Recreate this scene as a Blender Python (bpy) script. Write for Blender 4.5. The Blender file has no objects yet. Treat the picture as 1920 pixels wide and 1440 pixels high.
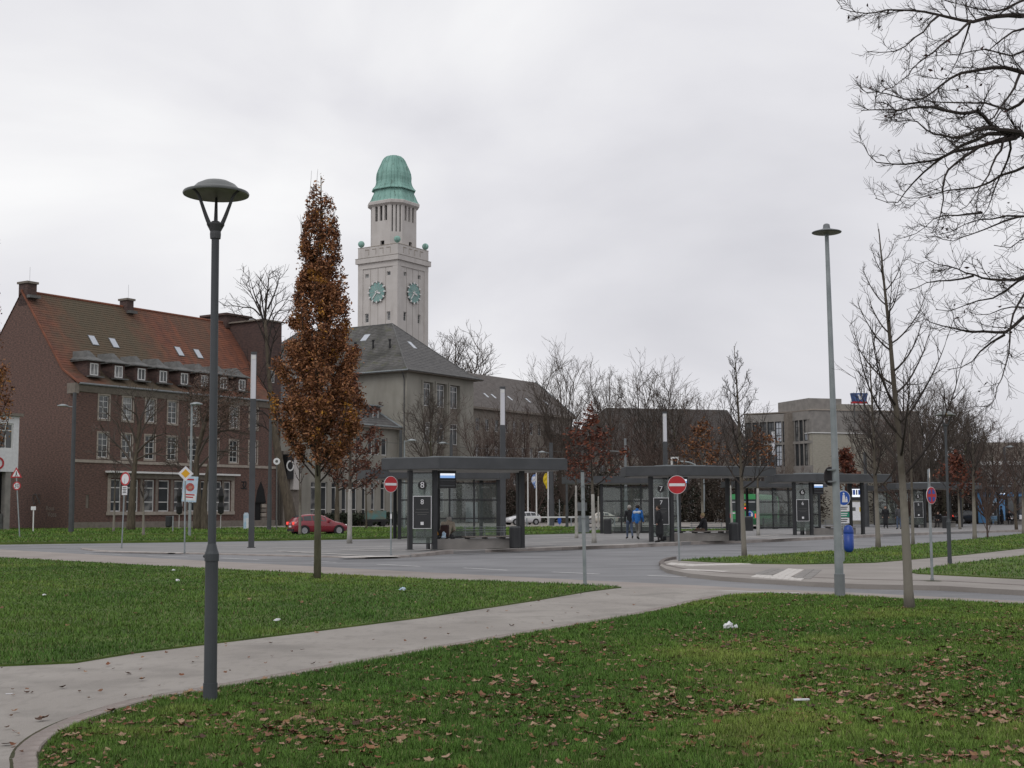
import bpy, bmesh, math, random
import numpy as np
from mathutils import Vector, Matrix, noise as mnoise
R = math.radians
scene = bpy.context.scene
col = scene.collection

# ------------------------------------------------------------------ camera
CAMH, FPX = 1.65, 2500.0            # eye height in metres, focal length in photo pixels
PITCH, ROLL = math.atan(238.0 / FPX), R(-0.25)
cam_d = bpy.data.cameras.new('camera')
cam_d.sensor_width = 36.0
cam_d.lens = FPX / 1920.0 * 36.0
cam_d.clip_start, cam_d.clip_end = 0.1, 4000.0
cam = bpy.data.objects.new('camera', cam_d)
col.objects.link(cam)
CM = Matrix.Rotation(math.pi / 2 + PITCH, 3, 'X') @ Matrix.Rotation(ROLL, 3, 'Z')
cam.matrix_world = Matrix.Translation((0, 0, CAMH)) @ CM.to_4x4()
scene.camera = cam

# ------------------------------------------------------------------ overcast sky, soft sun, exposure
SUN_EL, SUN_AZ = R(48), R(205)       # compass-like angle, measured from +Y clockwise
world = bpy.data.worlds.new('World')
scene.world = world
world.use_nodes = True
wn, wl = world.node_tree.nodes, world.node_tree.links
wn.clear()
w_out = wn.new('ShaderNodeOutputWorld')
w_bg = wn.new('ShaderNodeBackground')
w_sky = wn.new('ShaderNodeTexSky')
w_sky.sky_type = 'NISHITA'; w_sky.sun_disc = False
w_sky.sun_elevation = SUN_EL; w_sky.sun_rotation = SUN_AZ
w_sky.dust_density = 3.0
w_tc = wn.new('ShaderNodeTexCoord')
w_map = wn.new('ShaderNodeMapping'); w_map.inputs['Scale'].default_value = (1.0, 1.0, 2.2)
w_map.inputs['Location'].default_value = (0.35, 0.1, 0.25)
w_n1 = wn.new('ShaderNodeTexNoise'); w_n1.inputs['Scale'].default_value = 2.3
w_n1.inputs['Detail'].default_value = 8; w_n1.inputs['Roughness'].default_value = 0.46
w_n1.inputs['Distortion'].default_value = 0.35
w_rmp = wn.new('ShaderNodeValToRGB')
e = w_rmp.color_ramp.elements
e[0].position, e[0].color = 0.30, (0.63, 0.63, 0.675, 1)
e[1].position, e[1].color = 0.68, (0.985, 0.985, 0.99, 1)
e2 = e.new(0.48); e2.color = (0.785, 0.782, 0.82, 1)
w_mul = wn.new('ShaderNodeMix'); w_mul.data_type = 'RGBA'; w_mul.blend_type = 'MIX'
w_mul.inputs[0].default_value = 0.985
w_sc = wn.new('ShaderNodeVectorMath'); w_sc.operation = 'SCALE'; w_sc.inputs['Scale'].default_value = 0.1
wl.new(w_tc.outputs['Generated'], w_map.inputs['Vector'])
wl.new(w_map.outputs['Vector'], w_n1.inputs['Vector'])
wl.new(w_n1.outputs['Fac'], w_rmp.inputs['Fac'])
wl.new(w_sky.outputs['Color'], w_sc.inputs[0])
wl.new(w_sc.outputs['Vector'], w_mul.inputs[6])
wl.new(w_rmp.outputs['Color'], w_mul.inputs[7])
wl.new(w_mul.outputs[2], w_bg.inputs['Color'])
w_bg.inputs['Strength'].default_value = 1.0
wl.new(w_bg.outputs['Background'], w_out.inputs['Surface'])

sun_d = bpy.data.lights.new('sun', 'SUN')
sun_d.energy, sun_d.angle, sun_d.color = 0.95, R(35), (1.0, 0.98, 0.95)
sun = bpy.data.objects.new('sun', sun_d)
col.objects.link(sun)
sdir = Vector((math.sin(SUN_AZ) * math.cos(SUN_EL), math.cos(SUN_AZ) * math.cos(SUN_EL), math.sin(SUN_EL)))
sun.rotation_euler = sdir.to_track_quat('Z', 'Y').to_euler()
sun.location = (0, 0, 60)
vs = scene.view_settings
vs.view_transform, vs.look, vs.exposure, vs.gamma = 'Standard', 'None', 0.0, 1.0
scene.cycles.max_bounces = 6
scene.cycles.transparent_max_bounces = 24
scene.cycles.use_denoising = True

# ------------------------------------------------------------------ places: photo pixel -> point in the world
def ray(px, py):
    return CM @ Vector(((px - 960) / FPX, -(py - 720) / FPX, -1.0))
def G(px, py, z=0.0):                # where a line of sight meets the level z
    d = ray(px, py); t = (z - CAMH) / d.z
    return Vector((d.x * t, d.y * t, z))
def P(px, py, Y):                    # the point at distance Y
    d = ray(px, py); t = Y / d.y
    return Vector((d.x * t, Y, CAMH + d.z * t))
def B(px, Y, z=0.0, row=965):        # a base point at distance Y under photo column px
    p = P(px, row, Y); return Vector((p.x, Y, z))

# ------------------------------------------------------------------ materials
MATS = {}
def mat(name, c1, c2=None, scale=4.0, rough=0.8, bump=0.0, bscale=None, metal=0.0, attr=False, stretch=None,
        detail=5, spec=0.4, emit=None, contrast=(0.35, 0.65), coat=0.0, trans=0.0):
    m = bpy.data.materials.new(name); m.use_nodes = True
    n, l = m.node_tree.nodes, m.node_tree.links
    b = n['Principled BSDF']
    b.inputs['Roughness'].default_value = rough
    b.inputs['Metallic'].default_value = metal
    b.inputs['Specular IOR Level'].default_value = spec
    b.inputs['Coat Weight'].default_value = coat
    tc = n.new('ShaderNodeTexCoord'); src = tc.outputs['Object']
    if stretch:
        mp = n.new('ShaderNodeMapping'); mp.inputs['Scale'].default_value = stretch
        l.new(src, mp.inputs['Vector']); src = mp.outputs['Vector']
    colsock = None
    if c2 is not None:
        nz = n.new('ShaderNodeTexNoise'); nz.inputs['Scale'].default_value = scale; nz.inputs['Detail'].default_value = detail
        l.new(src, nz.inputs['Vector'])
        rp = n.new('ShaderNodeValToRGB')
        rp.color_ramp.elements[0].position, rp.color_ramp.elements[0].color = contrast[0], (*c1, 1)
        rp.color_ramp.elements[1].position, rp.color_ramp.elements[1].color = contrast[1], (*c2, 1)
        l.new(nz.outputs['Fac'], rp.inputs['Fac']); colsock = rp.outputs['Color']
    else:
        b.inputs['Base Color'].default_value = (*c1, 1)
    if attr:
        at = n.new('ShaderNodeAttribute'); at.attribute_name = 'Col'
        if colsock is not None:
            mx = n.new('ShaderNodeMix'); mx.data_type = 'RGBA'; mx.blend_type = 'MULTIPLY'; mx.inputs[0].default_value = 1.0
            l.new(at.outputs['Color'], mx.inputs[6]); l.new(colsock, mx.inputs[7]); colsock = mx.outputs[2]
        else:
            colsock = at.outputs['Color']
    if colsock is not None:
        l.new(colsock, b.inputs['Base Color'])
    if bump:
        bn = n.new('ShaderNodeTexNoise'); bn.inputs['Scale'].default_value = bscale or scale * 6; bn.inputs['Detail'].default_value = 6
        l.new(src, bn.inputs['Vector'])
        bp = n.new('ShaderNodeBump'); bp.inputs['Strength'].default_value = bump; bp.inputs['Distance'].default_value = 0.03
        l.new(bn.outputs['Fac'], bp.inputs['Height']); l.new(bp.outputs['Normal'], b.inputs['Normal'])
    if emit:
        b.inputs['Emission Color'].default_value = (*emit[0], 1); b.inputs['Emission Strength'].default_value = emit[1]
    MATS[name] = m
    return m

def overlay_noise(m, c, scale, lo, hi, stretch=None, fac=1.0):
    """a second noise layer (moss, stains, wear) over a material's colour"""
    n, l = m.node_tree.nodes, m.node_tree.links
    b = n['Principled BSDF']
    tc = n.new('ShaderNodeTexCoord'); mp = n.new('ShaderNodeMapping')
    mp.inputs['Scale'].default_value = stretch or (1, 1, 1); mp.inputs['Location'].default_value = (3.1, 7.7, 1.3)
    nz = n.new('ShaderNodeTexNoise'); nz.inputs['Scale'].default_value = scale; nz.inputs['Detail'].default_value = 7
    rp = n.new('ShaderNodeValToRGB'); rp.color_ramp.elements[0].position = lo; rp.color_ramp.elements[1].position = hi
    rp.color_ramp.elements[1].color = (fac, fac, fac, 1)
    mx = n.new('ShaderNodeMix'); mx.data_type = 'RGBA'; mx.inputs[7].default_value = (*c, 1)
    l.new(tc.outputs['Object'], mp.inputs['Vector']); l.new(mp.outputs['Vector'], nz.inputs['Vector'])
    l.new(nz.outputs['Fac'], rp.inputs['Fac']); l.new(rp.outputs['Color'], mx.inputs[0])
    s = b.inputs['Base Color']
    if s.is_linked: l.new(s.links[0].from_socket, mx.inputs[6])
    else: mx.inputs[6].default_value = s.default_value
    l.new(mx.outputs[2], s)
    return m

def glass_mat(name, tint, refl=1.0):
    m = bpy.data.materials.new(name); m.use_nodes = True
    n, l = m.node_tree.nodes, m.node_tree.links
    n.clear()
    o = n.new('ShaderNodeOutputMaterial'); t = n.new('ShaderNodeBsdfTransparent'); g = n.new('ShaderNodeBsdfGlossy')
    t.inputs['Color'].default_value = (*tint, 1); g.inputs['Roughness'].default_value = 0.03
    fr = n.new('ShaderNodeFresnel'); fr.inputs['IOR'].default_value = 1.5
    mt = n.new('ShaderNodeMath'); mt.operation = 'MULTIPLY'; mt.inputs[1].default_value = refl
    mx = n.new('ShaderNodeMixShader')
    df = n.new('ShaderNodeBsdfDiffuse'); df.inputs['Color'].default_value = (0.34, 0.37, 0.355, 1); dm_ = n.new('ShaderNodeMixShader'); dm_.inputs[0].default_value = 0.13
    l.new(t.outputs[0], dm_.inputs[1]); l.new(df.outputs[0], dm_.inputs[2])   # pale grey-green veil: the light reflected by the panes, put into their colour
    l.new(fr.outputs[0], mt.inputs[0]); l.new(mt.outputs[0], mx.inputs[0])
    l.new(dm_.outputs[0], mx.inputs[1]); l.new(g.outputs[0], mx.inputs[2]); l.new(mx.outputs[0], o.inputs['Surface'])
    MATS[name] = m
    return m

mat('asphalt', (0.17, 0.17, 0.176), (0.215, 0.215, 0.222), 0.5, 0.85, 0.25, 60)
overlay_noise(MATS['asphalt'], (0.125, 0.125, 0.131), 0.22, 0.48, 0.66, (1, 3, 1), 0.85)
overlay_noise(MATS['asphalt'], (0.24, 0.24, 0.245), 0.6, 0.58, 0.66, (0.35, 1.6, 1), 0.6)
mat('gutter', (0.245, 0.215, 0.196), (0.295, 0.262, 0.24), 0.7, 0.9, 0.2, 40)
mat('path', (0.262, 0.240, 0.218), (0.315, 0.291, 0.266), 0.45, 0.9, 0.35, 90)
overlay_noise(MATS['path'], (0.195, 0.18, 0.163), 1.3, 0.50, 0.72, (1, 1, 1), 0.85)
overlay_noise(MATS['path'], (0.215, 0.197, 0.178), 9, 0.54, 0.70, (1, 0.4, 1), 0.6)
overlay_noise(MATS['path'], (0.40, 0.38, 0.36), 60, 0.62, 0.7, (1, 1, 1), 0.5)
mat('paving', (0.19, 0.185, 0.184), (0.23, 0.224, 0.222), 0.4, 0.9, 0.15, 30)
mat('paving_warm', (0.232, 0.21, 0.192), (0.28, 0.257, 0.236), 0.6, 0.9, 0.2, 30)
mat('kerb_granite', (0.115, 0.098, 0.09), (0.175, 0.15, 0.138), 2.0, 0.85, 0.3, 40)
mat('kerb_light', (0.25, 0.22, 0.205), (0.32, 0.29, 0.27), 2.0, 0.85, 0.3, 40)
mat('sett', (0.20, 0.17, 0.155), (0.29, 0.25, 0.23), 3.0, 0.9, 0.5, 40)
mat('white_paint', (0.55, 0.545, 0.54), (0.36, 0.36, 0.36), 3.0, 0.7, 0, contrast=(0.45, 0.75))
mat('white_slab', (0.47, 0.44, 0.41), (0.54, 0.515, 0.49), 2.0, 0.85, 0.1, 20)
mat('soil', (0.035, 0.042, 0.014), (0.062, 0.052, 0.028), 3.0, 1.0, 0.6, 30)
mat('lawn', (0.050, 0.090, 0.015), (0.105, 0.150, 0.030), 0.9, 1.0, 0.8, 40, detail=10)
overlay_noise(MATS['lawn'], (0.085, 0.105, 0.03), 0.35, 0.5, 0.7, (1, 1, 1), 0.6)
mat('grass_blade', (1, 1, 1), None, attr=True, rough=0.7, spec=0.25)
mat('leaf', (1, 1, 1), None, attr=True, rough=0.75, spec=0.25)
mat('ground_far', (0.10, 0.095, 0.085), (0.16, 0.15, 0.14), 0.05, 1.0)
mat('brick', (0.158, 0.090, 0.073), (0.064, 0.043, 0.038), 3.4, 0.9, 0.35, 24, stretch=(1, 1, 3.2), detail=12, contrast=(0.36, 0.64))
overlay_noise(MATS['brick'], (0.165, 0.112, 0.094), 9, 0.5, 0.68, (1, 1, 3.5), 0.6)
mat('brick_dark', (0.098, 0.060, 0.052), (0.050, 0.035, 0.034), 2.2, 0.9, 0.35, 24, stretch=(1, 1, 3.2), detail=9)
overlay_noise(MATS['brick_dark'], (0.105, 0.062, 0.052), 6, 0.52, 0.7, (1, 1, 4), 0.6)
mat('stone_trim', (0.27, 0.235, 0.20), (0.34, 0.30, 0.26), 3.0, 0.9)
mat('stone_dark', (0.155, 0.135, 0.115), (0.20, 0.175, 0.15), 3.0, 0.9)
mat('tile_red', (0.215, 0.075, 0.040), (0.125, 0.050, 0.032), 1.1, 0.85, 0.3, 14, detail=9, contrast=(0.3, 0.7))
mat('slate_dark', (0.052, 0.047, 0.045), (0.072, 0.065, 0.061), 1.6, 0.8, 0.3, 16, detail=9)
mat('slate', (0.088, 0.086, 0.086), (0.125, 0.121, 0.118), 1.6, 0.75, 0.35, 16, detail=9)
overlay_noise(MATS['slate'], (0.055, 0.054, 0.055), 5, 0.5, 0.7, (1, 1, 2), 0.6)
mat('slate_brown', (0.098, 0.086, 0.080), (0.13, 0.116, 0.108), 1.6, 0.8, 0.3, 16, detail=9)
mat('slate_moss', (0.078, 0.075, 0.072), (0.12, 0.116, 0.11), 1.6, 0.8, 0.35, 16, detail=9)
overlay_noise(MATS['slate_moss'], (0.038, 0.038, 0.032), 0.32, 0.46, 0.62, (1, 1, 1.3), 0.75)
overlay_noise(MATS['slate_moss'], (0.10, 0.105, 0.05), 1.1, 0.56, 0.72, (1, 1, 1), 0.6)
mat('lead', (0.085, 0.085, 0.083), (0.13, 0.13, 0.126), 2.0, 0.6, 0.1, 10, metal=0.2)
mat('render_grey', (0.255, 0.243, 0.212), (0.295, 0.283, 0.25), 0.5, 0.95, 0.15, 20, detail=8)
overlay_noise(MATS['render_grey'], (0.195, 0.184, 0.16), 0.6, 0.5, 0.72, (1, 1, 0.25), 0.7)
mat('render_brown', (0.19, 0.17, 0.145), (0.225, 0.20, 0.175), 0.5, 0.95)
mat('tower_stone', (0.46, 0.432, 0.412), (0.51, 0.482, 0.462), 0.5, 0.9, 0.12, 14, detail=8)
overlay_noise(MATS['tower_stone'], (0.39, 0.362, 0.342), 0.9, 0.52, 0.75, (1, 1, 0.22), 0.7)
mat('copper', (0.17, 0.315, 0.275), (0.245, 0.42, 0.37), 0.7, 0.75, 0.15, 8, stretch=(1, 1, 0.25), detail=9)
overlay_noise(MATS['copper'], (0.09, 0.15, 0.125), 2.4, 0.55, 0.70, (1, 1, 0.16), 0.8)
mat('dial', (0.17, 0.30, 0.285), (0.21, 0.35, 0.33), 1.0, 0.6)
mat('white_metal', (0.62, 0.62, 0.61), None, rough=0.5)
mat('white_frame', (0.63, 0.63, 0.62), (0.55, 0.55, 0.54), 3.0, 0.5)
mat('pane', (0.030, 0.034, 0.036), (0.055, 0.06, 0.065), 0.45, 0.08, spec=0.6, detail=2)
mat('pane_sky', (0.42, 0.45, 0.50), None, rough=0.12, spec=0.8)
mat('dark_void', (0.012, 0.012, 0.013), None, rough=0.9)
mat('anthracite', (0.050, 0.053, 0.057), (0.063, 0.066, 0.071), 2.0, 0.6, 0.05, 20)
mat('anthracite_dark', (0.019, 0.020, 0.022), (0.026, 0.027, 0.030), 2.0, 0.55)
mat('soffit', (0.40, 0.385, 0.365), (0.45, 0.435, 0.415), 1.0, 0.8)
mat('concrete', (0.185, 0.175, 0.165), (0.25, 0.235, 0.22), 1.4, 0.9, 0.2, 20, detail=8)
mat('lamp_grey', (0.046, 0.052, 0.058), (0.064, 0.070, 0.077), 1.2, 0.55, 0.06, 30, metal=0.1)
overlay_noise(MATS['lamp_grey'], (0.034, 0.037, 0.040), 2.5, 0.55, 0.7, (1, 1, 0.3), 0.7)
mat('lamp_inside', (0.17, 0.17, 0.15), (0.12, 0.12, 0.10), 6.0, 0.5)
mat('galvanised', (0.21, 0.235, 0.245), (0.29, 0.315, 0.325), 3.0, 0.5, 0.05, 20, metal=0.35)
mat('galvanised_dull', (0.16, 0.172, 0.18), (0.205, 0.217, 0.225), 3.0, 0.6, 0.05, 20, metal=0.2)
mat('milky', (0.56, 0.56, 0.60), None, rough=0.25, spec=0.5)
mat('sign_red', (0.42, 0.018, 0.025), (0.36, 0.016, 0.022), 5, 0.45)
mat('sign_white', (0.66, 0.66, 0.68), (0.58, 0.58, 0.60), 4, 0.45)
mat('sign_yellow', (0.62, 0.33, 0.018), None, rough=0.45)
mat('sign_blue', (0.012, 0.07, 0.33), None, rough=0.45)
mat('sign_green', (0.02, 0.20, 0.13), None, rough=0.45)
mat('sign_blue_dull', (0.05, 0.095, 0.24), None, rough=0.5)
mat('sign_back', (0.035, 0.030, 0.032), None, rough=0.7)
mat('sign_black', (0.012, 0.012, 0.013), None, rough=0.5)
mat('poster_blue', (0.30, 0.46, 0.60), (0.55, 0.60, 0.68), 2.5, 0.6)
mat('poster_red', (0.50, 0.13, 0.09), (0.25, 0.04, 0.06), 9, 0.6)
mat('bin_blue', (0.010, 0.045, 0.24), None, rough=0.4)
mat('bark', (0.060, 0.048, 0.036), (0.105, 0.085, 0.062), 6.0, 0.95, 0.6, 30, stretch=(1, 1, 0.3))
mat('bark_green', (0.062, 0.060, 0.036), (0.118, 0.108, 0.075), 5.0, 0.95, 0.6, 30, stretch=(1, 1, 0.3))
mat('bark_pale', (0.165, 0.148, 0.122), (0.27, 0.245, 0.21), 4.0, 0.95, 0.4, 30, stretch=(1, 1, 0.3))
overlay_noise(MATS['bark_pale'], (0.085, 0.082, 0.055), 5, 0.5, 0.68, (1, 1, 0.4), 0.7)
mat('lamp_dome_lit', (0.095, 0.102, 0.10), (0.13, 0.137, 0.132), 3.0, 0.4, 0.04, 20)  # lighter lamp grey: the light on the dome top is painted into its colour
mat('pane_curtain', (0.22, 0.22, 0.215), (0.07, 0.073, 0.078), 0.9, 0.12, spec=0.6, detail=2, contrast=(0.42, 0.58))
mat('bark_young', (0.06, 0.05, 0.04), (0.10, 0.085, 0.066), 6.0, 0.95, 0.5, 30, stretch=(1, 1, 0.3))
mat('whitewash', (0.36, 0.35, 0.325), (0.29, 0.28, 0.255), 5.0, 0.95, 0.3, 30)
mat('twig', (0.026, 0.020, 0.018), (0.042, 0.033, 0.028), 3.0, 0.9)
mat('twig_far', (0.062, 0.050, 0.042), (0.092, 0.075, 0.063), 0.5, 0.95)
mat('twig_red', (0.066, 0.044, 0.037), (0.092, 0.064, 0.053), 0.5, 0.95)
mat('glass_shelter_veil', (0.2, 0.2, 0.2))
glass_mat('glass_shelter', (0.80, 0.85, 0.84), 1.25)
mat('tyre', (0.014, 0.014, 0.015), None, rough=0.85)
mat('rim', (0.30, 0.30, 0.31), None, rough=0.35, metal=0.6)
mat('car_red', (0.20, 0.010, 0.020), None, rough=0.25, coat=0.6, spec=0.5)
mat('car_white', (0.55, 0.55, 0.57), None, rough=0.25, coat=0.6)
mat('car_cream', (0.52, 0.48, 0.42), None, rough=0.25, coat=0.6)
mat('car_dark', (0.03, 0.033, 0.04), None, rough=0.25, coat=0.6)
mat('tail_red', (0.5, 0.02, 0.02), None, rough=0.3, emit=((1.0, 0.08, 0.06), 0.9))
mat('headlight', (0.7, 0.7, 0.7), None, rough=0.2, emit=((1, 0.97, 0.9), 0.4))
mat('bus_green', (0.055, 0.30, 0.105), None, rough=0.35, coat=0.4)
mat('bus_dark_green', (0.022, 0.105, 0.045), None, rough=0.35, coat=0.4)
mat('bus_blue', (0.075, 0.19, 0.36), None, rough=0.4)
mat('screen', (0.02, 0.03, 0.06), None, rough=0.2, emit=((0.30, 0.52, 0.95), 0.75))
mat('screen_white', (0.4, 0.4, 0.4), None, rough=0.2, emit=((0.85, 0.90, 1.0), 0.85))
mat('screen_dark', (0.010, 0.010, 0.014), None, rough=0.15)
mat('light_red', (0.4, 0, 0), None, emit=((1.0, 0.06, 0.04), 2.0))
mat('light_green', (0, 0.3, 0.2), None, emit=((0.08, 1.0, 0.55), 1.6))
mat('plastic_white', (0.72, 0.72, 0.74), (0.6, 0.6, 0.62), 20, 0.5)
mat('wood_bench', (0.16, 0.14, 0.125), (0.22, 0.195, 0.175), 5, 0.8)
mat('flag_blue', (0.12, 0.22, 0.50), (0.55, 0.56, 0.6), 3.0, 0.8, contrast=(0.45, 0.55))
mat('flag_yellow', (0.55, 0.40, 0.02), None, rough=0.8)
for nm, c in dict(skin=(0.40, 0.25, 0.19), hair_grey=(0.34, 0.32, 0.30), hair_dark=(0.03, 0.022, 0.018), hair_blond=(0.30, 0.23, 0.13),
                  jacket_blue=(0.025, 0.16, 0.50), jacket_black=(0.016, 0.016, 0.019), jacket_beige=(0.33, 0.28, 0.22), jacket_white=(0.55, 0.6, 0.66),
                  jeans=(0.075, 0.10, 0.155), trousers_grey=(0.18, 0.175, 0.165), trousers_dark=(0.025, 0.023, 0.025), trousers_brown=(0.085, 0.055, 0.04),
                  shoe=(0.018, 0.016, 0.015), jacket_grey=(0.07, 0.07, 0.075), bag_orange=(0.55, 0.25, 0.01), bag_brown=(0.045, 0.022, 0.02)).items():
    mat(nm, c, tuple(x * 0.72 for x in c), 14, 0.9)

def moss_band(m, c, x0, x1, x2, x3, fac):
    """moss that has settled on one stretch (object x from x0 to x3) of a surface, broken up by noise"""
    n, l = m.node_tree.nodes, m.node_tree.links; b = n['Principled BSDF']
    tc = n.new('ShaderNodeTexCoord'); sp = n.new('ShaderNodeSeparateXYZ'); nz = n.new('ShaderNodeTexNoise'); nz.inputs['Scale'].default_value = .5; nz.inputs['Detail'].default_value = 8
    ma = n.new('ShaderNodeMath'); ma.operation = 'MULTIPLY_ADD'; ma.inputs[1].default_value = 7.0
    cv = n.new('ShaderNodeValToRGB'); cr_ = cv.color_ramp
    for k, (x, v) in enumerate(((x0, 0), (x1, fac), (x2, fac), (x3, 0))):
        e_ = cr_.elements[k] if k < 2 else cr_.elements.new(.5); e_.position = x / 40.0; e_.color = (v, v, v, 1)
    dv = n.new('ShaderNodeMath'); dv.operation = 'DIVIDE'; dv.inputs[1].default_value = 40.0
    mx = n.new('ShaderNodeMix'); mx.data_type = 'RGBA'; mx.inputs[7].default_value = (*c, 1)
    l.new(tc.outputs['Object'], sp.inputs[0]); l.new(tc.outputs['Object'], nz.inputs['Vector']); l.new(nz.outputs['Fac'], ma.inputs[0]); l.new(sp.outputs['X'], ma.inputs[2])
    l.new(ma.outputs[0], dv.inputs[0]); l.new(dv.outputs[0], cv.inputs['Fac']); l.new(cv.outputs['Color'], mx.inputs[0])
    l.new(b.inputs['Base Color'].links[0].from_socket, mx.inputs[6]); l.new(mx.outputs[2], b.inputs['Base Color'])
def height_blend(m, c, z0, z1):
    """colour c below z0 (object space), the material's own colour above z1, the border broken up by noise"""
    n, l = m.node_tree.nodes, m.node_tree.links; b = n['Principled BSDF']
    tc = n.new('ShaderNodeTexCoord'); sp = n.new('ShaderNodeSeparateXYZ'); nz = n.new('ShaderNodeTexNoise'); nz.inputs['Scale'].default_value = 7
    ad = n.new('ShaderNodeMath'); ad.operation = 'MULTIPLY_ADD'; ad.inputs[1].default_value = 1.2
    mr = n.new('ShaderNodeMapRange'); mr.inputs[1].default_value = z0 + .6; mr.inputs[2].default_value = z1 + .6
    mx = n.new('ShaderNodeMix'); mx.data_type = 'RGBA'; mx.inputs[6].default_value = (*c, 1)
    l.new(tc.outputs['Object'], sp.inputs[0]); l.new(tc.outputs['Object'], nz.inputs['Vector']); l.new(nz.outputs['Fac'], ad.inputs[0]); l.new(sp.outputs['Z'], ad.inputs[2])
    l.new(ad.outputs[0], mr.inputs[0]); l.new(mr.outputs[0], mx.inputs[0]); l.new(b.inputs['Base Color'].links[0].from_socket, mx.inputs[7]); l.new(mx.outputs[2], b.inputs['Base Color'])
height_blend(MATS['bark_young'], (0.20, 0.182, 0.155), 1.5, 2.5)

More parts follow.
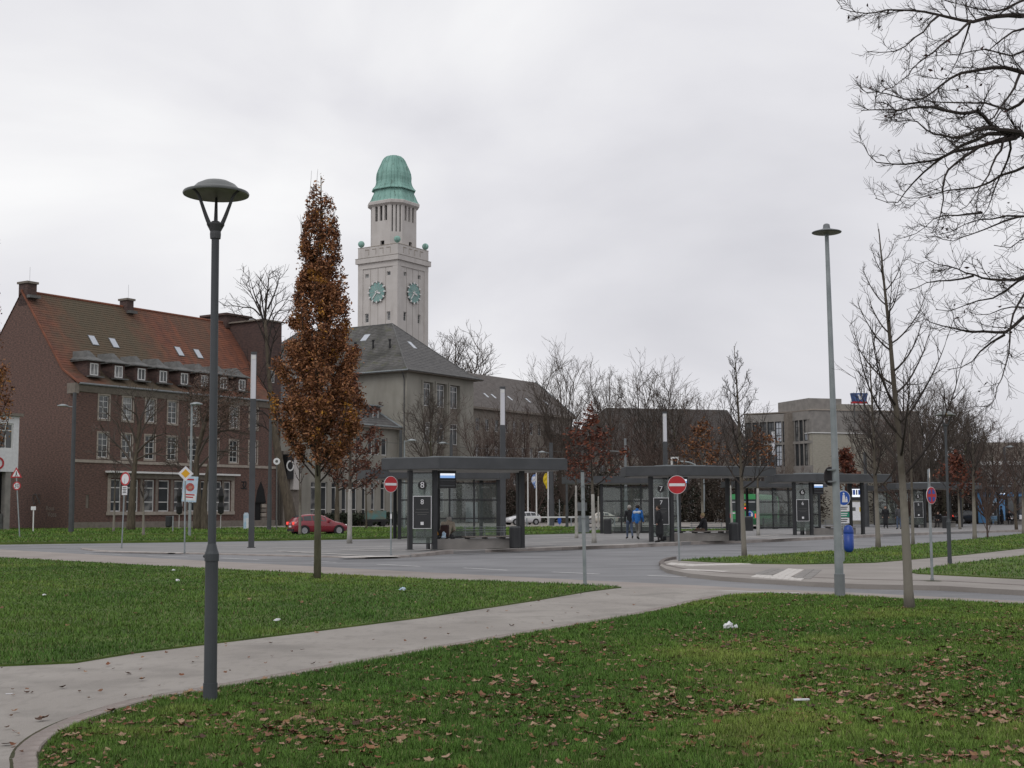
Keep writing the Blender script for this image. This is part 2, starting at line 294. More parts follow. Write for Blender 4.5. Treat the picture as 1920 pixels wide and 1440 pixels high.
# ------------------------------------------------------------------ mesh helpers
class MB:
    def __init__(s): s.v, s.f, s.m = [], [], []
    def add(s, vs_, fs, m=0):
        o = len(s.v)
        s.v += [tuple(p) for p in vs_]; s.f += [tuple(i + o for i in f) for f in fs]; s.m += [m] * len(fs)
        return s
    def box(s, x0, y0, z0, x1, y1, z1, m=0):
        return s.add([(x0, y0, z0), (x1, y0, z0), (x1, y1, z0), (x0, y1, z0), (x0, y0, z1), (x1, y0, z1), (x1, y1, z1), (x0, y1, z1)],
                     [(0, 3, 2, 1), (4, 5, 6, 7), (0, 1, 5, 4), (1, 2, 6, 5), (2, 3, 7, 6), (3, 0, 4, 7)], m)
    def quad(s, a, b, c, d, m=0): return s.add([a, b, c, d], [(0, 1, 2, 3)], m)
    def prism(s, poly, z0, z1, m=0):
        n = len(poly)
        area = sum(poly[i][0] * poly[(i + 1) % n][1] - poly[(i + 1) % n][0] * poly[i][1] for i in range(n))
        if area < 0: poly = poly[::-1]
        vs_ = [(p[0], p[1], z0) for p in poly] + [(p[0], p[1], z1) for p in poly]
        return s.add(vs_, [tuple(range(n))[::-1], tuple(range(n, 2 * n))] + [(i, (i + 1) % n, n + (i + 1) % n, n + i) for i in range(n)], m)
    def extrude_y(s, poly, y0, y1, m=0):          # polygon given as (x, z), extruded along y
        n = len(poly)
        vs_ = [(p[0], y0, p[1]) for p in poly] + [(p[0], y1, p[1]) for p in poly]
        return s.add(vs_, [tuple(range(n)), tuple(range(n, 2 * n))[::-1]] + [(i, n + i, n + (i + 1) % n, (i + 1) % n) for i in range(n)], m)
    def extrude_x(s, poly, x0, x1, m=0):          # polygon given as (y, z)
        n = len(poly)
        vs_ = [(x0, p[0], p[1]) for p in poly] + [(x1, p[0], p[1]) for p in poly]
        return s.add(vs_, [tuple(range(n))[::-1], tuple(range(n, 2 * n))] + [(i, (i + 1) % n, n + (i + 1) % n, n + i) for i in range(n)], m)
    def tube(s, pts, rads, n=8, cap=True, m=0):
        pts = [Vector(p) for p in pts]
        k = len(pts); o = len(s.v); vs_ = []
        t0 = (pts[1] - pts[0]).normalized()
        a = t0.orthogonal().normalized()
        for i in range(k):
            t = (pts[min(i + 1, k - 1)] - pts[max(i - 1, 0)])
            t = t.normalized() if t.length > 1e-9 else t0
            a = (a - t * a.dot(t)); a = a.normalized() if a.length > 1e-6 else t.orthogonal().normalized()
            b = t.cross(a)
            r = rads[i] if hasattr(rads, '__len__') else rads
            for j in range(n):
                w = 2 * math.pi * j / n
                q = pts[i] + (a * math.cos(w) + b * math.sin(w)) * r
                vs_.append((q.x, q.y, q.z))
        fs = [(i * n + j, i * n + (j + 1) % n, (i + 1) * n + (j + 1) % n, (i + 1) * n + j) for i in range(k - 1) for j in range(n)]
        if cap: fs += [tuple(range(n))[::-1], tuple((k - 1) * n + j for j in range(n))]
        return s.add(vs_, fs, m)
    def lathe(s, prof, n=24, c=(0, 0, 0), m=0, close=True):
        vs_ = []
        for r, z in prof:
            for j in range(n):
                w = 2 * math.pi * j / n
                vs_.append((c[0] + r * math.cos(w), c[1] + r * math.sin(w), c[2] + z))
        k = len(prof)
        fs = [(i * n + j, i * n + (j + 1) % n, (i + 1) * n + (j + 1) % n, (i + 1) * n + j) for i in range(k - 1) for j in range(n)]
        if close: fs += [tuple(range(n))[::-1], tuple((k - 1) * n + j for j in range(n))]
        return s.add(vs_, fs, m)
    def disc_y(s, cx, cz, r, y0, y1, n=28, m=0, rx=None):  # a flat disc facing -y
        poly = [(cx + (rx or r) * math.cos(2 * math.pi * j / n), cz + r * math.sin(2 * math.pi * j / n)) for j in range(n)]
        return s.extrude_y(poly, y0, y1, m)
    def ring_y(s, cx, cz, r0, r1, y0, y1, n=28, m=0):
        vs_, fs = [], []
        for j in range(n):
            w = 2 * math.pi * j / n; c, d = math.cos(w), math.sin(w)
            vs_ += [(cx + r0 * c, y0, cz + r0 * d), (cx + r1 * c, y0, cz + r1 * d), (cx + r1 * c, y1, cz + r1 * d), (cx + r0 * c, y1, cz + r0 * d)]
        for j in range(n):
            a, b = 4 * j, 4 * ((j + 1) % n)
            for q in range(4): fs.append((a + q, a + (q + 1) % 4, b + (q + 1) % 4, b + q))
        return s.add(vs_, fs, m)
    def bar(s, a, b, w, h=None, m=0):             # rectangular bar between two points, w horizontal, h vertical
        a, b = Vector(a), Vector(b); h = h or w
        t = (b - a).normalized(); up = Vector((0, 0, 1)) if abs(t.z) < 0.95 else Vector((0, 1, 0))
        sd = t.cross(up).normalized(); up = sd.cross(t)
        vs_ = [p + sd * (w / 2 * i) + up * (h / 2 * j) for p in (a, b) for i, j in ((-1, -1), (1, -1), (1, 1), (-1, 1))]
        return s.add(vs_, [(0, 1, 2, 3), (7, 6, 5, 4), (0, 4, 5, 1), (1, 5, 6, 2), (2, 6, 7, 3), (3, 7, 4, 0)], m)
    def sphere(s, c, r, n=12, k=8, m=0, sz=1.0):
        prof = [(max(r * math.sin(math.pi * i / k), 1e-4), -r * sz * math.cos(math.pi * i / k)) for i in range(k + 1)]
        return s.lathe(prof, n, c, m)
    def mesh(s, name, mats=(), smooth=False, fix=True):
        me = bpy.data.meshes.new(name)
        me.from_pydata(s.v, [], s.f)
        for mm in mats: me.materials.append(MATS[mm])
        if len(mats) > 1: me.polygons.foreach_set('material_index', s.m)
        if fix:
            bm = bmesh.new(); bm.from_mesh(me); bmesh.ops.recalc_face_normals(bm, faces=bm.faces); bm.to_mesh(me); bm.free()
        if smooth: me.polygons.foreach_set('use_smooth', [True] * len(me.polygons))
        me.update()
        return me
    def build(s, name, mats, parent=None, loc=(0, 0, 0), rz=0.0, smooth=False, fix=True):
        if isinstance(mats, str): mats = (mats,)
        return link(name, s.mesh(name, mats, smooth, fix), parent, loc, rz)

def link(name, me, parent=None, loc=(0, 0, 0), rz=0.0):
    o = bpy.data.objects.new(name, me)
    col.objects.link(o)
    o.location = loc; o.rotation_euler = (0, 0, rz)
    if parent is not None: o.parent = parent
    return o
def tag(o, label=None, cat=None, group=None, kind=None):
    if label: o['label'] = label
    if cat: o['category'] = cat
    if group: o['group'] = group
    if kind: o['kind'] = kind
    return o
def thing(name, label, cat, loc=(0, 0, 0), rz=0.0, group=None):
    o = link(name, None, None, loc, rz)
    return tag(o, label, cat, group)
def struct(name, mb, mats, **k): return tag(mb.build(name, mats, **k), kind='structure')
def kids(o): return [c for c in bpy.data.objects if c.parent == o]
CHILD = {}
def copy_tree(o, parent=None, children=None):
    c = o.copy(); col.objects.link(c); c.parent = parent
    for ch in (children if children is not None else list(o.children)):
        copy_tree(ch, c)
    return c
def np_mesh(name, V, Fc, cols=None, mats=(), smooth=False):
    V = np.asarray(V, np.float32); Fc = np.asarray(Fc, np.int32)
    me = bpy.data.meshes.new(name)
    me.vertices.add(len(V)); me.vertices.foreach_set('co', V.ravel())
    k = Fc.shape[1]
    me.loops.add(Fc.size); me.loops.foreach_set('vertex_index', Fc.ravel())
    me.polygons.add(len(Fc)); me.polygons.foreach_set('loop_start', np.arange(0, Fc.size, k, dtype=np.int32))
    if smooth: me.polygons.foreach_set('use_smooth', np.ones(len(Fc), bool))
    if cols is not None:
        at = me.color_attributes.new('Col', 'FLOAT_COLOR', 'POINT')
        c4 = np.ones((len(V), 4), np.float32); c4[:, :3] = cols
        at.data.foreach_set('color', c4.ravel())
    for mm in mats: me.materials.append(MATS[mm])
    me.update(calc_edges=True); me.validate()
    return me
def text_mesh(body, size, mt, extrude=0.004):
    cu = bpy.data.curves.new('lettering', 'FONT'); cu.body = body; cu.size = size; cu.extrude = extrude
    cu.align_x, cu.align_y = 'CENTER', 'CENTER'; cu.resolution_u = 3
    o = bpy.data.objects.new('lettering', cu); col.objects.link(o)
    dg = bpy.context.evaluated_depsgraph_get()
    me = bpy.data.meshes.new_from_object(o.evaluated_get(dg))
    bpy.data.objects.remove(o); bpy.data.curves.remove(cu)
    me.transform(Matrix.Rotation(math.pi / 2, 4, 'X'))
    me.materials.clear(); me.materials.append(MATS[mt])
    return me
def smooth_line(pts, step):
    """resample a polyline of 2D/3D points evenly, rounding its corners (Catmull-Rom)"""
    pts = [Vector(p) for p in pts]; out = []
    for i in range(len(pts) - 1):
        p0, p1, p2, p3 = pts[max(i - 1, 0)], pts[i], pts[i + 1], pts[min(i + 2, len(pts) - 1)]
        for k in range(12):
            t = k / 12
            out.append(0.5 * ((2 * p1) + (p2 - p0) * t + (2 * p0 - 5 * p1 + 4 * p2 - p3) * t * t + (3 * p1 - p0 - 3 * p2 + p3) * t ** 3))
    out.append(pts[-1])
    res = [out[0]]; acc = 0.0
    for a, b in zip(out, out[1:]):
        d = (b - a).length
        while d > 1e-9 and acc + d >= step:
            a = a + (b - a) * ((step - acc) / d); res.append(a); d = (b - a).length; acc = 0.0
        acc += d
    if (res[-1] - pts[-1]).length > step * .35 or len(res) < 2: res.append(pts[-1])
    return res
# ------------------------------------------------------------------ ground, roads, lawns
def px_poly(pts, z=0.0): return [G(x, y, z) for x, y in pts]
def sheet(name, pts, z, m, z0=None):
    mb = MB(); poly = px_poly(pts, z)
    if z0 is None:
        bm = bmesh.new(); vsn = [bm.verts.new(p) for p in poly]; f = bm.faces.new(vsn)
        if f.normal.z < 0: f.normal_flip()
        bm.normal_update()
        if bm.faces[:][0].normal.z < 0: bmesh.ops.reverse_faces(bm, faces=bm.faces)
        bmesh.ops.triangulate(bm, faces=bm.faces)
        me = bpy.data.meshes.new(name); bm.to_mesh(me); bm.free(); me.materials.append(MATS[m])
        return tag(link(name, me), kind='structure')
    mb.prism([(p.x, p.y) for p in poly], z0, z)
    me = mb.mesh(name, (m,))
    bm = bmesh.new(); bm.from_mesh(me); bmesh.ops.triangulate(bm, faces=[f for f in bm.faces if len(f.verts) > 4]); bm.to_mesh(me); bm.free()
    return tag(link(name, me), kind='structure')

g = MB(); g.quad((-2500, -300, -0.06), (2500, -300, -0.06), (2500, 3500, -0.06), (-2500, 3500, -0.06))
struct('ground', g, 'ground_far')
g = MB(); g.quad((-160, 20, 0), (160, 20, 0), (240, 260, 0), (-160, 260, 0))
struct('road', g, 'asphalt')

E_LEFT_LOW = [(-900, 1262), (0, 1246), (140, 1240), (250, 1222), (400, 1204), (600, 1180), (800, 1155), (1000, 1125), (1100, 1108), (1165, 1100)]
E_LEFT_UP = [(-700, 1014), (0, 1045), (300, 1061), (590, 1075), (800, 1085), (1000, 1092), (1090, 1096), (1165, 1100)]
E_FRONT = [(75, 1440), (72, 1420), (84, 1398), (112, 1376), (150, 1357), (200, 1339), (285, 1314), (385, 1297), (500, 1276), (700, 1240), (850, 1213),
           (1000, 1187), (1100, 1170), (1200, 1153), (1300, 1130), (1362, 1117), (1440, 1112.5), (1600, 1118), (1760, 1126), (1920, 1133)]
sheet('footpath', E_LEFT_LOW + [(1230, 1101), (1340, 1106), (1420, 1111), (1420, 1125), (1200, 1175), (900, 1245), (500, 1330), (300, 1520), (0, 2200), (-1500, 1700)], 0.012, 'path')
sheet('gutter_strip', [(-700, 1004), (0, 1030), (300, 1047), (590, 1062), (800, 1073), (1000, 1083), (1100, 1088), (1300, 1097), (1420, 1104), (1600, 1111), (1920, 1127), (2500, 1152),
                       (2500, 1168), (1920, 1136), (1600, 1121), (1440, 1116), (1362, 1119), (1165, 1103)] + E_LEFT_UP[:-1][::-1], 0.006, 'gutter')
LAWN_F = E_FRONT + [(2500, 1158), (3400, 1800), (700, 2600), (60, 2300), (40, 1600)]
LAWN_L = E_LEFT_UP + E_LEFT_LOW[:-1][::-1]
sheet('lawn_front', LAWN_F, 0.035, 'lawn', -0.02)
sheet('lawn_side', LAWN_L, 0.035, 'lawn', -0.02)

# row of setts along the curved lawn edge, every stone its own piece
edge = smooth_line([(G(75, 1600, 0.0)).xy.to_3d(), *[G(x, y).xy.to_3d() for x, y in E_FRONT[:16]]], 0.205)
setts = tag(link('sett_edging', None), kind='structure')
random.seed(5)
sm = []
for k in range(5):
    b = MB(); w, l_ = 0.078 + random.uniform(-.004, .004), 0.097 + random.uniform(-.004, .003); t = 0.012
    b.add([(-l_, -w, -0.05), (l_, -w, -0.05), (l_, w, -0.05), (-l_, w, -0.05), (-l_, -w, 0.012), (l_, -w, 0.012), (l_, w, 0.012), (-l_, w, 0.012),
           (-l_ + t, -w + t, 0.022), (l_ - t, -w + t, 0.022), (l_ - t, w - t, 0.022), (-l_ + t, w - t, 0.022)],
          [(0, 1, 5, 4), (1, 2, 6, 5), (2, 3, 7, 6), (3, 0, 4, 7), (4, 5, 9, 8), (5, 6, 10, 9), (6, 7, 11, 10), (7, 4, 8, 11), (8, 9, 10, 11)])
    sm.append(b.mesh('sett', ('sett',)))
for i in range(len(edge) - 1):
    if i > 235: break
    a, b = edge[i], edge[i + 1]; d = (b - a).normalized(); nrm = Vector((-d.y, d.x, 0))
    o = link('sett', sm[i % 5], setts, (a + b) / 2 + nrm * 0.085 + Vector((0, 0, random.uniform(-.003, .003))), math.atan2(d.y, d.x) + random.uniform(-.03, .03))
b = MB()
for i in range(len(edge) - 1):       # the thin dark joint between setts and path
    a, c = edge[i], edge[i + 1]; d = (c - a).normalized(); nrm = Vector((-d.y, d.x, 0))
    b.quad(a - nrm * 0.02 + Vector((0, 0, .0135)), c - nrm * 0.02 + Vector((0, 0, .0135)), c + nrm * 0.185 + Vector((0, 0, .0135)), a + nrm * 0.185 + Vector((0, 0, .0135)))
b.build('joint_bed', 'soil', setts)

# ---- bus platform island: slab, light kerb stones, paving lines
KERB_I = [(152, 1030, .06), (180, 1034, .06), (250, 1037, .06), (400, 1040, .05), (560, 1044, .05), (690, 1046.5, .05), (770, 1045, .09), (840, 1039, .15), (920, 1035.5, .15), (1000, 1033, .15), (1104, 1029.5, .15),
          (1190, 1026.5, .15), (1262, 1023.5, .15), (1300, 1021, .15), (1400, 1018, .15), (1560, 1011, .15), (1640, 1007, .15), (1740, 1003, .15), (1850, 999, .15), (1920, 997, .15), (2150, 989, .15)]
FAR_I = [(160, 1028, .06), (200, 1026.5, .06), (280, 1024, .06), (420, 1021, .05), (560, 1018, .05), (690, 1015, .05), (770, 1013, .09), (840, 1011, .15), (920, 1009, .15), (1000, 1007, .15), (1104, 1004, .15),
         (1190, 1002, .15), (1262, 1000, .15), (1300, 999, .15), (1400, 997, .15), (1560, 994, .15), (1640, 992, .15), (1740, 990, .15), (1850, 988, .15), (1920, 986, .15), (2150, 982, .15)]
top = MB()
ka = [Vector((*G(x, y).xy, z)) for x, y, z in KERB_I]; fa = [Vector((*G(x, y).xy, z)) for x, y, z in FAR_I]
for i in range(len(ka) - 1):
    top.quad(ka[i], ka[i + 1], fa[i + 1], fa[i])
    for q in (ka, fa):
        a, b = q[i].copy(), q[i + 1].copy(); a.z = b.z = -0.02
        top.quad(a, b, q[i + 1], q[i])
struct('bus_platform', top, 'paving')
def kerb(name, line, m, w=0.16, lift=0.006, step=1.0, side=1, most=300):
    root = tag(link(name, None), kind='structure')
    pts = smooth_line(line, step); cache = {}
    for i in range(min(len(pts) - 1, most)):
        a, b = pts[i], pts[i + 1]; d = (b - a); h = round((a.z + b.z) / 2, 2); L = d.length
        key = (h, round(L, 2))
        if key not in cache:
            mb = MB(); l2, t = L / 2 - 0.004, 0.018
            mb.extrude_x([(-w / 2, -0.03), (w / 2, -0.03), (w / 2, h + lift), (-w / 2 + t, h + lift), (-w / 2, h + lift - t)], -l2, l2)
            cache[key] = mb.mesh('kerb_stone', (m,))
        nrm = Vector((-d.y, d.x, 0)).normalized() * side
        c = (a + b) / 2 + nrm * (w / 2 - 0.03); c.z = 0
        link('kerb_stone', cache[key], root, c, math.atan2(d.y, d.x) if side > 0 else math.atan2(-d.y, -d.x))
    return root
kerb('platform_kerb', ka, 'kerb_light', 0.22)
# light guide lines laid in the platform paving
lines = MB()
def strip(a, b, w, z=0.155, mb=lines):
    a, b = G(*a, z), G(*b, z); d = (b - a).normalized(); n_ = Vector((-d.y, d.x, 0)) * w / 2
    mb.quad(a - n_, b - n_, b + n_, a + n_)
for a, b, w, z in [((300, 1036), (560, 1034), .25, .058), ((560, 1034), (760, 1032), .25, .085), ((520, 1033), (700, 1042.5), .22, .07), ((780, 1031.5), (1040, 1021), .25, .158),
                   ((640, 1044.5), (745, 1042.5), .9, .07), ((500, 1028), (770, 1023), .25, .062), ((640, 1031), (770, 1027), .22, .07), ((850, 1033), (1190, 1020.5), .22, .158), ((985, 1018), (1130, 1013), .22, .158), ((1000, 1027), (1210, 1018.5), .22, .158), ((990, 1010), (1120, 1006), .2, .158),
                   ((1215, 1019), (1460, 1006), .22, .158), ((1360, 1010), (1500, 999), .22, .158), ((1440, 1011), (1560, 1005), .2, .158), ((1560, 1005.5), (1640, 1001.5), .2, .158), ((1640, 1001), (1760, 997), .2, .158), ((175, 1033), (340, 1036.3), .3, .068), ((380, 1024), (480, 1022), .2, .062)]:
    strip(a, b, w, z)
struct('guide_lines', lines, 'white_slab')

# ---- traffic island at the crossing with its pavement, tactile slabs and lawns
KERB_M = [(1262, 1049.5), (1246, 1053), (1237, 1060), (1250, 1067), (1290, 1075), (1350, 1081), (1420, 1085.5), (1500, 1090), (1622, 1095.5), (1700, 1097), (1762, 1098), (1920, 1107), (2300, 1130)]
FAR_M = [(2300, 975), (1920, 1001), (1750, 1018), (1600, 1031), (1400, 1044), (1290, 1048.5)]
sheet('crossing_pavement', KERB_M + FAR_M, 0.10, 'paving_warm', -0.02)
kerb('crossing_kerb', [Vector((*G(x, y).xy, .10)) for x, y in KERB_M], 'kerb_granite', 0.15)
LAWN_M1 = [(1275, 1049.5), (1400, 1043), (1600, 1030), (1750, 1017.5), (1920, 1000.5), (2300, 976), (2300, 995), (1920, 1027), (1800, 1040), (1700, 1048.5), (1640, 1053.5), (1500, 1056.5), (1400, 1055), (1330, 1052.5)]
LAWN_M2 = [(1705, 1071), (1780, 1058), (1920, 1041), (2300, 1005), (2300, 1095), (1920, 1084), (1800, 1078), (1720, 1074)]
def sheet_z(name, pts, z, m, z0):
    poly = [G(x, y, z) for x, y in pts]; mb = MB(); mb.prism([(p.x, p.y) for p in poly], z0, z)
    me = mb.mesh(name, (m,)); bm = bmesh.new(); bm.from_mesh(me); bmesh.ops.triangulate(bm, faces=[f for f in bm.faces if len(f.verts) > 4]); bm.to_mesh(me); bm.free()
    return tag(link(name, me), kind='structure')
sheet_z('lawn_crossing', LAWN_M1, 0.13, 'lawn', 0.05)
sheet_z('lawn_corner', LAWN_M2, 0.13, 'lawn', 0.05)
sl = tag(link('tactile_paving', None), kind='structure')
def slabs(c0, c1, c2, n1, n2, m='white_slab', z=0.10):
    """a field of slabs spanned by three photo points: corner, end of the first side, end of the second side"""
    a, b, c = G(*c0, z), G(*c1, z), G(*c2, z); e1, e2 = (b - a) / n1, (c - a) / n2
    me = None
    for i in range(n1):
        for j in range(n2):
            if me is None:
                mb = MB(); g_ = 0.03
                q = [e1 * g_ + e2 * g_, e1 * (1 - g_) + e2 * g_, e1 * (1 - g_) + e2 * (1 - g_), e1 * g_ + e2 * (1 - g_)]
                mb.prism([(p.x, p.y) for p in q], -0.03, 0.008); me = mb.mesh('slab', (m,))
            p = a + e1 * i + e2 * j; link('slab', me, sl, (p.x, p.y, z + random.uniform(-.0015, .0015)))
slabs((1407, 1082), (1502, 1089), (1418, 1077.5), 8, 2)
slabs((1447, 1080.5), (1480, 1083.5), (1478, 1066), 3, 6)
slabs((1248, 1058.5), (1300, 1062), (1258, 1055), 3, 2)
slabs((1300, 1061.5), (1412, 1058.5), (1290, 1058.5), 10, 1)
slabs((1275, 1068.3), (1355, 1072.5), (1290, 1067), 6, 1)
slabs((1412, 1076.5), (1445, 1079.5), (1447, 1065.5), 2, 5, 'concrete')
slabs((1486, 1084), (1520, 1086), (1512, 1067), 2, 5, 'concrete')

# ---- painted road markings
mk = MB()
def dash(a, b, w=0.13, z=0.0045):
    a, b = G(*a), G(*b); d = (b - a).normalized(); n_ = Vector((-d.y, d.x, 0)) * w / 2; up = Vector((0, 0, z))
    mk.quad(a - n_ + up, b - n_ + up, b + n_ + up, a + n_ + up)
for a, b in [((37, 1033), (93, 1035.5)), ((160, 1038), (228, 1040)), ((275, 1042), (353, 1044.5)), ((416, 1046.5), (486, 1049.7)), ((585, 1052.5), (631, 1054.5)), ((707, 1058), (787, 1062)),
             ((869, 1065), (951, 1069.3)), ((1036, 1072.5), (1124, 1076.5)), ((1214, 1079), (1310, 1083)), ((1404, 1088), (1505, 1092.5)), ((0, 1022.5), (120, 1021)), ((57, 1025.5), (190, 1023.5)), ((124, 1028.5), (150, 1028.7)),
             ((210, 1026.8), (380, 1023.3)), ((400, 1021.5), (600, 1016.5)), ((620, 1016), (760, 1012.5)), ((985, 1013.5), (1090, 1011))]:
    dash(a, b)
dash((1400, 1110), (1500, 1112.5), 0.12, 0.0105); dash((1310, 1106), (1400, 1109.8), 0.12, 0.0105); dash((1590, 1100), (1640, 1097.2))
struct('road_markings', mk, 'white_paint')

# ---- far verges: grass strip, lane, grass strip, pavement before the buildings
VERGE_A = [(-400, 1023), (0, 1017), (400, 1012), (740, 1006.5), (1100, 998.5), (1400, 993), (1400, 990.8), (1100, 995), (740, 1000.8), (400, 1003.8), (0, 1004.8), (-400, 1007)]
VERGE_B = [(-400, 1004), (0, 1002.2), (600, 999.6), (900, 994.5), (1100, 991.5), (1100, 987.5), (900, 988.5), (600, 989), (0, 991.5), (-400, 993)]
sheet('verge_near', VERGE_A, 0.12, 'lawn', -0.02)
sheet('verge_far', VERGE_B, 0.13, 'lawn', -0.02)
kerb('verge_kerb', [Vector((*G(x, y - 0.6).xy, .11)) for x, y in VERGE_A[:6]], 'kerb_granite', 0.2, 0.0, 2.0)
sheet('pavement_far', [(-600, 994), (0, 991.8), (600, 989.3), (900, 988.8), (1100, 987.8), (1500, 987.5), (1500, 975), (900, 975), (0, 978), (-600, 978)], 0.10, 'paving_warm')

# ------------------------------------------------------------------ grass blades (one object per lawn) and fallen leaves
rs = np.random.RandomState(11)
def in_poly(X, Y, poly):
    ins = np.zeros(len(X), bool); n = len(poly); j = n - 1
    for i in range(n):
        xi, yi, xj, yj = poly[i][0], poly[i][1], poly[j][0], poly[j][1]
        c = ((yi > Y) != (yj > Y)) & (X < (xj - xi) * (Y - yi) / (yj - yi + 1e-12) + xi)
        ins ^= c; j = i
    return ins
def vnoise(X, Y, s, seed=0):
    """cheap smooth value noise on a lattice"""
    r = np.random.RandomState(seed); T = r.rand(64, 64)
    x, y = X / s, Y / s; xi, yi = np.floor(x).astype(int), np.floor(y).astype(int); fx, fy = x - xi, y - yi
    fx, fy = fx * fx * (3 - 2 * fx), fy * fy * (3 - 2 * fy)
    a, b, c, d = T[xi % 64, yi % 64], T[(xi + 1) % 64, yi % 64], T[xi % 64, (yi + 1) % 64], T[(xi + 1) % 64, (yi + 1) % 64]
    return (a * (1 - fx) + b * fx) * (1 - fy) + (c * (1 - fx) + d * fx) * fy
def sample_view(n, y0, y1, poly, margin=0.045):
    """points spread so that they look evenly dense from where one stands: density falls with distance squared"""
    t = rs.rand(n); Y = y0 * (y1 / y0) ** t
    X = (rs.rand(n) * 2 - 1) * Y * (0.384 + margin)
    k = in_poly(X, Y, poly); return X[k], Y[k]
def blades(name, label, poly_px, z, n, y0, y1, hgt=0.055):
    poly = [(p.x, p.y) for p in px_poly(poly_px, z)]
    X, Y = sample_view(n, y0, y1, poly); k = len(X)
    n1, n2, n3 = vnoise(X, Y, 2.6, 1), vnoise(X, Y, 0.55, 2), vnoise(X, Y, 0.16, 3)
    H = hgt * (0.25 + 0.8 * n3 + 0.7 * n2 ** 1.5) * rs.uniform(0.6, 1.25, k)
    W = np.maximum(0.0022, 0.00034 * Y) * rs.uniform(0.7, 1.3, k)
    az = rs.rand(k) * 6.283; lean = rs.uniform(0.15, 0.95, k)
    dx, dy = np.cos(az), np.sin(az)
    b1 = np.stack([X - dy * W, Y + dx * W, np.full(k, z)], 1); b2 = np.stack([X + dy * W, Y - dx * W, np.full(k, z)], 1)
    tp = np.stack([X + dx * H * lean, Y + dy * H * lean, z + H], 1)
    V = np.stack([b1, b2, tp], 1).reshape(-1, 3); Fc = np.arange(3 * k).reshape(-1, 3)
    base = np.stack([0.074 + 0.085 * n1, 0.168 + 0.095 * n1, 0.025 + 0.018 * n1], 1)
    dry = np.clip((n2 * 0.6 + n1 * 0.55 - 0.70) * 2.2, 0, 1)[:, None] * np.array([[0.13, 0.075, 0.032]])
    c = (base + dry) * rs.uniform(0.55, 1.25, (k, 1)) * (0.72 + 0.5 * n3[:, None])
    st = rs.rand(k) < 0.05; c[st] = np.array([0.26, 0.22, 0.115]) * rs.uniform(0.6, 1.1, (st.sum(), 1))
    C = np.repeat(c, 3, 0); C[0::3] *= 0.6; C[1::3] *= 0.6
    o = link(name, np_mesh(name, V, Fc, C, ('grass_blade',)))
    return tag(o, label, 'grass', kind='stuff')
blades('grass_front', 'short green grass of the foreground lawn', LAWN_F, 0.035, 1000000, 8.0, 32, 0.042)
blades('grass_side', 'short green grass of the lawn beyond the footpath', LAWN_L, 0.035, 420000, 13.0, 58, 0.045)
blades('grass_crossing', 'short grass on the traffic island lawn', LAWN_M1, 0.13, 160000, 38.0, 90, 0.06)
blades('grass_corner', 'short grass on the small corner lawn', LAWN_M2, 0.13, 70000, 30.0, 60, 0.06)
blades('grass_verge_near', 'grass of the near street verge', VERGE_A, 0.12, 120000, 70.0, 130, 0.10)
blades('grass_verge_far', 'grass of the verge before the brick building', VERGE_B, 0.13, 120000, 85.0, 150, 0.12)

LEAF_COLS = np.array([[0.175, 0.088, 0.052], [0.11, 0.052, 0.032], [0.27, 0.165, 0.105], [0.32, 0.215, 0.145], [0.15, 0.060, 0.030], [0.065, 0.036, 0.024], [0.23, 0.12, 0.062], [0.29, 0.18, 0.125]])
def leaf_outline(r):
    """a lobed, curled leaf as a small fan: 10 outline points and a centre"""
    pts = []
    for k in range(10):
        w = 2 * math.pi * k / 10
        rad = (1.0 if k % 2 == 0 else 0.74) * r.uniform(0.75, 1.15)
        pts.append((rad * math.cos(w), 0.78 * rad * math.sin(w)))
    return pts
def leaf_mesh(r, size, c):
    pts = leaf_outline(r); curl, fold = r.uniform(0.15, 0.7), r.uniform(0.1, 0.6)
    V = [(0, 0, 0)] + [(x, y, curl * (x * x) * r.uniform(.6, 1.3) + fold * abs(y) + r.uniform(-.06, .06)) for x, y in pts]
    V = np.array(V) * size; V[:, 2] -= V[:, 2].min() - 0.004
    Fc = [(0, 1 + k, 1 + (k + 1) % 10) for k in range(10)]
    C = np.tile(c, (11, 1)) * np.array([[r.uniform(.75, 1.2)] for _ in range(11)])
    return V, np.array(Fc), C
lr = random.Random(3)
polyF = [(p.x, p.y) for p in px_poly(LAWN_F, 0.035)]
polyL = [(p.x, p.y) for p in px_poly(LAWN_L, 0.035)]
def leaf_points(n, y0, y1, poly, dens):
    Y = np.sqrt(rs.uniform(y0 ** 2, y1 ** 2, n)); X = (rs.rand(n) * 2 - 1) * Y * 0.43
    k = in_poly(X, Y, poly) & (rs.rand(n) < dens(X, Y)); return X[k], Y[k]
def dens_f(X, Y):
    c = vnoise(X, Y, 1.1, 7) * 0.6 + vnoise(X, Y, 0.38, 8) * 0.6
    near = np.clip(1.2 - (Y - 8.5) / 11.0, 0.12, 1.0) * np.where(X > 0.12 * Y, 1.25, 1.0)
    return np.clip((c - 0.22) * 1.5, 0.12, 1) ** 1.4 * near * 1.1
LX, LY = leaf_points(78000, 8.0, 29.0, polyF, dens_f)
LX2, LY2 = leaf_points(9000, 13.0, 50.0, polyL, lambda X, Y: 0.13 * np.clip(vnoise(X, Y, 1.5, 9) * 1.6 - .2, 0.1, 1))
order = np.argsort(LY)
N_IND = 292
leaf_protos = []
for k in range(14):
    V, Fc, C = leaf_mesh(lr, lr.uniform(0.024, 0.045), LEAF_COLS[k % 8])
    leaf_protos.append(np_mesh('fallen_leaf', V, Fc, C, ('leaf',)))
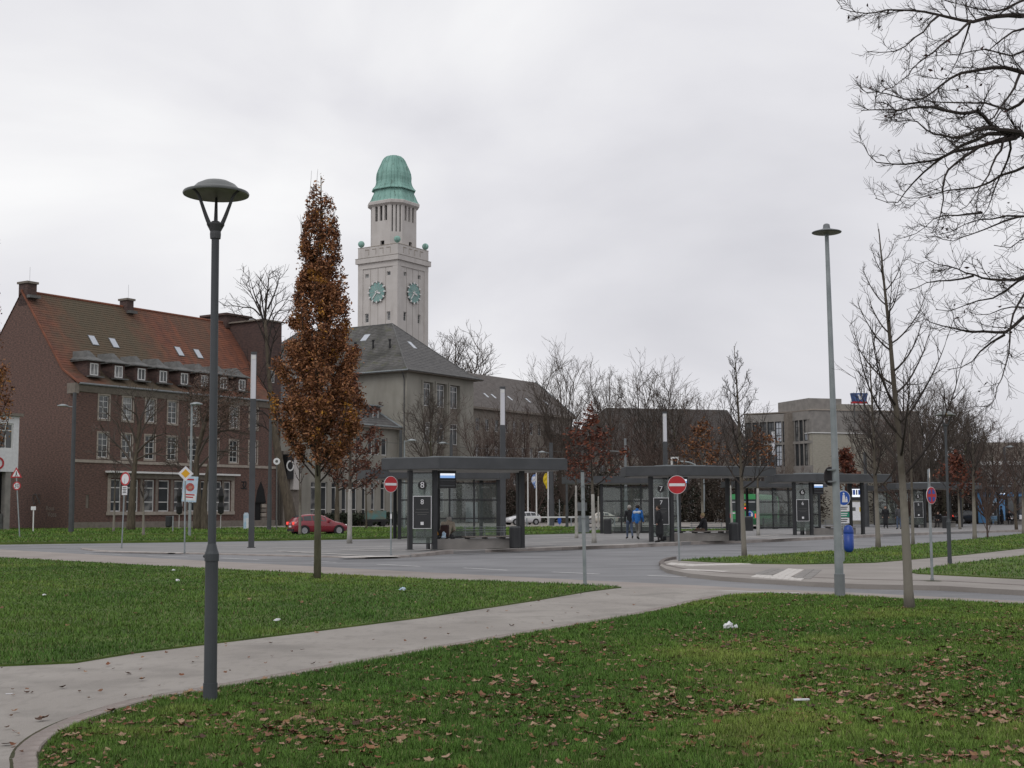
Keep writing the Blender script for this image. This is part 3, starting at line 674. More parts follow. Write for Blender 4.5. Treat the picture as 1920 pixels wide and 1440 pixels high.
for q in order[:N_IND]:
    o = link('fallen_leaf', leaf_protos[lr.randrange(14)], None, (LX[q], LY[q], 0.040 + lr.uniform(0, .012)))
    o.rotation_euler = (lr.uniform(-.32, .32), lr.uniform(-.32, .32), lr.uniform(0, 6.28)); s_ = lr.uniform(.5, 1.2); o.scale = (s_, s_, s_)
    tag(o, 'curled brown leaf lying in the grass nearest the viewer', 'leaf', 'fallen leaves in the foreground grass')
def leaf_heap(name, label, XY, z):
    Vs, Fs, Cs, off = [], [], [], 0
    for x, y in XY:
        V, Fc, C = leaf_mesh(lr, lr.choice((.7, 1, 1, 1.5)) * lr.uniform(0.018, 0.034), LEAF_COLS[lr.randrange(8)])
        a, b, c = (Matrix.Rotation(lr.uniform(0, 6.28), 3, 'Z') @ Matrix.Rotation(lr.uniform(-.35, .35), 3, 'X') @ Matrix.Rotation(lr.uniform(-.35, .35), 3, 'Y'))
        V = V @ np.array([a, b, c]).T + np.array([x, y, z + lr.uniform(0, .02)])
        Vs.append(V); Fs.append(Fc + off); Cs.append(C); off += 11
    o = link(name, np_mesh(name, np.concatenate(Vs), np.concatenate(Fs), np.concatenate(Cs), ('leaf',)))
    return tag(o, label, 'leaves', kind='stuff')
leaf_heap('leaf_litter_front', 'scattered brown leaves further back on the foreground lawn', [(LX[q], LY[q]) for q in order[N_IND:]], 0.038)
leaf_heap('leaf_litter_side', 'few brown leaves scattered on the lawn beyond the path', list(zip(LX2, LY2)), 0.055)
lone = [(298, 1288), (160, 1263), (500, 1262), (510, 1233), (700, 1203), (760, 1204), (850, 1162), (960, 1174), (60, 1300), (20, 1345), (620, 1245), (240, 1265), (915, 1147), (1190, 1112), (1060, 1150)]
leaf_heap('leaf_litter_path', 'single brown leaves and crumbs lying on the footpath', [tuple(G(*q, 0.012).xy) for q in lone + [(x_, y_) for x_, y_ in zip(rs.uniform(0, 1250, 260), rs.uniform(1110, 1420, 260)) if in_poly(np.array([G(x_, y_).x]), np.array([G(x_, y_).y]), [(p.x, p.y) for p in px_poly(E_LEFT_LOW + E_FRONT[:14][::-1] + [(60, 1440), (-300, 1600)])])[0]]], 0.014)

for px, py, z, rr, nm in ((1706, 1143, .037, .30, 'tree'), (1748, 1089, .103, .22, 'post'), (1396, 1045, .133, .3, 'tree'), (595, 1088, .037, .22, 'tree'), (1647, 1030, .133, .4, 'tree')):
    c = G(px, py, z); m = MB(); r = random.Random(px)
    m.add([(c.x, c.y, z + .012)] + [(c.x + rr * r.uniform(.6, 1.3) * math.cos(k * .45), c.y + rr * r.uniform(.6, 1.3) * math.sin(k * .45), z) for k in range(14)], [(0, 1 + k, 1 + (k + 1) % 14) for k in range(14)])
    struct('soil_patch', m, 'soil')
# ------------------------------------------------------------------ building helpers
UA = R(33.3)                                    # the street runs 33 degrees to the side of the line of sight
U = Vector((math.sin(UA), math.cos(UA), 0)); VV = Vector((-U.y, U.x, 0))
RZU = math.pi / 2 - UA
def along(px, O, d, row=900):
    """how far along direction d from O the photo column px is met"""
    r = ray(px, row); k = r.x / r.y
    return (k * O.y - O.x) / (d.x - k * d.y)
def facade(mb, o, a, w, h, ops, depth=0.2, m=0, mr=None):
    """a wall face with real openings and reveals; o lower corner, a direction of the wall, inward is to the left of a"""
    ax, ay = a; ix, iy = -ay, ax
    mr = m if mr is None else mr
    xs = sorted({0.0, w, *[q[0] for q in ops], *[q[0] + q[2] for q in ops]}); zs = sorted({0.0, h, *[q[1] for q in ops], *[q[1] + q[3] for q in ops]})
    pt = lambda s_, z, d=0.0: (o[0] + ax * s_ + ix * d, o[1] + ay * s_ + iy * d, o[2] + z)
    for z0, z1 in zip(zs, zs[1:]):
        run = None
        for x0, x1 in zip(xs, xs[1:]):
            cx, cz = (x0 + x1) / 2, (z0 + z1) / 2
            hole = any(q[0] < cx < q[0] + q[2] and q[1] < cz < q[1] + q[3] for q in ops)
            if hole:
                if run is not None: mb.quad(pt(run, z0), pt(x0, z0), pt(x0, z1), pt(run, z1), m); run = None
            elif run is None: run = x0
        if run is not None: mb.quad(pt(run, z0), pt(w, z0), pt(w, z1), pt(run, z1), m)
    for s_, z, ww, hh in ops:
        c = [(s_, z), (s_ + ww, z), (s_ + ww, z + hh), (s_, z + hh)]
        for i in range(4):
            p, q = c[i], c[(i + 1) % 4]
            mb.quad(pt(*p), pt(*q), pt(*q, depth), pt(*p, depth), mr)
WC = {}
wr_ = random.Random(77)
def window(parent, loc, rz, w, h, cols, rows, t=0.07, fm='white_frame', gm='pane', name='window', bars=None, thin=0.035):
    """window part with its frame and bars; the glass is its sub-part. bars: list of z fractions of horizontal bars"""
    if gm == 'pane' and wr_.random() < .28: gm = 'pane_curtain'
    key = (round(w, 2), round(h, 2), cols, rows, t, fm, gm, tuple(bars or ()))
    if key not in WC:
        mb = MB()
        mb.box(0, 0, 0, w, .07, t); mb.box(0, 0, h - t, w, .07, h); mb.box(0, 0, t, t, .07, h - t); mb.box(w - t, 0, t, w, .07, h - t)
        for i in range(1, cols): x = w * i / cols; mb.box(x - thin / 2, .012, t, x + thin / 2, .06, h - t)
        for z in (bars if bars is not None else [i / rows for i in range(1, rows)]): mb.box(t, .015, h * z - thin / 2, w - t, .056, h * z + thin / 2)
        g_ = MB(); g_.box(t * .5, .04, t * .5, w - t * .5, .052, h - t * .5)
        WC[key] = (mb.mesh(name, (fm,)), g_.mesh('pane', (gm,)))
    f = link(name, WC[key][0], parent, loc, rz); link('pane', WC[key][1], f)
    return f
def courses(mb, e0, e1, r0, r1, n, step=0.03, m=0, lip=0.0):
    """a roof slope laid in n overlapping courses; e0-e1 is the eave, r0-r1 the ridge side"""
    e0, e1, r0, r1 = map(Vector, (e0, e1, r0, r1))
    nrm = (e1 - e0).cross(r0 - e0).normalized()
    if nrm.z < 0: nrm = -nrm
    for i in range(n):
        a0, a1 = e0.lerp(r0, i / n), e1.lerp(r1, i / n); b0, b1 = e0.lerp(r0, (i + 1) / n), e1.lerp(r1, (i + 1) / n)
        u = nrm * step
        mb.add([a0 + u, a1 + u, b1 + u * .15, b0 + u * .15, a0 - u, a1 - u], [(0, 1, 2, 3), (4, 5, 1, 0)], m)

# ------------------------------------------------------------------ red brick building with tiled roof
O1 = B(137, 128)
L1 = along(521, O1, U); D1 = 17.4
bb = thing('brick_building', 'dark red brick building with steep tiled roof and a row of dormers', 'building', O1, RZU)
EAVE, RIDGE, KICK = 14.05, 23.9, 15.55
S1 = lambda px: along(px, O1, U)
upx = [191.5, 237, 280, 321]
s_first, s_step = S1(191.5), (S1(321) - S1(191.5)) / 3
ups = [s_first + s_step * i for i in range(9) if s_first + s_step * i < L1 - 1.2]
z_at = lambda py, px=230: P(px, py, O1.y + U.y * S1(px)).z
zu0, zu1 = 10.85, 13.15; zl0, zl1 = 7.05, 9.45
zg0, zg1 = 1.75, 4.95
ops = [(s_ - .62, z0, 1.24, z1 - z0) for s_ in ups for z0, z1 in ((zu0, zu1), (zl0, zl1))]
gpx = [(208, 228), (238, 260), (271, 290), (298, 318), (327, 345), (353, 370), (377, 393), (400, 416), (420, 433)]
gops = [(S1(a), zg0, S1(b) - S1(a), zg1 - zg0) for a, b in gpx]
arch_s = S1(489)
w = MB(); facade(w, (0, 0, 0), (1, 0), L1, EAVE, ops + gops + [(S1(165) - .2, 2.1, .42, 1.3), (arch_s - .85, 0.15, 1.7, 2.6)], 0.22)
# the pointed head of the niche is cut as a stepped pair of sloping cheeks
w.quad((L1, 0, 0), (L1, D1, 0), (L1, D1, EAVE), (L1, 0, EAVE)); w.quad((0, D1, 0), (L1, D1, 0), (L1, D1, EAVE), (0, D1, EAVE))
gp = [(0, 0), (0, EAVE), (2.0, KICK), (8.7, RIDGE - .1), (D1 - 2.0, KICK), (D1, EAVE), (D1, 0)]
w.add([(0, y, z) for y, z in gp], [tuple(range(len(gp)))[::-1]])
w.add([(L1, y, z) for y, z in gp], [tuple(range(len(gp)))])
w.build('wall', 'brick', bb, fix=False)
pl = MB(); pl.box(-.05, -.06, 0.0, L1 + .02, -.003, .75); pl.build('plinth', 'stone_dark', bb)
st = MB(); st.box(-.02, -.09, 6.5, L1, -.003, 6.78); st.build('string_course', 'stone_trim', bb)
co = MB(); co.extrude_x([(-.02, EAVE - .75), (-.12, EAVE - .72), (-.34, EAVE - .16), (-.34, EAVE), (-.02, EAVE)], -.05, L1 + .02); co.build('eaves_cornice', 'stone_dark', bb)
ks = MB(); ks.box(-.5, -.42, EAVE - .95, -.004, .75, EAVE + .05); ks.build('kneeler_stone', 'stone_dark', bb)
gt = MB(); gt.tube([(-.1, -.52, EAVE + .02), (L1 + .1, -.52, EAVE + .02)], .11, 8); gt.build('gutter', 'galvanised_dull', bb)
for i, x in enumerate((L1 - .35,)):
    d_ = MB(); d_.tube([(x, -.12, .2), (x, -.12, EAVE - .8), (x, -.45, EAVE - .05)], .06, 6); d_.build('downpipe', 'lead', bb)
def surround(parent, s_, z0, ww, hh, y=0.0, t=.16, mm='stone_trim', sill=True):
    f = MB(); f.box(s_ - t, y - .05, z0 - (.2 if sill else t), s_ + ww + t, y - .004, z0 - .002); f.box(s_ - t, y - .05, z0 + hh + .002, s_ + ww + t, y - .004, z0 + hh + t)
    f.box(s_ - t, y - .045, z0, s_ - .003, y - .004, z0 + hh); f.box(s_ + ww + .003, y - .045, z0, s_ + ww + t, y - .004, z0 + hh)
    return f.build('window_surround', mm, parent)
for s_, z0, ww, hh in ops:
    window(bb, (s_, .12, z0), 0, ww, hh, 2, 4, .09, thin=.05); surround(bb, s_, z0, ww, hh)
for s_, z0, ww, hh in gops:
    window(bb, (s_, .13, z0), 0, ww, hh, 1, 3, .11, bars=[.3, .74], thin=.10)
ga, gb_ = gops[0][0], gops[-1][0] + gops[-1][2]
f = MB(); f.box(ga - .5, -.16, zg0 - .35, gb_ + .5, -.004, zg0 - .004); f.build('sill_ledge', 'stone_trim', bb)
for xa_, xb_ in ((ga - .4, ga - .02), (gb_ + .02, gb_ + .5)): f = MB(); f.box(xa_, -.06, zg0, xb_, -.004, zg1 + .5); f.build('bay_jamb', 'stone_trim', bb)
f = MB(); f.box(ga - .7, -.75, zg1 + .62, gb_ + .7, -.004, zg1 + .80); f.build('canopy_slab', 'white_metal', bb)
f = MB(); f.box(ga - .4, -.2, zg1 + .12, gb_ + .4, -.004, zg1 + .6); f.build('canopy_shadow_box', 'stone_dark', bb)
for i in range(len(gops) - 1):
    x = (gops[i][0] + gops[i][2] + gops[i + 1][0]) / 2
    f = MB(); f.box(x - .16, -.05, zg0 + .004, x + .16, -.004, zg1 + .1); f.build('pilaster', 'stone_dark', bb)
# pointed niche with stacked stone blocks
f = MB(); pts = [(arch_s - .85, 2.7), (arch_s - .55, 4.1), (arch_s, 5.1), (arch_s + .55, 4.1), (arch_s + .85, 2.7)]
f.add([(x, -.012, z) for x, z in pts], [(0, 1, 2, 3, 4)]); f.build('niche_head', 'dark_void', bb)
f = MB(); f.box(arch_s - .84, .21, .15, arch_s + .84, .23, 2.74); f.build('niche_back', 'dark_void', bb)
for k in range(5): f = MB(); f.box(arch_s + .25, -.02, .15 + k * .5, arch_s + .95, .2, .15 + k * .5 + .4); f.build('niche_block', 'stone_dark' if k % 2 else 'stone_trim', bb)
f = MB(); f.box(S1(165) - .2, .1, 2.1, S1(165) + .22, .14, 3.4); f.build('meter_door', 'stone_dark', bb)
# roof
m_ = mat('tile_mossy', (0.185, 0.070, 0.042), (0.105, 0.047, 0.034), 1.3, 0.88, 0.3, 14, detail=9, contrast=(0.3, 0.7))
overlay_noise(m_, (0.088, 0.070, 0.048), 0.13, 0.44, 0.62, (1.1, 1, 1), 0.5)
overlay_noise(m_, (0.21, 0.075, 0.04), 1.0, 0.56, 0.70, (1.6, 0.15, 0.15), 0.55)
moss_band(m_, (0.082, 0.074, 0.048), 4.0, 8.0, 15.0, 20.0, .8)
r_ = MB(); OH = .32
courses(r_, (-OH * .3, -.55, EAVE), (L1 + .05, -.55, EAVE), (-OH * .3, 2.0, KICK), (L1 + .05, 2.0, KICK), 9, .035)
courses(r_, (-OH * .3, 2.0, KICK), (L1 + .05, 2.0, KICK), (-OH * .3, 8.7, RIDGE), (L1 + .05, 8.7, RIDGE), 32, .035)
courses(r_, (-OH * .3, D1 - 2.0, KICK), (L1 + .05, D1 - 2.0, KICK), (-OH * .3, 8.7, RIDGE), (L1 + .05, 8.7, RIDGE), 20, .035)
courses(r_, (-OH * .3, D1 + .5, EAVE), (L1 + .05, D1 + .5, EAVE), (-OH * .3, D1 - 2.0, KICK), (L1 + .05, D1 - 2.0, KICK), 6, .035)
rf = r_.build('roof', 'tile_mossy', bb)
f = MB(); f.tube([(-.12, 8.7, RIDGE + .02), (L1 + .05, 8.7, RIDGE + .02)], .15, 8); f.build('ridge_tiles', 'tile_red', rf)
f = MB(); f.bar((-.12, -.55, EAVE + .05), (-.12, 2.0, KICK + .05), .14, .16); f.bar((-.12, 2.0, KICK + .05), (-.12, 8.7, RIDGE + .05), .14, .16); f.build('verge_tiles', 'tile_red', rf)
def chimney(parent, x, y, z, wx, wy, h, mm='brick_dark'):
    c = MB(); c.box(x - wx / 2, y - wy / 2, z - 1.5, x + wx / 2, y + wy / 2, z + h); o = c.build('chimney', mm, parent)
    c = MB(); c.box(x - wx / 2 - .14, y - wy / 2 - .14, z + h - .02, x + wx / 2 + .14, y + wy / 2 + .14, z + h + .2); c.build('chimney_cap', 'stone_dark', o)
    c = MB(); c.box(x - wx / 2 - .1, y - wy / 2 - .55, z - .75, x + wx / 2 + .1, y - wy / 2 - .05, z - .45); c.build('flashing', 'lead', o)
    c = MB(); c.tube([(x + .2, y, z + h), (x + .2, y, z + h + 1.8)], .012, 5); c.build('lightning_rod', 'lead', o)
chimney(bb, .55, 8.6, RIDGE, 1.1, 1.4, .78)
sx = S1(242) if False else None
chimney(bb, 13.2, 8.6, RIDGE, .9, 1.2, .72)
def roof_y(z):
    return 2.0 + (z - KICK) * (8.7 - 2.0) / (RIDGE - KICK)
# dormers
dpx = [169, 215.5, 258.7, 300, 340, 378, 414, 449]
for i, px in enumerate(dpx):
    Od = O1 + VV * 0.75; s_ = along(px, Od, U)
    zb = 15.1; yb = .55; ww, hh = .98, 1.2
    d_ = MB()
    d_.box(s_ - .78, yb + .06, zb - .1, s_ - ww / 2, 4.2, zb + hh + .3); d_.box(s_ + ww / 2, yb + .06, zb - .1, s_ + .78, 4.2, zb + hh + .3)
    d_.box(s_ - ww / 2, yb + .08, zb + hh, s_ + ww / 2, 4.2, zb + hh + .3); d_.box(s_ - ww / 2, yb + .3, zb - .1, s_ + ww / 2, 2.2, zb + hh)
    do = d_.build('dormer', 'brick_dark', bb)
    h_ = MB(); za = zb + hh + .28
    V_ = [(s_ - 1.12, yb - .28, za), (s_ + 1.12, yb - .28, za), (s_ + 1.12, 3.0, za + .1), (s_ - 1.12, 3.0, za + .1),
          (s_ - .55, yb + .40, za + .36), (s_ + .55, yb + .40, za + .36), (s_ + .14, yb + .95, za + 1.05), (s_ - .14, yb + .95, za + 1.05), (s_ + .14, 4.9, za + 1.12), (s_ - .14, 4.9, za + 1.12), (s_ + .6, 3.6, za + .42), (s_ - .6, 3.6, za + .42)]
    h_.add(V_, [(0, 1, 5, 4), (4, 5, 6, 7), (1, 2, 10, 5), (5, 10, 8, 6), (3, 0, 4, 11), (11, 4, 7, 9), (7, 6, 8, 9), (2, 3, 11, 10), (10, 11, 9, 8)])
    h_.box(s_ - 1.12, yb - .28, za - .09, s_ + 1.12, 2.9, za - .002)
    h_.build('dormer_roof', 'lead', do)
    window(bb, (s_ - ww / 2, yb, zb), 0, ww, hh, 2, 1, .1, name='dormer_window', thin=.09)
    f = MB(); f.box(s_ - .85, yb - .5, zb - .22, s_ + .85, yb + .1, zb - .08); f.build('dormer_sill', 'lead', do)
for px, py in ((168, 626), (207, 632), (331, 650), (367, 655)):
    zc = 19.2; yc = roof_y(zc); s_ = along(px, O1 + VV * yc, U)
    sl_ = Vector((0, 8.7 - 2.0, RIDGE - KICK)).normalized(); nn = Vector((0, -sl_.z, sl_.y)); c = Vector((s_, yc, zc)) + nn * .08
    f = MB(); ex = Vector((.45, 0, 0)); ey = sl_ * .72
    f.add([c - ex - ey, c + ex - ey, c + ex + ey, c - ex + ey, c - ex - ey - nn * .15, c + ex - ey - nn * .15, c + ex + ey - nn * .15, c - ex + ey - nn * .15], [(0, 1, 2, 3), (0, 4, 5, 1), (1, 5, 6, 2), (2, 6, 7, 3), (3, 7, 4, 0)])
    o = f.build('skylight', 'lead', bb)
    ex *= .82; ey *= .88; c2 = c + nn * .012
    f = MB(); f.add([c2 - ex - ey, c2 + ex - ey, c2 + ex + ey, c2 - ex + ey], [(0, 1, 2, 3)]); f.build('skylight_pane', 'pane_sky', o)
# graffiti scrawl on the gable wall, low down
for body, dy, dz, sz, mt in (('Rous', -3.4, 2.1, .62, 'render_brown'), ('Voss', -3.1, 1.5, .7, 'render_brown')):
    me = text_mesh(body, sz, mt, .002); o = link('graffiti', me, bb, (-.012, -dy + .0, dz), -math.pi / 2)
f = MB(); rg = random.Random(8); pp = [(-.02, 5.5 + .65 * math.cos(t * .9) * (1 - t * .02), 3.0 + .5 * math.sin(t * 1.3)) for t in np.linspace(0, 16, 60)]
f.tube(pp, .022, 4); f.build('graffiti_swirl', 'lead', bb)
# two iron letters beside the far window
for q, xx in (('3', S1(455)), ('2', S1(459.5))): link('house_number', text_mesh(q, 1.25, 'sign_black', .02), bb, (xx, -.03, 4.55))

# taller brick block at the end of the roof with flat parapet
tb = thing('brick_stair_block', 'tall dark brick block with flat parapet at the end of the tiled roof', 'building', O1 + U * (L1 - 1.2), RZU)
zt = 23.75
ops2 = [(1.2, 16.6, .8, 1.5), (1.2, 12.8, .8, 1.5)]
w = MB(); facade(w, (1.3, 2.6, 0), (1, 0), 3.0, zt, ops2, .2)
w.quad((1.3, 2.6, 0), (1.3, 14, 0), (1.3, 14, zt + .7), (1.3, 2.6, zt)); w.quad((4.3, 2.6, 0), (4.3, 14, 0), (4.3, 14, zt), (4.3, 2.6, zt)); w.quad((1.3, 14, 0), (4.3, 14, 0), (4.3, 14, zt), (1.3, 14, zt))
w.quad((1.3, 2.6, zt), (4.3, 2.6, zt), (4.3, 14, zt), (1.3, 14, zt)); w.build('wall', 'brick_dark', tb, fix=False)
f = MB(); f.box(1.0, 2.4, zt, 4.5, 8.2, zt + .16); f.build('parapet_cap', 'stone_dark', tb)
f = MB(); f.box(.7, 8.0, zt - .5, 4.4, 12.0, zt + 1.0); f.box(.4, 7.7, zt + 1.0, 4.7, 12.2, zt + 1.25); f.build('chimney_block', 'brick_dark', tb)
for s_, z0, ww, hh in ops2: window(tb, (1.3 + s_, 2.72, z0), 0, ww, hh, 2, 2, .08)

# ------------------------------------------------------------------ town hall wing with hipped slate roof
O2 = B(762, 170)
W2, D2 = along(888, O2, U), 34.0
hw = thing('town_hall_wing', 'tall grey rendered town hall wing with hipped slate roof', 'building', O2, RZU)
E2, R2 = 19.6, 27.2
zrow = [(15.4, 18.4), (10.5, 13.3), (5.9, 8.6), (1.6, 4.2)]
S2 = lambda px: along(px, O2, U)
cols2 = [(797, 806), (823, 833), (848, 858)]
ops3 = [(S2(a) - .25, 1.2, S2(b) - S2(a) + .75, 17.3) for a, b in ((796, 808), (821, 834), (846, 859))]
w = MB(); facade(w, (0, 0, 0), (1, 0), W2, E2, ops3, .55)
w.quad((0, D2, 0), (0, 0, 0), (0, 0, E2), (0, D2, E2)); w.quad((W2, 0, 0), (W2, D2, 0), (W2, D2, E2), (W2, 0, E2)); w.quad((W2, D2, 0), (0, D2, 0), (0, D2, E2), (W2, D2, E2))
w.build('wall', 'render_grey', hw, fix=False)
for s_, z0, ww, hh in ops3:
    f = MB(); f.box(s_ - .01, .5, z0, s_ + ww + .01, .56, z0 + hh); f.build('window_bay', 'render_brown', hw)
    for a, b in zrow:
        window(hw, (s_ + .25, .40, a), 0, ww - .5, b - a, 2, 1, .1, bars=[.75], thin=.08)
    f = MB(); f.box(s_ - .42, -.12, 1.2, s_ - .1, -.003, E2 - .9); f.build('pilaster', 'render_grey', hw)
OV = .95
ea, eb, ec, ed = (-OV, -OV, E2), (W2 + OV, -OV, E2), (W2 + OV, D2 + OV, E2), (-OV, D2 + OV, E2)
ra, rb = (W2 / 2, 8.3, R2), (W2 / 2, D2 - 8, R2)
ki = lambda e_, r_, t=.16: (Vector(e_).lerp(Vector(r_), t) + Vector((0, 0, -.42)))
r_ = MB()
KA, KB, KC, KD = ki(ea, ra), ki(eb, ra), ki(ec, rb), ki(ed, rb)
courses(r_, ea, eb, KA, KB, 5, .03); courses(r_, KA, KB, ra, ra, 26, .03)
courses(r_, eb, ec, KB, KC, 5, .03); courses(r_, KB, KC, ra, rb, 26, .03)
rf2 = r_.build('roof', 'slate', hw, fix=False)
r_ = MB(); courses(r_, ed, ea, KD, KA, 5, .03); courses(r_, KD, KA, rb, ra, 26, .03)
r_.build('mossy_slope', 'slate_moss', rf2, fix=False)
f = MB(); f.tube([ra, rb], .12, 6); f.tube([KA, ra], .10, 6); f.tube([KB, ra], .10, 6); f.tube([ea, KA], .09, 6); f.tube([eb, KB], .09, 6); f.build('ridge_capping', 'lead', rf2)
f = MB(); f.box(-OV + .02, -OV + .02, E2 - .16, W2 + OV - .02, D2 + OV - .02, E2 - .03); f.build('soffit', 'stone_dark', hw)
f = MB(); f.tube([(-OV - .05, D2, E2 + .02), (-OV - .05, -OV - .05, E2 + .02)], .1, 6); f.build('gutter', 'galvanised', hw)
f = MB(); f.tube([(-OV - .05, -OV - .05, E2 + .02), (W2 + OV, -OV - .05, E2 + .02)], .1, 6); f.build('gutter', 'lead', hw)
f = MB(); f.tube([(-.1, .35, 0), (-.1, .35, E2 - 1.1), (-.6, .2, E2 - .3), (-.9, .2, E2)], .09, 6); f.build('downpipe', 'lead', hw)
def on_slope(parent, a, b, c, fr, fu, wx, wy, mt, name, lift=.06):
    """a flat pane on the slope spanned by eave a-b and top point c"""
    a, b, c = Vector(a), Vector(b), Vector(c); ex = (b - a).normalized(); p = a.lerp(b, fr); n_ = (b - a).cross(c - a).normalized()
    if n_.z < 0: n_ = -n_
    ey = n_.cross(ex).normalized()
    if ey.z < 0: ey = -ey
    hgt = (c - a).dot(ey); q = p + ey * hgt * fu + n_ * lift
    f = MB(); f.add([q - ex * wx - ey * wy, q + ex * wx - ey * wy, q + ex * wx + ey * wy, q - ex * wx + ey * wy] + [v - n_ * .1 for v in (q - ex * wx - ey * wy, q + ex * wx - ey * wy, q + ex * wx + ey * wy, q - ex * wx + ey * wy)],
                    [(0, 1, 2, 3), (0, 4, 5, 1), (1, 5, 6, 2), (2, 6, 7, 3), (3, 7, 4, 0)]); return f.build(name, mt, parent)
on_slope(hw, KA, KB, ra, .47, .52, .35, .75, 'pane_sky', 'skylight')
on_slope(hw, KA, KD, (W2 / 2, 0, R2), .33, .72, .5, .7, 'pane_sky', 'skylight')
for fr, fu in ((.17, .42), (.26, .44), (.35, .42)):
    p = Vector(KA).lerp(Vector(KD), fr - .02); q = p.lerp(Vector((W2 / 2, p.y, R2)), fu)
    f = MB(); f.tube([q, q + Vector((0, 0, 1.0))], .14, 6); f.tube([q + Vector((0, 0, 1.0)), q + Vector((0, 0, 1.2))], .22, 6); f.build('roof_vent', 'sign_black', hw)
f = MB(); q = Vector(KA).lerp(Vector(KD), .52).lerp(Vector((W2 / 2, 17, R2)), .1); f.box(q.x - .3, q.y - 1.3, q.z, q.x + 2.5, q.y + 1.3, q.z + 1.2); f.build('dormer', 'slate', hw)
f = MB(); f.box(q.x - .8, q.y - 1.7, q.z + 1.2, q.x + 3, q.y + 1.7, q.z + 1.38); f.build('dormer_roof', 'galvanised', hw)

# ------------------------------------------------------------------ low annex between brick building and wing
O3 = O2 + VV * 1.5 - U * 21.6
an = thing('town_hall_annex', 'low grey town hall annex with slate roof and tall ground floor windows', 'building', O3, RZU)
LA, EA = 21.6, 12.3
S3 = lambda px: along(px, O3, U)
g3 = [(583, 595), (602, 614), (622, 632), (641, 651), (660, 670), (679, 687), (696, 704), (714, 723)]
o_g = [(S3(a), 1.1, S3(b) - S3(a), 4.1) for a, b in g3 if S3(a) > .2]
u3 = [(667, 677), (690, 699), (702, 712), (715, 726)]
o_u = [(S3(a), 8.7, S3(b) - S3(a), 2.2) for a, b in u3] + [(S3(a), 6.1 - .9, S3(b) - S3(a), 1.9) for a, b in ((668, 677), (692, 700), (705, 713), (716, 724))]
w = MB(); facade(w, (0, 0, 0), (1, 0), LA + .02, EA, o_g + o_u, .3)
w.quad((0, 14, 0), (0, 0, 0), (0, 0, EA), (0, 14, EA)); w.build('wall', 'render_grey', an, fix=False)
for s_, z0, ww, hh in o_g: window(an, (s_, .2, z0), 0, ww, hh, 1, 1, .1, bars=[.2, .84], thin=.1)
for s_, z0, ww, hh in o_u: window(an, (s_, .2, z0), 0, ww, hh, 1, 1, .12)
r_ = MB(); courses(r_, (-.4, -.7, EA), (LA - .05, -.7, EA), (-.4, 5.6, EA + 5.4), (LA - 5.4, 5.6, EA + 5.4), 16, .03)
courses(r_, (LA - .05, -.7, EA), (LA - .05, 9, EA), (LA - 5.4, 5.6, EA + 5.4), (LA - 5.4, 7, EA + 5.4), 16, .03)
ro = r_.build('roof', 'slate', an, fix=False)
f = MB(); f.bar((LA - .05, -.7, EA + .1), (LA - 5.4, 5.6, EA + 5.5), .2, .18); f.build('verge_board', 'galvanised', ro)
f = MB(); f.box(-.4, -.78, EA - .28, LA + .1, -.005, EA - .02); f.build('eaves_board', 'stone_dark', an)
f = MB(); f.tube([(-.4, -.8, EA + .03), (LA, -.8, EA + .03)], .09, 6); f.build('gutter', 'galvanised', an)
dx_ = along(695, O3 + VV * 1.0, U); f = MB(); f.box(dx_ - 1.6, .7, EA + .3, dx_ + 1.5, 4, EA + 2.6); dm = f.build('dormer', 'slate', an)
f = MB(); f.box(dx_ - 1.9, .4, EA + 2.6, dx_ + 1.7, 4, EA + 2.75); f.build('dormer_roof', 'galvanised', dm)
window(an, (dx_ - .1, .62, EA + .7), 0, 1.1, 1.5, 1, 1, .12, name='dormer_window')
f = MB(); f.box(S3(525), -.5, 0, S3(560), -.004, 8.6); f.build('entrance_screen', 'stone_dark', an)
f = MB(); f.box(S3(524), -1.2, 5.4, S3(536), -.51, 8.2); f.build('entrance_canopy', 'sign_black', an)
f = MB(); xm = (S3(529)); f.ring_y(xm, 6.9, .45, .62, -1.24, -1.205, 20); f.build('emblem_ring', 'white_metal', an)
f = MB(); f.box(S3(538), -1.0, 4.2, S3(552), -.51, 8.4); f.build('entrance_fin', 'tower_stone', an)

# ------------------------------------------------------------------ clock tower
YT = 232.0
tw = thing('clock_tower', 'tall pale clock tower with green copper dome and clock faces', 'tower', B(745, YT, 0, 540), RZU)
ZT = lambda py: P(750, py, YT).z
A = along(801, B(745, YT, 0, 540), U, 540)              # side length from the photograph
Z_par, Z_c0, Z_c1, Z_fr = ZT(456.4), ZT(477.3), ZT(486.5), ZT(494.9)
fr_front = lambda z: z
# left face runs along VV (local y), front-right face along U (local x)
sfx = lambda px: along(px, B(745, YT, 0, 540), U, 540) ; sfy = lambda px: along(px, B(745, YT, 0, 540), VV, 540)
yw = [sfy(688), sfy(728.5)]; xw = [sfx(759.5), sfx(786)]
hs, ht = (ZT(514), ZT(506.5)), (ZT(599), ZT(582))
w = MB()
opx = [(x - .42, z0, .84, z1 - z0) for x in xw for z0, z1 in (hs, ht)]
opy = [(A - y - .42, z0, .84, z1 - z0) for y in yw for z0, z1 in (hs, ht)]
facade(w, (0, 0, 0), (1, 0), A, Z_fr, opx, .35); facade(w, (0, A, 0), (0, -1), A, Z_fr, opy, .35)
w.quad((A, 0, 0), (A, A, 0), (A, A, Z_fr), (A, 0, Z_fr)); w.quad((A, A, 0), (0, A, 0), (0, A, Z_fr), (A, A, Z_fr))
w.build('shaft', 'tower_stone', tw, fix=False)
for s_, z0, ww, hh in opx: window(tw, (s_, .22, z0), 0, ww, hh, 1, 2 if hh > 1.2 else 1, .09)
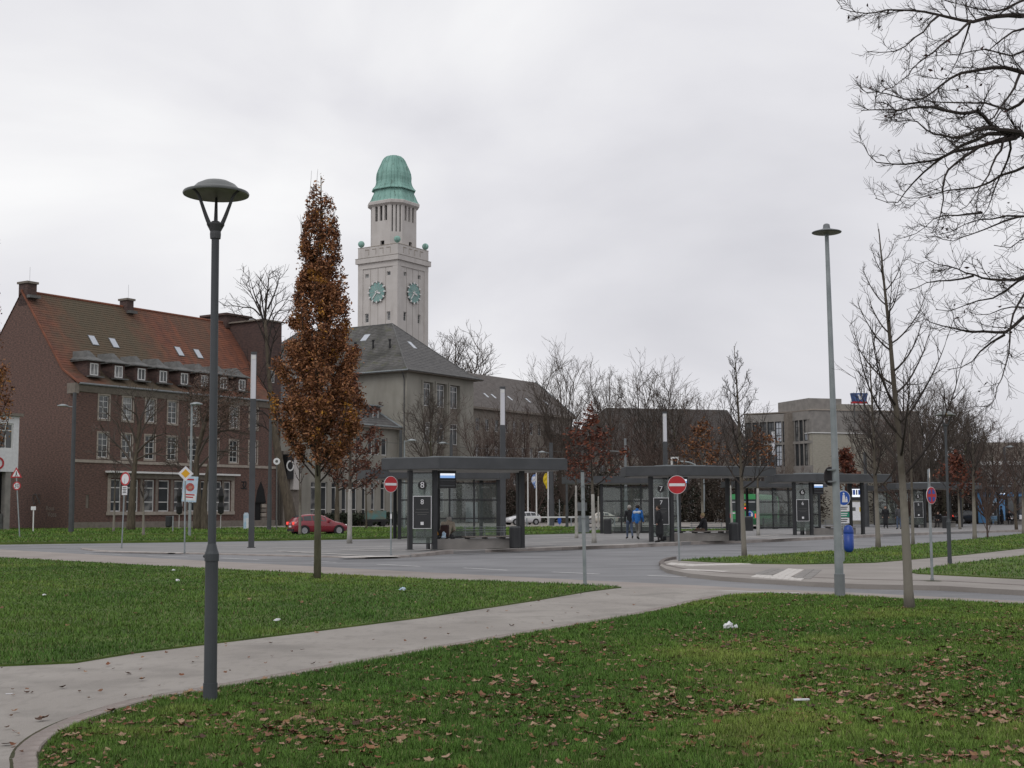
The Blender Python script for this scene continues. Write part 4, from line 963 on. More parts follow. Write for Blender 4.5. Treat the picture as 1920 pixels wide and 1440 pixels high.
for s_, z0, ww, hh in opy: window(tw, (.22, A - s_, z0), -math.pi / 2, ww, hh, 1, 2 if hh > 1.2 else 1, .09)
f = MB()
pw = .95; q_ = .14                                # corner pilasters, proud of the panels
for x0, x1 in ((0, pw), (A - pw, A)):
    f.box(x0 - (q_ if x0 == 0 else -.003), -q_, 0, x1 + (q_ if x0 else 0), -.003, Z_fr - .2)
    f.box(-q_, x0 - (0 if x0 == 0 else 0) + .001, 0, -.003, x1 + (q_ if x0 else 0), Z_fr - .2)
f.build('corner_pilaster', 'tower_stone', tw)
jt = MB()
for fr in (.30, .5, .70):
    jt.box(A * fr - .03, -.012, 0, A * fr + .03, -.003, Z_fr - .3); jt.box(-.012, A * fr - .03, 0, -.003, A * fr + .03, Z_fr - .3)
jt.build('panel_joint', 'stone_dark', tw)
f = MB(); q = .16; f.box(-q, -q, Z_fr - .2, A + q, A + q, Z_c1); f.build('frieze', 'tower_stone', tw)
f = MB(); q = .5; f.box(-q, -q, Z_c1, A + q, A + q, Z_c0); f.build('cornice', 'tower_stone', tw)
f = MB(); q = .53; f.box(-q, -q, Z_c0, A + q, A + q, Z_c0 + .07); f.build('cornice_flashing', 'stone_dark', tw)
f = MB(); q = .16; f.box(-q, -q, Z_c0 + .07, A + q, A + q, Z_par); f.build('parapet', 'tower_stone', tw)
f = MB(); q = .20; f.box(-q, -q, Z_par, A + q, A + q, Z_par + .1); f.build('parapet_cap', 'stone_trim', tw)
for k in range(4):
    x = A * (.22 + .187 * k)
    f = MB(); zz = Z_par - .5; f.box(x - .42, -.22, zz, x + .42, -.161, zz + .12); f.box(-.22, x - .42, zz, -.161, x + .42, zz + .12)
    f.box(x - .47, -.22, zz - .95, x - .42, -.161, zz + .12); f.box(-.22, x - .47, zz - .95, -.161, x - .42, zz + .12); f.build('parapet_relief', 'stone_trim', tw)
for x, y in ((.25, .25), (A - .25, .25), (.25, A - .25), (A - .25, A - .25)):
    f = MB(); f.sphere((x, y, Z_par + .85), .60, 18, 12); o = f.build('copper_ball', 'copper', tw, smooth=True)
    f = MB(); f.lathe([(.28, .08), (.2, .16), (.18, .32)], 10, (x, y, Z_par)); f.build('ball_foot', 'copper', o)
# clock faces
def clock(y_face, cx, name='clock'):
    zc = ZT(543.5); Rr = 2.0
    f = MB(); f.disc_y(cx, zc, Rr * .88, -.20, -.05, 40); root = f.build('clock_face', 'dial', tw)
    h = MB()
    for k in range(12):
        w_ = 2 * math.pi * k / 12; c, s_ = math.sin(w_), math.cos(w_)
        for a_, b_, hw_ in ((.80, 1.0, .125),):
            p = [(cx + c * Rr * a_ - s_ * hw_, zc + s_ * Rr * a_ + c * hw_), (cx + c * Rr * a_ + s_ * hw_, zc + s_ * Rr * a_ - c * hw_), (cx + c * Rr * b_ + s_ * hw_, zc + s_ * Rr * b_ - c * hw_), (cx + c * Rr * b_ - s_ * hw_, zc + s_ * Rr * b_ + c * hw_)]
            h2 = MB(); h2.extrude_y(p, -.36, -.14); h2.build('hour_mark', 'white_metal', root)
        h.bar((cx, -.215, zc), (cx + c * Rr * .8, -.215, zc + s_ * Rr * .8), .03, .03)
    h.build('dial_spokes', 'tower_stone', root)
    h = MB(); h.ring_y(cx, zc, Rr * .88, Rr * .93, -.24, -.05, 40); h.build('dial_rim', 'lead', root)
    for ang, ln, wd, nm in ((220, 1.62, .17, 'minute_hand'), (108, .95, .24, 'hour_hand')):
        c, s_ = math.sin(R(ang)), math.cos(R(ang)); h = MB()
        p = [(cx - c * .35 - s_ * wd * .5, zc - s_ * .35 + c * wd * .5), (cx - c * .35 + s_ * wd * .5, zc - s_ * .35 - c * wd * .5), (cx + c * ln * .8 + s_ * wd * .6, zc + s_ * ln * .8 - c * wd * .6), (cx + c * ln, zc + s_ * ln), (cx + c * ln * .8 - s_ * wd * .6, zc + s_ * ln * .8 + c * wd * .6)]
        h.extrude_y(p, -.34, -.28); h.build(nm, 'white_metal', root)
    return root
c1 = clock(0, sfx(774.5))
c2 = clock(0, 0); c2.rotation_euler = (0, 0, -math.pi / 2); c2.location = (0, sfy(708), 0)
# drum above, chamfered square
cxm = A / 2
def cring(half, ch, z, n_round=0.0):
    """ring of 8 corners of a chamfered square, optionally blended toward a circle"""
    pts = [(half - ch, -half), (half, -half + ch), (half, half - ch), (half - ch, half), (-half + ch, half), (-half, half - ch), (-half, -half + ch), (-half + ch, -half)]
    out = []
    for i in range(8):
        a, b = pts[i], pts[(i + 1) % 8]
        for t in (0, .34, .67):
            x, y = a[0] + (b[0] - a[0]) * t, a[1] + (b[1] - a[1]) * t
            rr = math.hypot(x, y); tr = half * 1.13
            s_ = (1 - n_round) + n_round * tr / rr
            out.append((cxm + x * s_, cxm + y * s_, z))
    return out
def cloft(rings, name, mt, parent, smooth=False, cap=True):
    mb = MB(); n = 24
    for r in rings: mb.v += [tuple(p) for p in r]
    for i in range(len(rings) - 1):
        for j in range(n): mb.f.append((i * n + j, i * n + (j + 1) % n, (i + 1) * n + (j + 1) % n, (i + 1) * n + j)); mb.m.append(0)
    if cap: mb.f.append(tuple((len(rings) - 1) * n + j for j in range(n))); mb.m.append(0)
    return mb.build(name, mt, parent, smooth=smooth)
Z0d = Z_par - .8; Zd = lambda py: P(737, py, YT + A * .45).z
HB = 3.62; CH = 1.55
zw0, zw1 = Zd(416), Zd(388); ztop = Zd(382)
f = MB()
core = HB - .35
oct_ = [(HB - CH, -HB), (HB, -HB + CH), (HB, HB - CH), (HB - CH, HB), (-HB + CH, HB), (-HB, HB - CH), (-HB, -HB + CH), (-HB + CH, -HB)]
for i in range(8):
    a, b = Vector((*oct_[i], 0)), Vector((*oct_[(i + 1) % 8], 0)); d = (b - a); ln = d.length; d = d.normalized()
    is_face = ln > CH * 1.6
    if is_face: opn = [(ln * t - .30, zw0 - Z0d, .60, zw1 - zw0) for t in (.24, .5, .76)]
    else: opn = [(ln * t - .10, Zd(438) - Z0d, .20, zw1 - Zd(438)) for t in (.18, .5, .82)]
    base_ops = [(ln * .58 - .45, .9, .9, 1.0)] if is_face else []
    facade(f, (cxm + a.x, cxm + a.y, Z0d), (d.x, d.y), ln, ztop - Z0d, opn + base_ops, .45 if is_face else .22)
drum = f.build('drum', 'tower_stone', tw, fix=False)
cloft([cring(HB - .5, CH - .2, Z0d), cring(HB - .5, CH - .2, ztop)], 'drum_void', 'dark_void', drum)
zc_ = lambda zy: Zd(270 + zy / 9.6)
k9 = HB / 402.0                                       # zoomed photo units to metres of half-width
cloft([cring(HB + .02, CH, zc_(1130)), cring(HB + .45, CH + .15, zc_(1098)), cring(HB + .48, CH + .15, zc_(1050)), cring(HB + .2, CH + .1, zc_(1030))], 'drum_cornice', 'tower_stone', tw)
prof_lo = [(448, 1062, .0), (440, 1045, .0), (412, 1000, .05), (384, 930, .1), (356, 872, .12), (344, 835, .12), (340, 800, .12)]
cloft([cring(r * k9, CH * r / 402, zc_(y), n) for r, y, n in prof_lo], 'lower_dome', 'copper', tw, smooth=False)
prof_hi = [(338, 800, .12), (384, 812, .12), (386, 800, .12), (345, 757, .2), (318, 700, .3), (306, 640, .4), (310, 570, .5), (302, 500, .6), (278, 430, .7), (246, 360, .8), (224, 310, .85), (204, 262, .9), (172, 215, .95), (130, 180, 1), (70, 160, 1), (8, 152, 1)]
cloft([cring(r * k9, CH * r / 402, zc_(y), n) for r, y, n in prof_hi], 'upper_dome', 'copper', tw, smooth=False)
sm_ = MB()
for j in range(24):                                  # standing seams
    ln_ = [Vector(cring(r * k9 + .03, CH * r / 402, zc_(y), n)[j]) for r, y, n in prof_hi[2:-2]]
    sm_.tube(ln_, .045, 4, cap=False)
    ln_ = [Vector(cring(r * k9 + .03, CH * r / 402, zc_(y), n)[j]) for r, y, n in prof_lo[1:]]
    sm_.tube(ln_, .045, 4, cap=False)
tag(sm_.build('standing_seams', 'copper', tw), kind='stuff')

# ------------------------------------------------------------------ long slate-roofed range beside the wing
O4 = B(884, 199)
L4 = along(1074, O4, U)
lr_ = thing('town_hall_long_range', 'long brown stone range with plain slate roof and small skylights', 'building', O4, RZU)
E4 = P(889, 762, 200).z; R4 = P(1003, 717, 228).z
S4 = lambda px: along(px, O4, U)
o4 = [(S4(p_) - .55, z0, 1.1, 1.9) for p_ in (896, 914, 932, 950, 966, 982, 997, 1012, 1027, 1042, 1056) for z0 in (E4 - 3.6, E4 - 7.6, E4 - 11.6)]
w = MB(); facade(w, (0, 0, 0), (1, 0), L4, E4, o4, .25)
w.add([(L4, 0, 0), (L4, 15, 0), (L4, 15, E4), (L4, 7.5, R4), (L4, 0, E4)], [(0, 1, 2, 3, 4)]); w.quad((L4, 15, 0), (0, 15, 0), (0, 15, E4), (L4, 15, E4)); w.build('wall', 'render_brown', lr_, fix=False)
for s_, z0, ww, hh in o4: window(lr_, (s_, .15, z0), 0, ww, hh, 2, 2, .08)
r_ = MB(); courses(r_, (-3, -.6, E4 - .1), (L4 + .3, -.6, E4 - .1), (-3, 7.5, R4), (L4 + .3, 7.5, R4), 26, .03); courses(r_, (-3, 15.6, E4 - .1), (L4 + .3, 15.6, E4 - .1), (-3, 7.5, R4), (L4 + .3, 7.5, R4), 20, .03)
r_.build('roof', 'slate_brown', lr_, fix=False)
f = MB(); f.bar((L4 + .32, -.6, E4), (L4 + .32, 7.5, R4 + .1), .14, .2); f.build('verge_board', 'galvanised', lr_)
f = MB(); f.box(-1, -.7, E4 - .4, L4 + .25, -.005, E4 - .06); f.build('eaves_board', 'stone_dark', lr_)
for px in (912, 926, 957, 991, 1025):
    fr = (along(px, O4 + VV * 2.3, U) + 3) / (L4 + 3.3); on_slope(lr_, (-3, -.6, E4 - .1), (L4 + .3, -.6, E4 - .1), (-3, 7.5, R4), fr, .36, .22, .55, 'pane_sky', 'skylight')
f = MB(); f.extrude_x([(-2.6, E4 - 3.4), (-.3, E4 - 1.6), (-.3, E4 - 3.4)], L4 - 9, L4 + .9); f.build('porch_roof', 'slate_brown', lr_)

# ------------------------------------------------------------------ broad dark hipped roof behind the trees
O5 = B(1086, 245); rz5 = R(90 - 74)
hb = thing('hipped_hall', 'broad hall with dark hipped slate roof behind the bare trees', 'building', O5, rz5)
x5 = Vector((math.cos(rz5), math.sin(rz5), 0)); L5 = along(1412, O5, x5)
E5 = P(1086, 852, 245).z; R5 = P(1250, 770, 262).z
hs5 = 5.6
w = MB(); facade(w, (0, 0, 0), (1, 0), L5, E5, [(1.2 + 3.05 * k, 1.5, 1.3, E5 - 4), ] if False else [(1.2 + 2.9 * k, 1.2, 1.3, E5 - 3.0) for k in range(int((L5 - 2) / 2.9))], .3)
w.quad((0, 14, 0), (0, 0, 0), (0, 0, E5), (0, 14, E5)); w.quad((L5, 0, 0), (L5, 14, 0), (L5, 14, E5), (L5, 0, E5)); w.build('wall', 'render_brown', hb, fix=False)
for k in range(int((L5 - 2) / 2.9)): window(hb, (1.2 + 2.9 * k, .2, 1.2), 0, 1.3, E5 - 3.0, 2, 3, .09)
r_ = MB(); xa, xb = along(1137, O5 + Vector((-x5.y, x5.x, 0)) * 7, x5), along(1366, O5 + Vector((-x5.y, x5.x, 0)) * 7, x5)
courses(r_, (-.6, -.6, E5), (L5 + .6, -.6, E5), (xa, 7, R5), (xb, 7, R5), 24, .03); courses(r_, (L5 + .6, -.6, E5), (L5 + .6, 14.6, E5), (xb, 7, R5), (xb, 7.1, R5), 20, .03)
courses(r_, (-.6, 14.6, E5), (-.6, -.6, E5), (xa, 7.1, R5), (xa, 7, R5), 20, .03)
r_.build('roof', 'slate_dark', hb, fix=False)

# ------------------------------------------------------------------ modern office block with pale brick stair wall
O6 = B(1527, 150); rz6 = R(18)
x6 = Vector((math.cos(rz6), math.sin(rz6), 0))
ob = thing('office_block', 'grey office block with dark window bands and pale brick end wall', 'building', O6, rz6)
H6 = P(1527, 769, 150).z; Zb = P(1527, 812, 150).z
L6 = along(1725, O6, x6)
w = MB(); w.box(0, 0, 0, L6, 14, Zb); w.build('brick_wall', mat('pale_brick', (0.285, 0.268, 0.225), (0.335, 0.315, 0.268), 3, .9, .25, 20, stretch=(1, 1, 3)) and 'pale_brick', ob)
w = MB(); w.box(-.06, -.06, Zb + .1, L6 + .06, 14, H6); w.build('cladding', 'concrete', ob)
w = MB(); w.box(-.12, -.12, Zb, L6 + .1, 14.1, Zb + .1); w.build('ledge', 'white_metal', ob)
w = MB(); w.box(-.15, -.15, H6, L6 + .1, 14.1, H6 + .14); w.build('roof_edge', 'stone_trim', ob)
w = MB(); x0_, x1_ = along(1537, O6, x6), along(1600, O6, x6); w.box(x0_, 2, H6, x1_, 9, P(1537, 746, 152).z); w.build('plant_room', 'concrete', ob)
w = MB(); w.box(along(1590, O6, x6), 1, H6, along(1650, O6, x6), 10, P(1590, 757, 152).z); w.build('plant_room', 'render_grey', ob)
# the glazed wing: a fan of two facade planes running away from the near corner
rzw = R(180 - 52)
def wing(px0, px1, O, ang, cols, pane):
    d = Vector((math.cos(ang), math.sin(ang), 0)); ln = along(px1, O, d); e = O + d * ln
    return d, ln, e
dW, lW, eW = wing(1527, 1483, O6, R(180 - 62), 0, 0)
inv = Matrix.Rotation(-rz6, 3, 'Z')
def wing_part(O, d, ln, nm, h, rows, ncol, blinds):
    o_l = inv @ (O - O6); ang = math.atan2(d.y, d.x) - rz6
    # walls are drawn from the far end to the near end so that they face the square
    far = o_l + (inv @ d) * ln; a = -(inv @ d)
    w = MB(); ops_ = []
    for z0, z1 in rows:
        for k in range(ncol):
            cw = ln / ncol; ops_.append((k * cw + cw * .06, z0, cw * .88, z1 - z0))
    facade(w, (far.x, far.y, 0), (a.x, a.y), ln, h, ops_, .25); w.build(nm, 'concrete', ob, fix=False)
    aa = math.atan2(a.y, a.x)
    for i, (s_, z0, ww, hh) in enumerate(ops_):
        p = far + a * s_ + Vector((-a.y, a.x, 0)) * .15
        window(ob, (p.x, p.y, z0), aa, ww, hh, 2, 3, .1, fm='anthracite_dark', gm='pane_sky' if blinds(i) else 'pane', thin=.06)
rows6 = [(H6 - 3.4, H6 - 1.0), (H6 - 6.2, H6 - 3.7), (H6 - 9.3, H6 - 7.4), (1.5, 3.6)]
wing_part(O6, dW, lW, 'window_band_wall', H6 - .05, rows6, 5, lambda i: i in (3, 4, 9))
O6b = O6 + dW * lW
d2_, l2_, e2_ = wing(1483, 1398, O6b, R(180 - 33), 0, 0)
wing_part(O6b, d2_, l2_, 'window_band_wall', H6 - .12, rows6, 6, lambda i: i % 6 in (4, 5) and i < 12)
w = MB(); pp_ = [inv @ (q - O6) for q in (O6, O6b, O6b + d2_ * l2_, O6b + d2_ * l2_ + Vector((6, 14, 0)), O6 + Vector((4, 14, 0)))]
w.prism([(p.x, p.y) for p in pp_], H6 - .04, H6 + .1); w.build('roof_slab', 'stone_dark', ob)
w = MB(); q = inv @ (O6b - O6); w.box(q.x - .5, q.y - .5, 0, q.x + .5, q.y + .4, H6 - .1); w.build('corner_pier', 'stone_dark', ob)
# illuminated roof sign
sg = thing('roof_sign', 'blue roof sign with white emblem and red band on the office block', 'sign', Vector((*B(1617, 151).xy, P(1617, 757, 151).z)), R(10))
f = MB(); f.extrude_y([(-.75, .25), (.75, .25), (.95, 1.2), (-.95, 1.2)], -.3, .3); f.build('sign_body', 'sign_blue_dull', sg)
f = MB(); f.box(-.85, -.34, .02, .85, .34, .22); f.build('red_band', 'sign_red', sg)
f = MB(); f.extrude_y([(-.30, 1.02), (-.12, 1.02), (0, .66), (.12, 1.02), (.30, 1.02), (.08, .42), (-.08, .42)], -.335, -.302); f.build('emblem', 'sign_white', sg)
f = MB()
for x in (-.6, .6): f.box(x - .04, -.1, -2.2, x + .04, .1, .02)
f.build('sign_support', 'lead', sg)

# ------------------------------------------------------------------ white house at the edge and a low building far away
O7 = B(31, 122) ; wh = thing('white_house', 'white house with grey panels cut by the picture edge', 'building', O7, RZU)
zt7 = P(28, 781, 122).z; zb7 = P(28, 885, 122).z
w = MB(); o7 = [(-2.6 + 4.0 - 1.6 + 0.0, 0, 0, 0)]
w = MB(); facade(w, (-9, 0, zb7), (1, 0), 9, zt7 - zb7, [(6.9, 2.05, 1.5, 2.35), (4.2, 2.05, 1.5, 2.35), (1.5, 2.05, 1.5, 2.35)], .2)
w.quad((0, 0, zb7), (0, 9, zb7), (0, 9, zt7), (0, 0, zt7)); w.quad((-9, 0, zb7), (0, 0, zb7), (0, 9, zb7), (-9, 9, zb7)); w.build('upper_wall', 'sign_white', wh, fix=False)
for x in (6.9, 4.2, 1.5): window(wh, (-9 + x, .1, zb7 + 2.05), 0, 1.5, 2.35, 2, 2, .12, bars=[.72], thin=.09)
w = MB(); w.box(-9.2, -.3, zt7, .25, 9, zt7 + .25); w.build('roof_edge', 'stone_dark', wh)
w = MB(); w.box(-9, .9, 0, -.4, 9, zb7 - .01); w.build('ground_floor', 'dark_void', wh)
for x in (-.95, -3.6, -6.4): w = MB(); w.box(x - .28, .05, 0, x + .28, .6, zb7 - .012); w.build('column', 'concrete', wh)
f = MB(); f.ring_y(-2.05, zb7 + .75, .38, .55, -.05, -.02, 20); f.build('shop_lettering', 'sign_red', wh)
f = MB(); f.box(-3.3, .2, .1, -1.3, .5, 1.6); f.build('railing_panel', 'lead', wh)
O8 = B(1842, 175)
lb = thing('low_building', 'low white flat building far behind the last shelter', 'building', O8, R(8))
zl = P(1842, 872, 175).z
w = MB(); facade(w, (0, 0, 0), (1, 0), 24, zl, [(1.2, zl - 3.0, 6, 2.4), (9, zl - 3, 6, 2.4), (17, zl - 3, 6, 2.4)], .3); w.build('wall', 'concrete', lb, fix=False)
for x in (1.2, 9, 17): window(lb, (x, .2, zl - 3), 0, 6, 2.4, 5, 1, .1)
w = MB(); w.box(-.3, -.3, zl, 24.3, 10, zl + .5); w.build('roof_edge', 'white_metal', lb)
w = MB(); w.box(3, 4, zl + .5, 24, 10, zl + 3.2); w.build('upper_storey', 'stone_dark', lb)

# ------------------------------------------------------------------ terrace closing the view at the far side
O9 = B(1560, 205); rz9 = R(10); x9 = Vector((math.cos(rz9), math.sin(rz9), 0)); L9 = 62.0
te = thing('far_terrace', 'long low brown building far behind the right-hand trees', 'building', O9, rz9)
zE = P(1700, 905, 205).z; o9 = [(1.5 + 3.4 * k, 1.0 + 3.1 * j, 1.5, 1.7) for k in range(17) for j in range(2) if 1.0 + 3.1 * j + 1.7 < zE]
w = MB(); facade(w, (0, 0, 0), (1, 0), L9, zE, o9, .2); w.build('wall', 'render_brown', te, fix=False)
for s_, z0, ww, hh in o9: window(te, (s_, .1, z0), 0, ww, hh, 2, 1, .1)
r_ = MB(); courses(r_, (-.5, -.5, zE), (L9 + .5, -.5, zE), (-.5, 6, zE + 3.6), (L9 + .5, 6, zE + 3.6), 16, .03); r_.build('roof', 'slate_dark', te, fix=False)
# ------------------------------------------------------------------ trees
UP = Vector((0, 0, 1))
def rvec(r): return Vector((r.uniform(-1, 1), r.uniform(-1, 1), r.uniform(-1, 1)))
def limb(r, p, d, L, n, wander, up, droop=0.0):
    pts = [p.copy()]; st = L / n
    for i in range(n):
        d = (d + rvec(r) * wander + UP * (up - droop * i / n)).normalized(); p = p + d * st; pts.append(p.copy())
    return pts
def at_len(pts, t):
    f_ = t * (len(pts) - 1); i = min(int(f_), len(pts) - 2); return pts[i].lerp(pts[i + 1], f_ - i), (pts[i + 1] - pts[i]).normalized()
def taper(r0, r1, n): return [r0 + (r1 - r0) * i / (n - 1) for i in range(n)]
def side_dir(r, d, ang, az=None):
    a = d.orthogonal().normalized(); b = d.cross(a); w = r.uniform(0, 6.283) if az is None else az
    return (d * math.cos(ang) + (a * math.cos(w) + b * math.sin(w)) * math.sin(ang)).normalized()
def twigs(mb, r, pts, r0, n, ln, lvl, ang=(.5, 1.0), wander=.22, up=.10, t0=.15, droop=0.0, rmin=.004, ends=None, nseg=4):
    """grow side twigs from a limb, and twigs from twigs"""
    for k in range(n):
        t = t0 + (1 - t0) * (k + r.random()) / n
        p, d = at_len(pts, min(t, .999)); L = ln * r.uniform(.55, 1.2) * (1.1 - .55 * t)
        q = limb(r, p, side_dir(r, d, r.uniform(*ang)), L, nseg, wander, up, droop)
        rr = max(r0 * (1 - .6 * t) * .6, rmin)
        mb.tube(q, taper(rr, max(rmin * .6, rr * .35), len(q)), 3 if lvl < 2 else 4, cap=False)
        if ends is not None: ends.append(q)
        if lvl > 1: twigs(mb, r, q, rr, max(2, int(n * .62)), ln * .52, lvl - 1, ang, wander, up, .2, droop, rmin, ends, max(2, nseg - 1))
def leaves_np(pts, size, cols, r, spread=.0, flat=0.5):
    """many small folded leaves; pts Nx3 centres"""
    n = len(pts); rs_ = np.random.RandomState(r)
    C = np.asarray(pts) + rs_.normal(0, spread, (n, 3)) if spread else np.asarray(pts)
    a = rs_.normal(0, 1, (n, 3)); a[:, 2] *= flat; a /= np.linalg.norm(a, axis=1)[:, None]
    b = np.cross(a, rs_.normal(0, 1, (n, 3))); b /= np.linalg.norm(b, axis=1)[:, None] + 1e-9
    nn = np.cross(a, b); s = size * rs_.uniform(.6, 1.3, (n, 1))
    w = .48
    V = np.stack([C - a * s, C + b * s * w + nn * s * .22 - a * s * .1, C + a * s, C - b * s * w + nn * s * .22 + a * s * .08], 1).reshape(-1, 3)
    i = np.arange(n)[:, None] * 4
    Fc = np.concatenate([i + [0, 1, 2], i + [0, 2, 3]], 0)
    return V, Fc, np.repeat(cols, 4, 0)

def crown_tree(r, H, clear, spread, nmain, up, lvl=2, tw=7, r0=.22, ends=None, ang=(.45, .9), lead=True, rmin=.012):
    """bare tree of unit scale: returns (trunk mesh builder, crown mesh builder)"""
    tr, cr = MB(), MB()
    tk = limb(r, Vector((0, 0, -.1)), UP, clear + (H * .5 if lead else .3), 7, .04, .05)
    tr.tube(tk, taper(r0, r0 * (.35 if lead else .75), len(tk)), 7)
    top = tk[-1]
    for k in range(nmain):
        if lead: t = (clear / (clear + H * .5)) + (1 - clear / (clear + H * .5)) * k / nmain; p, d = at_len(tk, min(t, .999))
        else: p, d = top, UP
        az = k * 2.4 + r.uniform(-.4, .4); a = r.uniform(*ang) * (1.0 if lead else r.uniform(.35, 1.15))
        dd = Vector((math.cos(az) * math.sin(a), math.sin(az) * math.sin(a), math.cos(a)))
        L = min((H - p.z) * r.uniform(.8, 1.02), spread * r.uniform(.85, 1.25) / max(math.sin(a), .3))
        q = limb(r, p, dd, L, 7, .10, up)
        rr = r0 * (.42 if lead else .5)
        cr.tube(q, taper(rr, rmin, len(q)), 5, cap=False)
        if ends is not None: ends.append(q)
        twigs(cr, r, q, rr, tw, L * .42, lvl, (.4, .95), .16, up * .8, .22, rmin=rmin, ends=ends)
    if lead:
        q = limb(r, top, UP, max(H - top.z, .5), 6, .08, .06); cr.tube(q, taper(r0 * .34, rmin, len(q)), 5, cap=False)
        twigs(cr, r, q, r0 * .3, tw, (H - top.z) * .45, lvl, (.4, .9), .16, up, .1, rmin=rmin, ends=ends)
    return tr, cr

def make_proto(seed, H, clear, spread, nmain, up, tm, cm, **k):
    r = random.Random(seed); ends = k.pop('ends', None)
    tr, cr = crown_tree(r, H, clear, spread, nmain, up, ends=ends, **k)
    return tr.mesh('trunk', (tm,), True, False), cr.mesh('crown', (cm,), False, False), H
# far bare trees: five kinds, 20 m tall at scale one
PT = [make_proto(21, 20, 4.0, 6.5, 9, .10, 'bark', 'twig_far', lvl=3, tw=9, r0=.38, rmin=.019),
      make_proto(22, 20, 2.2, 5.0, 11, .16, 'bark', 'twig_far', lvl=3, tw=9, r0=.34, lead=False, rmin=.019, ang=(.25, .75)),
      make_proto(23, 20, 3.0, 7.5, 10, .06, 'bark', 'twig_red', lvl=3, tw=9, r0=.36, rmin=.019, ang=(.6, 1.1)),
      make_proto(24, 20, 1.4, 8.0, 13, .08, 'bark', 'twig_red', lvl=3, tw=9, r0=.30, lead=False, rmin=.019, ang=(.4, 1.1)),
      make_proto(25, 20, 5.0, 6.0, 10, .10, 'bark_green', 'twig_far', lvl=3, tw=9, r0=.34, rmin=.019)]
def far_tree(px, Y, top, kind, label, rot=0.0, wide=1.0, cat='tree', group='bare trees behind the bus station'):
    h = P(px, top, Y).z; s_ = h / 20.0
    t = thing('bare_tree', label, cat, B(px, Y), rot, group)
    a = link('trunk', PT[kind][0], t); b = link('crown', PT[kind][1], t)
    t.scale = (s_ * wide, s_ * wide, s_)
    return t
for a in [(845, 262, 636, 0, 'bare tree showing above the hipped wing roof beside the tower', 1.0, 1.15),
          (812, 150, 740, 4, 'bare spreading tree before the windows of the grey wing', 2.2, 1.0),
          (930, 172, 768, 3, 'reddish bare tree between the grey wing and the white light column', .4, 1.0),
          (905, 190, 800, 2, 'low bare tree close to the edge of the grey wing', 2.9, 1.2),
          (985, 180, 772, 2, 'reddish bare tree below the skylights of the long roof', 1.9, 1.1),
          (1000, 165, 838, 3, 'low bare thicket behind the roof of the shelter marked 8', 4.1, 1.3),
          (1058, 168, 690, 1, 'tall fan-shaped bare tree at the end of the long slate roof', .2, 1.0),
          (1146, 198, 700, 0, 'slender bare tree rising over the start of the dark hipped roof', 3.3, .75),
          (1100, 186, 772, 3, 'low reddish bare tree in the gap between the two slate roofs', 5.0, 1.0),
          (1226, 205, 710, 1, 'round bare tree above the dark hipped roof, the tallest there', 1.1, 1.1),
          (1284, 208, 728, 4, 'bare tree leaning out above the dark hipped roof beside a light column', .9, 1.1),
          (1185, 176, 792, 2, 'bare tree before the middle of the dark hipped roof', .3, 1.2),
          (1250, 170, 828, 3, 'low bare thicket behind the shelter marked 7', 1.3, 1.4),
          (1335, 182, 770, 3, 'dense reddish bare tree before the end of the dark hipped roof', 3.7, 1.1),
          (1404, 150, 790, 4, 'bare tree before the corner of the glazed office wing', 2.5, .95),
          (1460, 142, 868, 3, 'low bare tree under the office windows', 1.7, 1.1),
          (1505, 138, 880, 2, 'low bare tree before the foot of the office window bands', .8, 1.1),
          (1700, 120, 752, 3, 'broad dense bare tree beside the pale office wall', 5.3, 1.0),
          (1745, 112, 732, 1, 'dense rounded bare tree beyond the disc lamp', 3.0, 1.35),
          (1800, 116, 770, 4, 'wide bare tree with pale twigs between two lamp posts', 4.4, 1.25),
          (1852, 124, 800, 3, 'low wide bare tree near the low white building', 2.2, 1.2),
          (1905, 96, 838, 2, 'small bare tree before the blue kiosk', 1.0, 1.2),
          (1668, 140, 770, 4, 'bare tree between the blue sign and the nearest bare trunk', .6, 1.2), (1722, 146, 790, 0, 'bare tree with fine twigs behind the no stopping sign', 1.4, 1.4), (1770, 150, 742, 4, 'tall hazy bare tree behind the distant park lamp', 2.7, 1.2), (1828, 146, 782, 0, 'hazy bare tree above the young tree with knobbly head', 3.6, 1.5), (1880, 150, 815, 4, 'bare tree in front of the low white building', .2, 1.4)]:
    far_tree(*a)
# thicket beneath the far trees
def shrub_mass(px, Y, w, h, label, c, seed, n=5200):
    rs_ = np.random.RandomState(seed); p = B(px, Y)
    cl = rs_.uniform(-1, 1, (60, 3)); cl[:, 2] = np.abs(cl[:, 2]); k = rs_.randint(0, 60, n)
    X = cl[k] + rs_.normal(0, .13, (n, 3)); X *= np.array([w / 2, 2.2, h * .85]); X[:, 2] = np.abs(X[:, 2]) + .05
    cols = np.array(c) * rs_.uniform(.45, 1.4, (n, 1)) * np.ones((n, 3)); 
    V, Fc, C = leaves_np(X, .15, cols, seed)
    t = thing('hedge_shrub', label, 'shrub', p, 0, 'dark shrubs behind the stops')
    link('foliage', np_mesh('foliage', V, Fc, C, ('leaf',)), t)
    r = random.Random(seed); mb = MB()
    for q in range(26):
        b = Vector((r.uniform(-w / 2, w / 2) * .9, r.uniform(-1.5, 1.5), 0)); l_ = limb(r, b, (UP + rvec(r) * .35).normalized(), h * r.uniform(.7, 1.25), 5, .14, .05)
        mb.tube(l_, taper(.05, .015, 6), 4, cap=False); twigs(mb, r, l_, .04, 6, h * .3, 1, rmin=.014)
    mb.build('stems', 'twig_far', t, fix=False)
DG, DB = (0.022, 0.030, 0.016), (0.045, 0.034, 0.025)
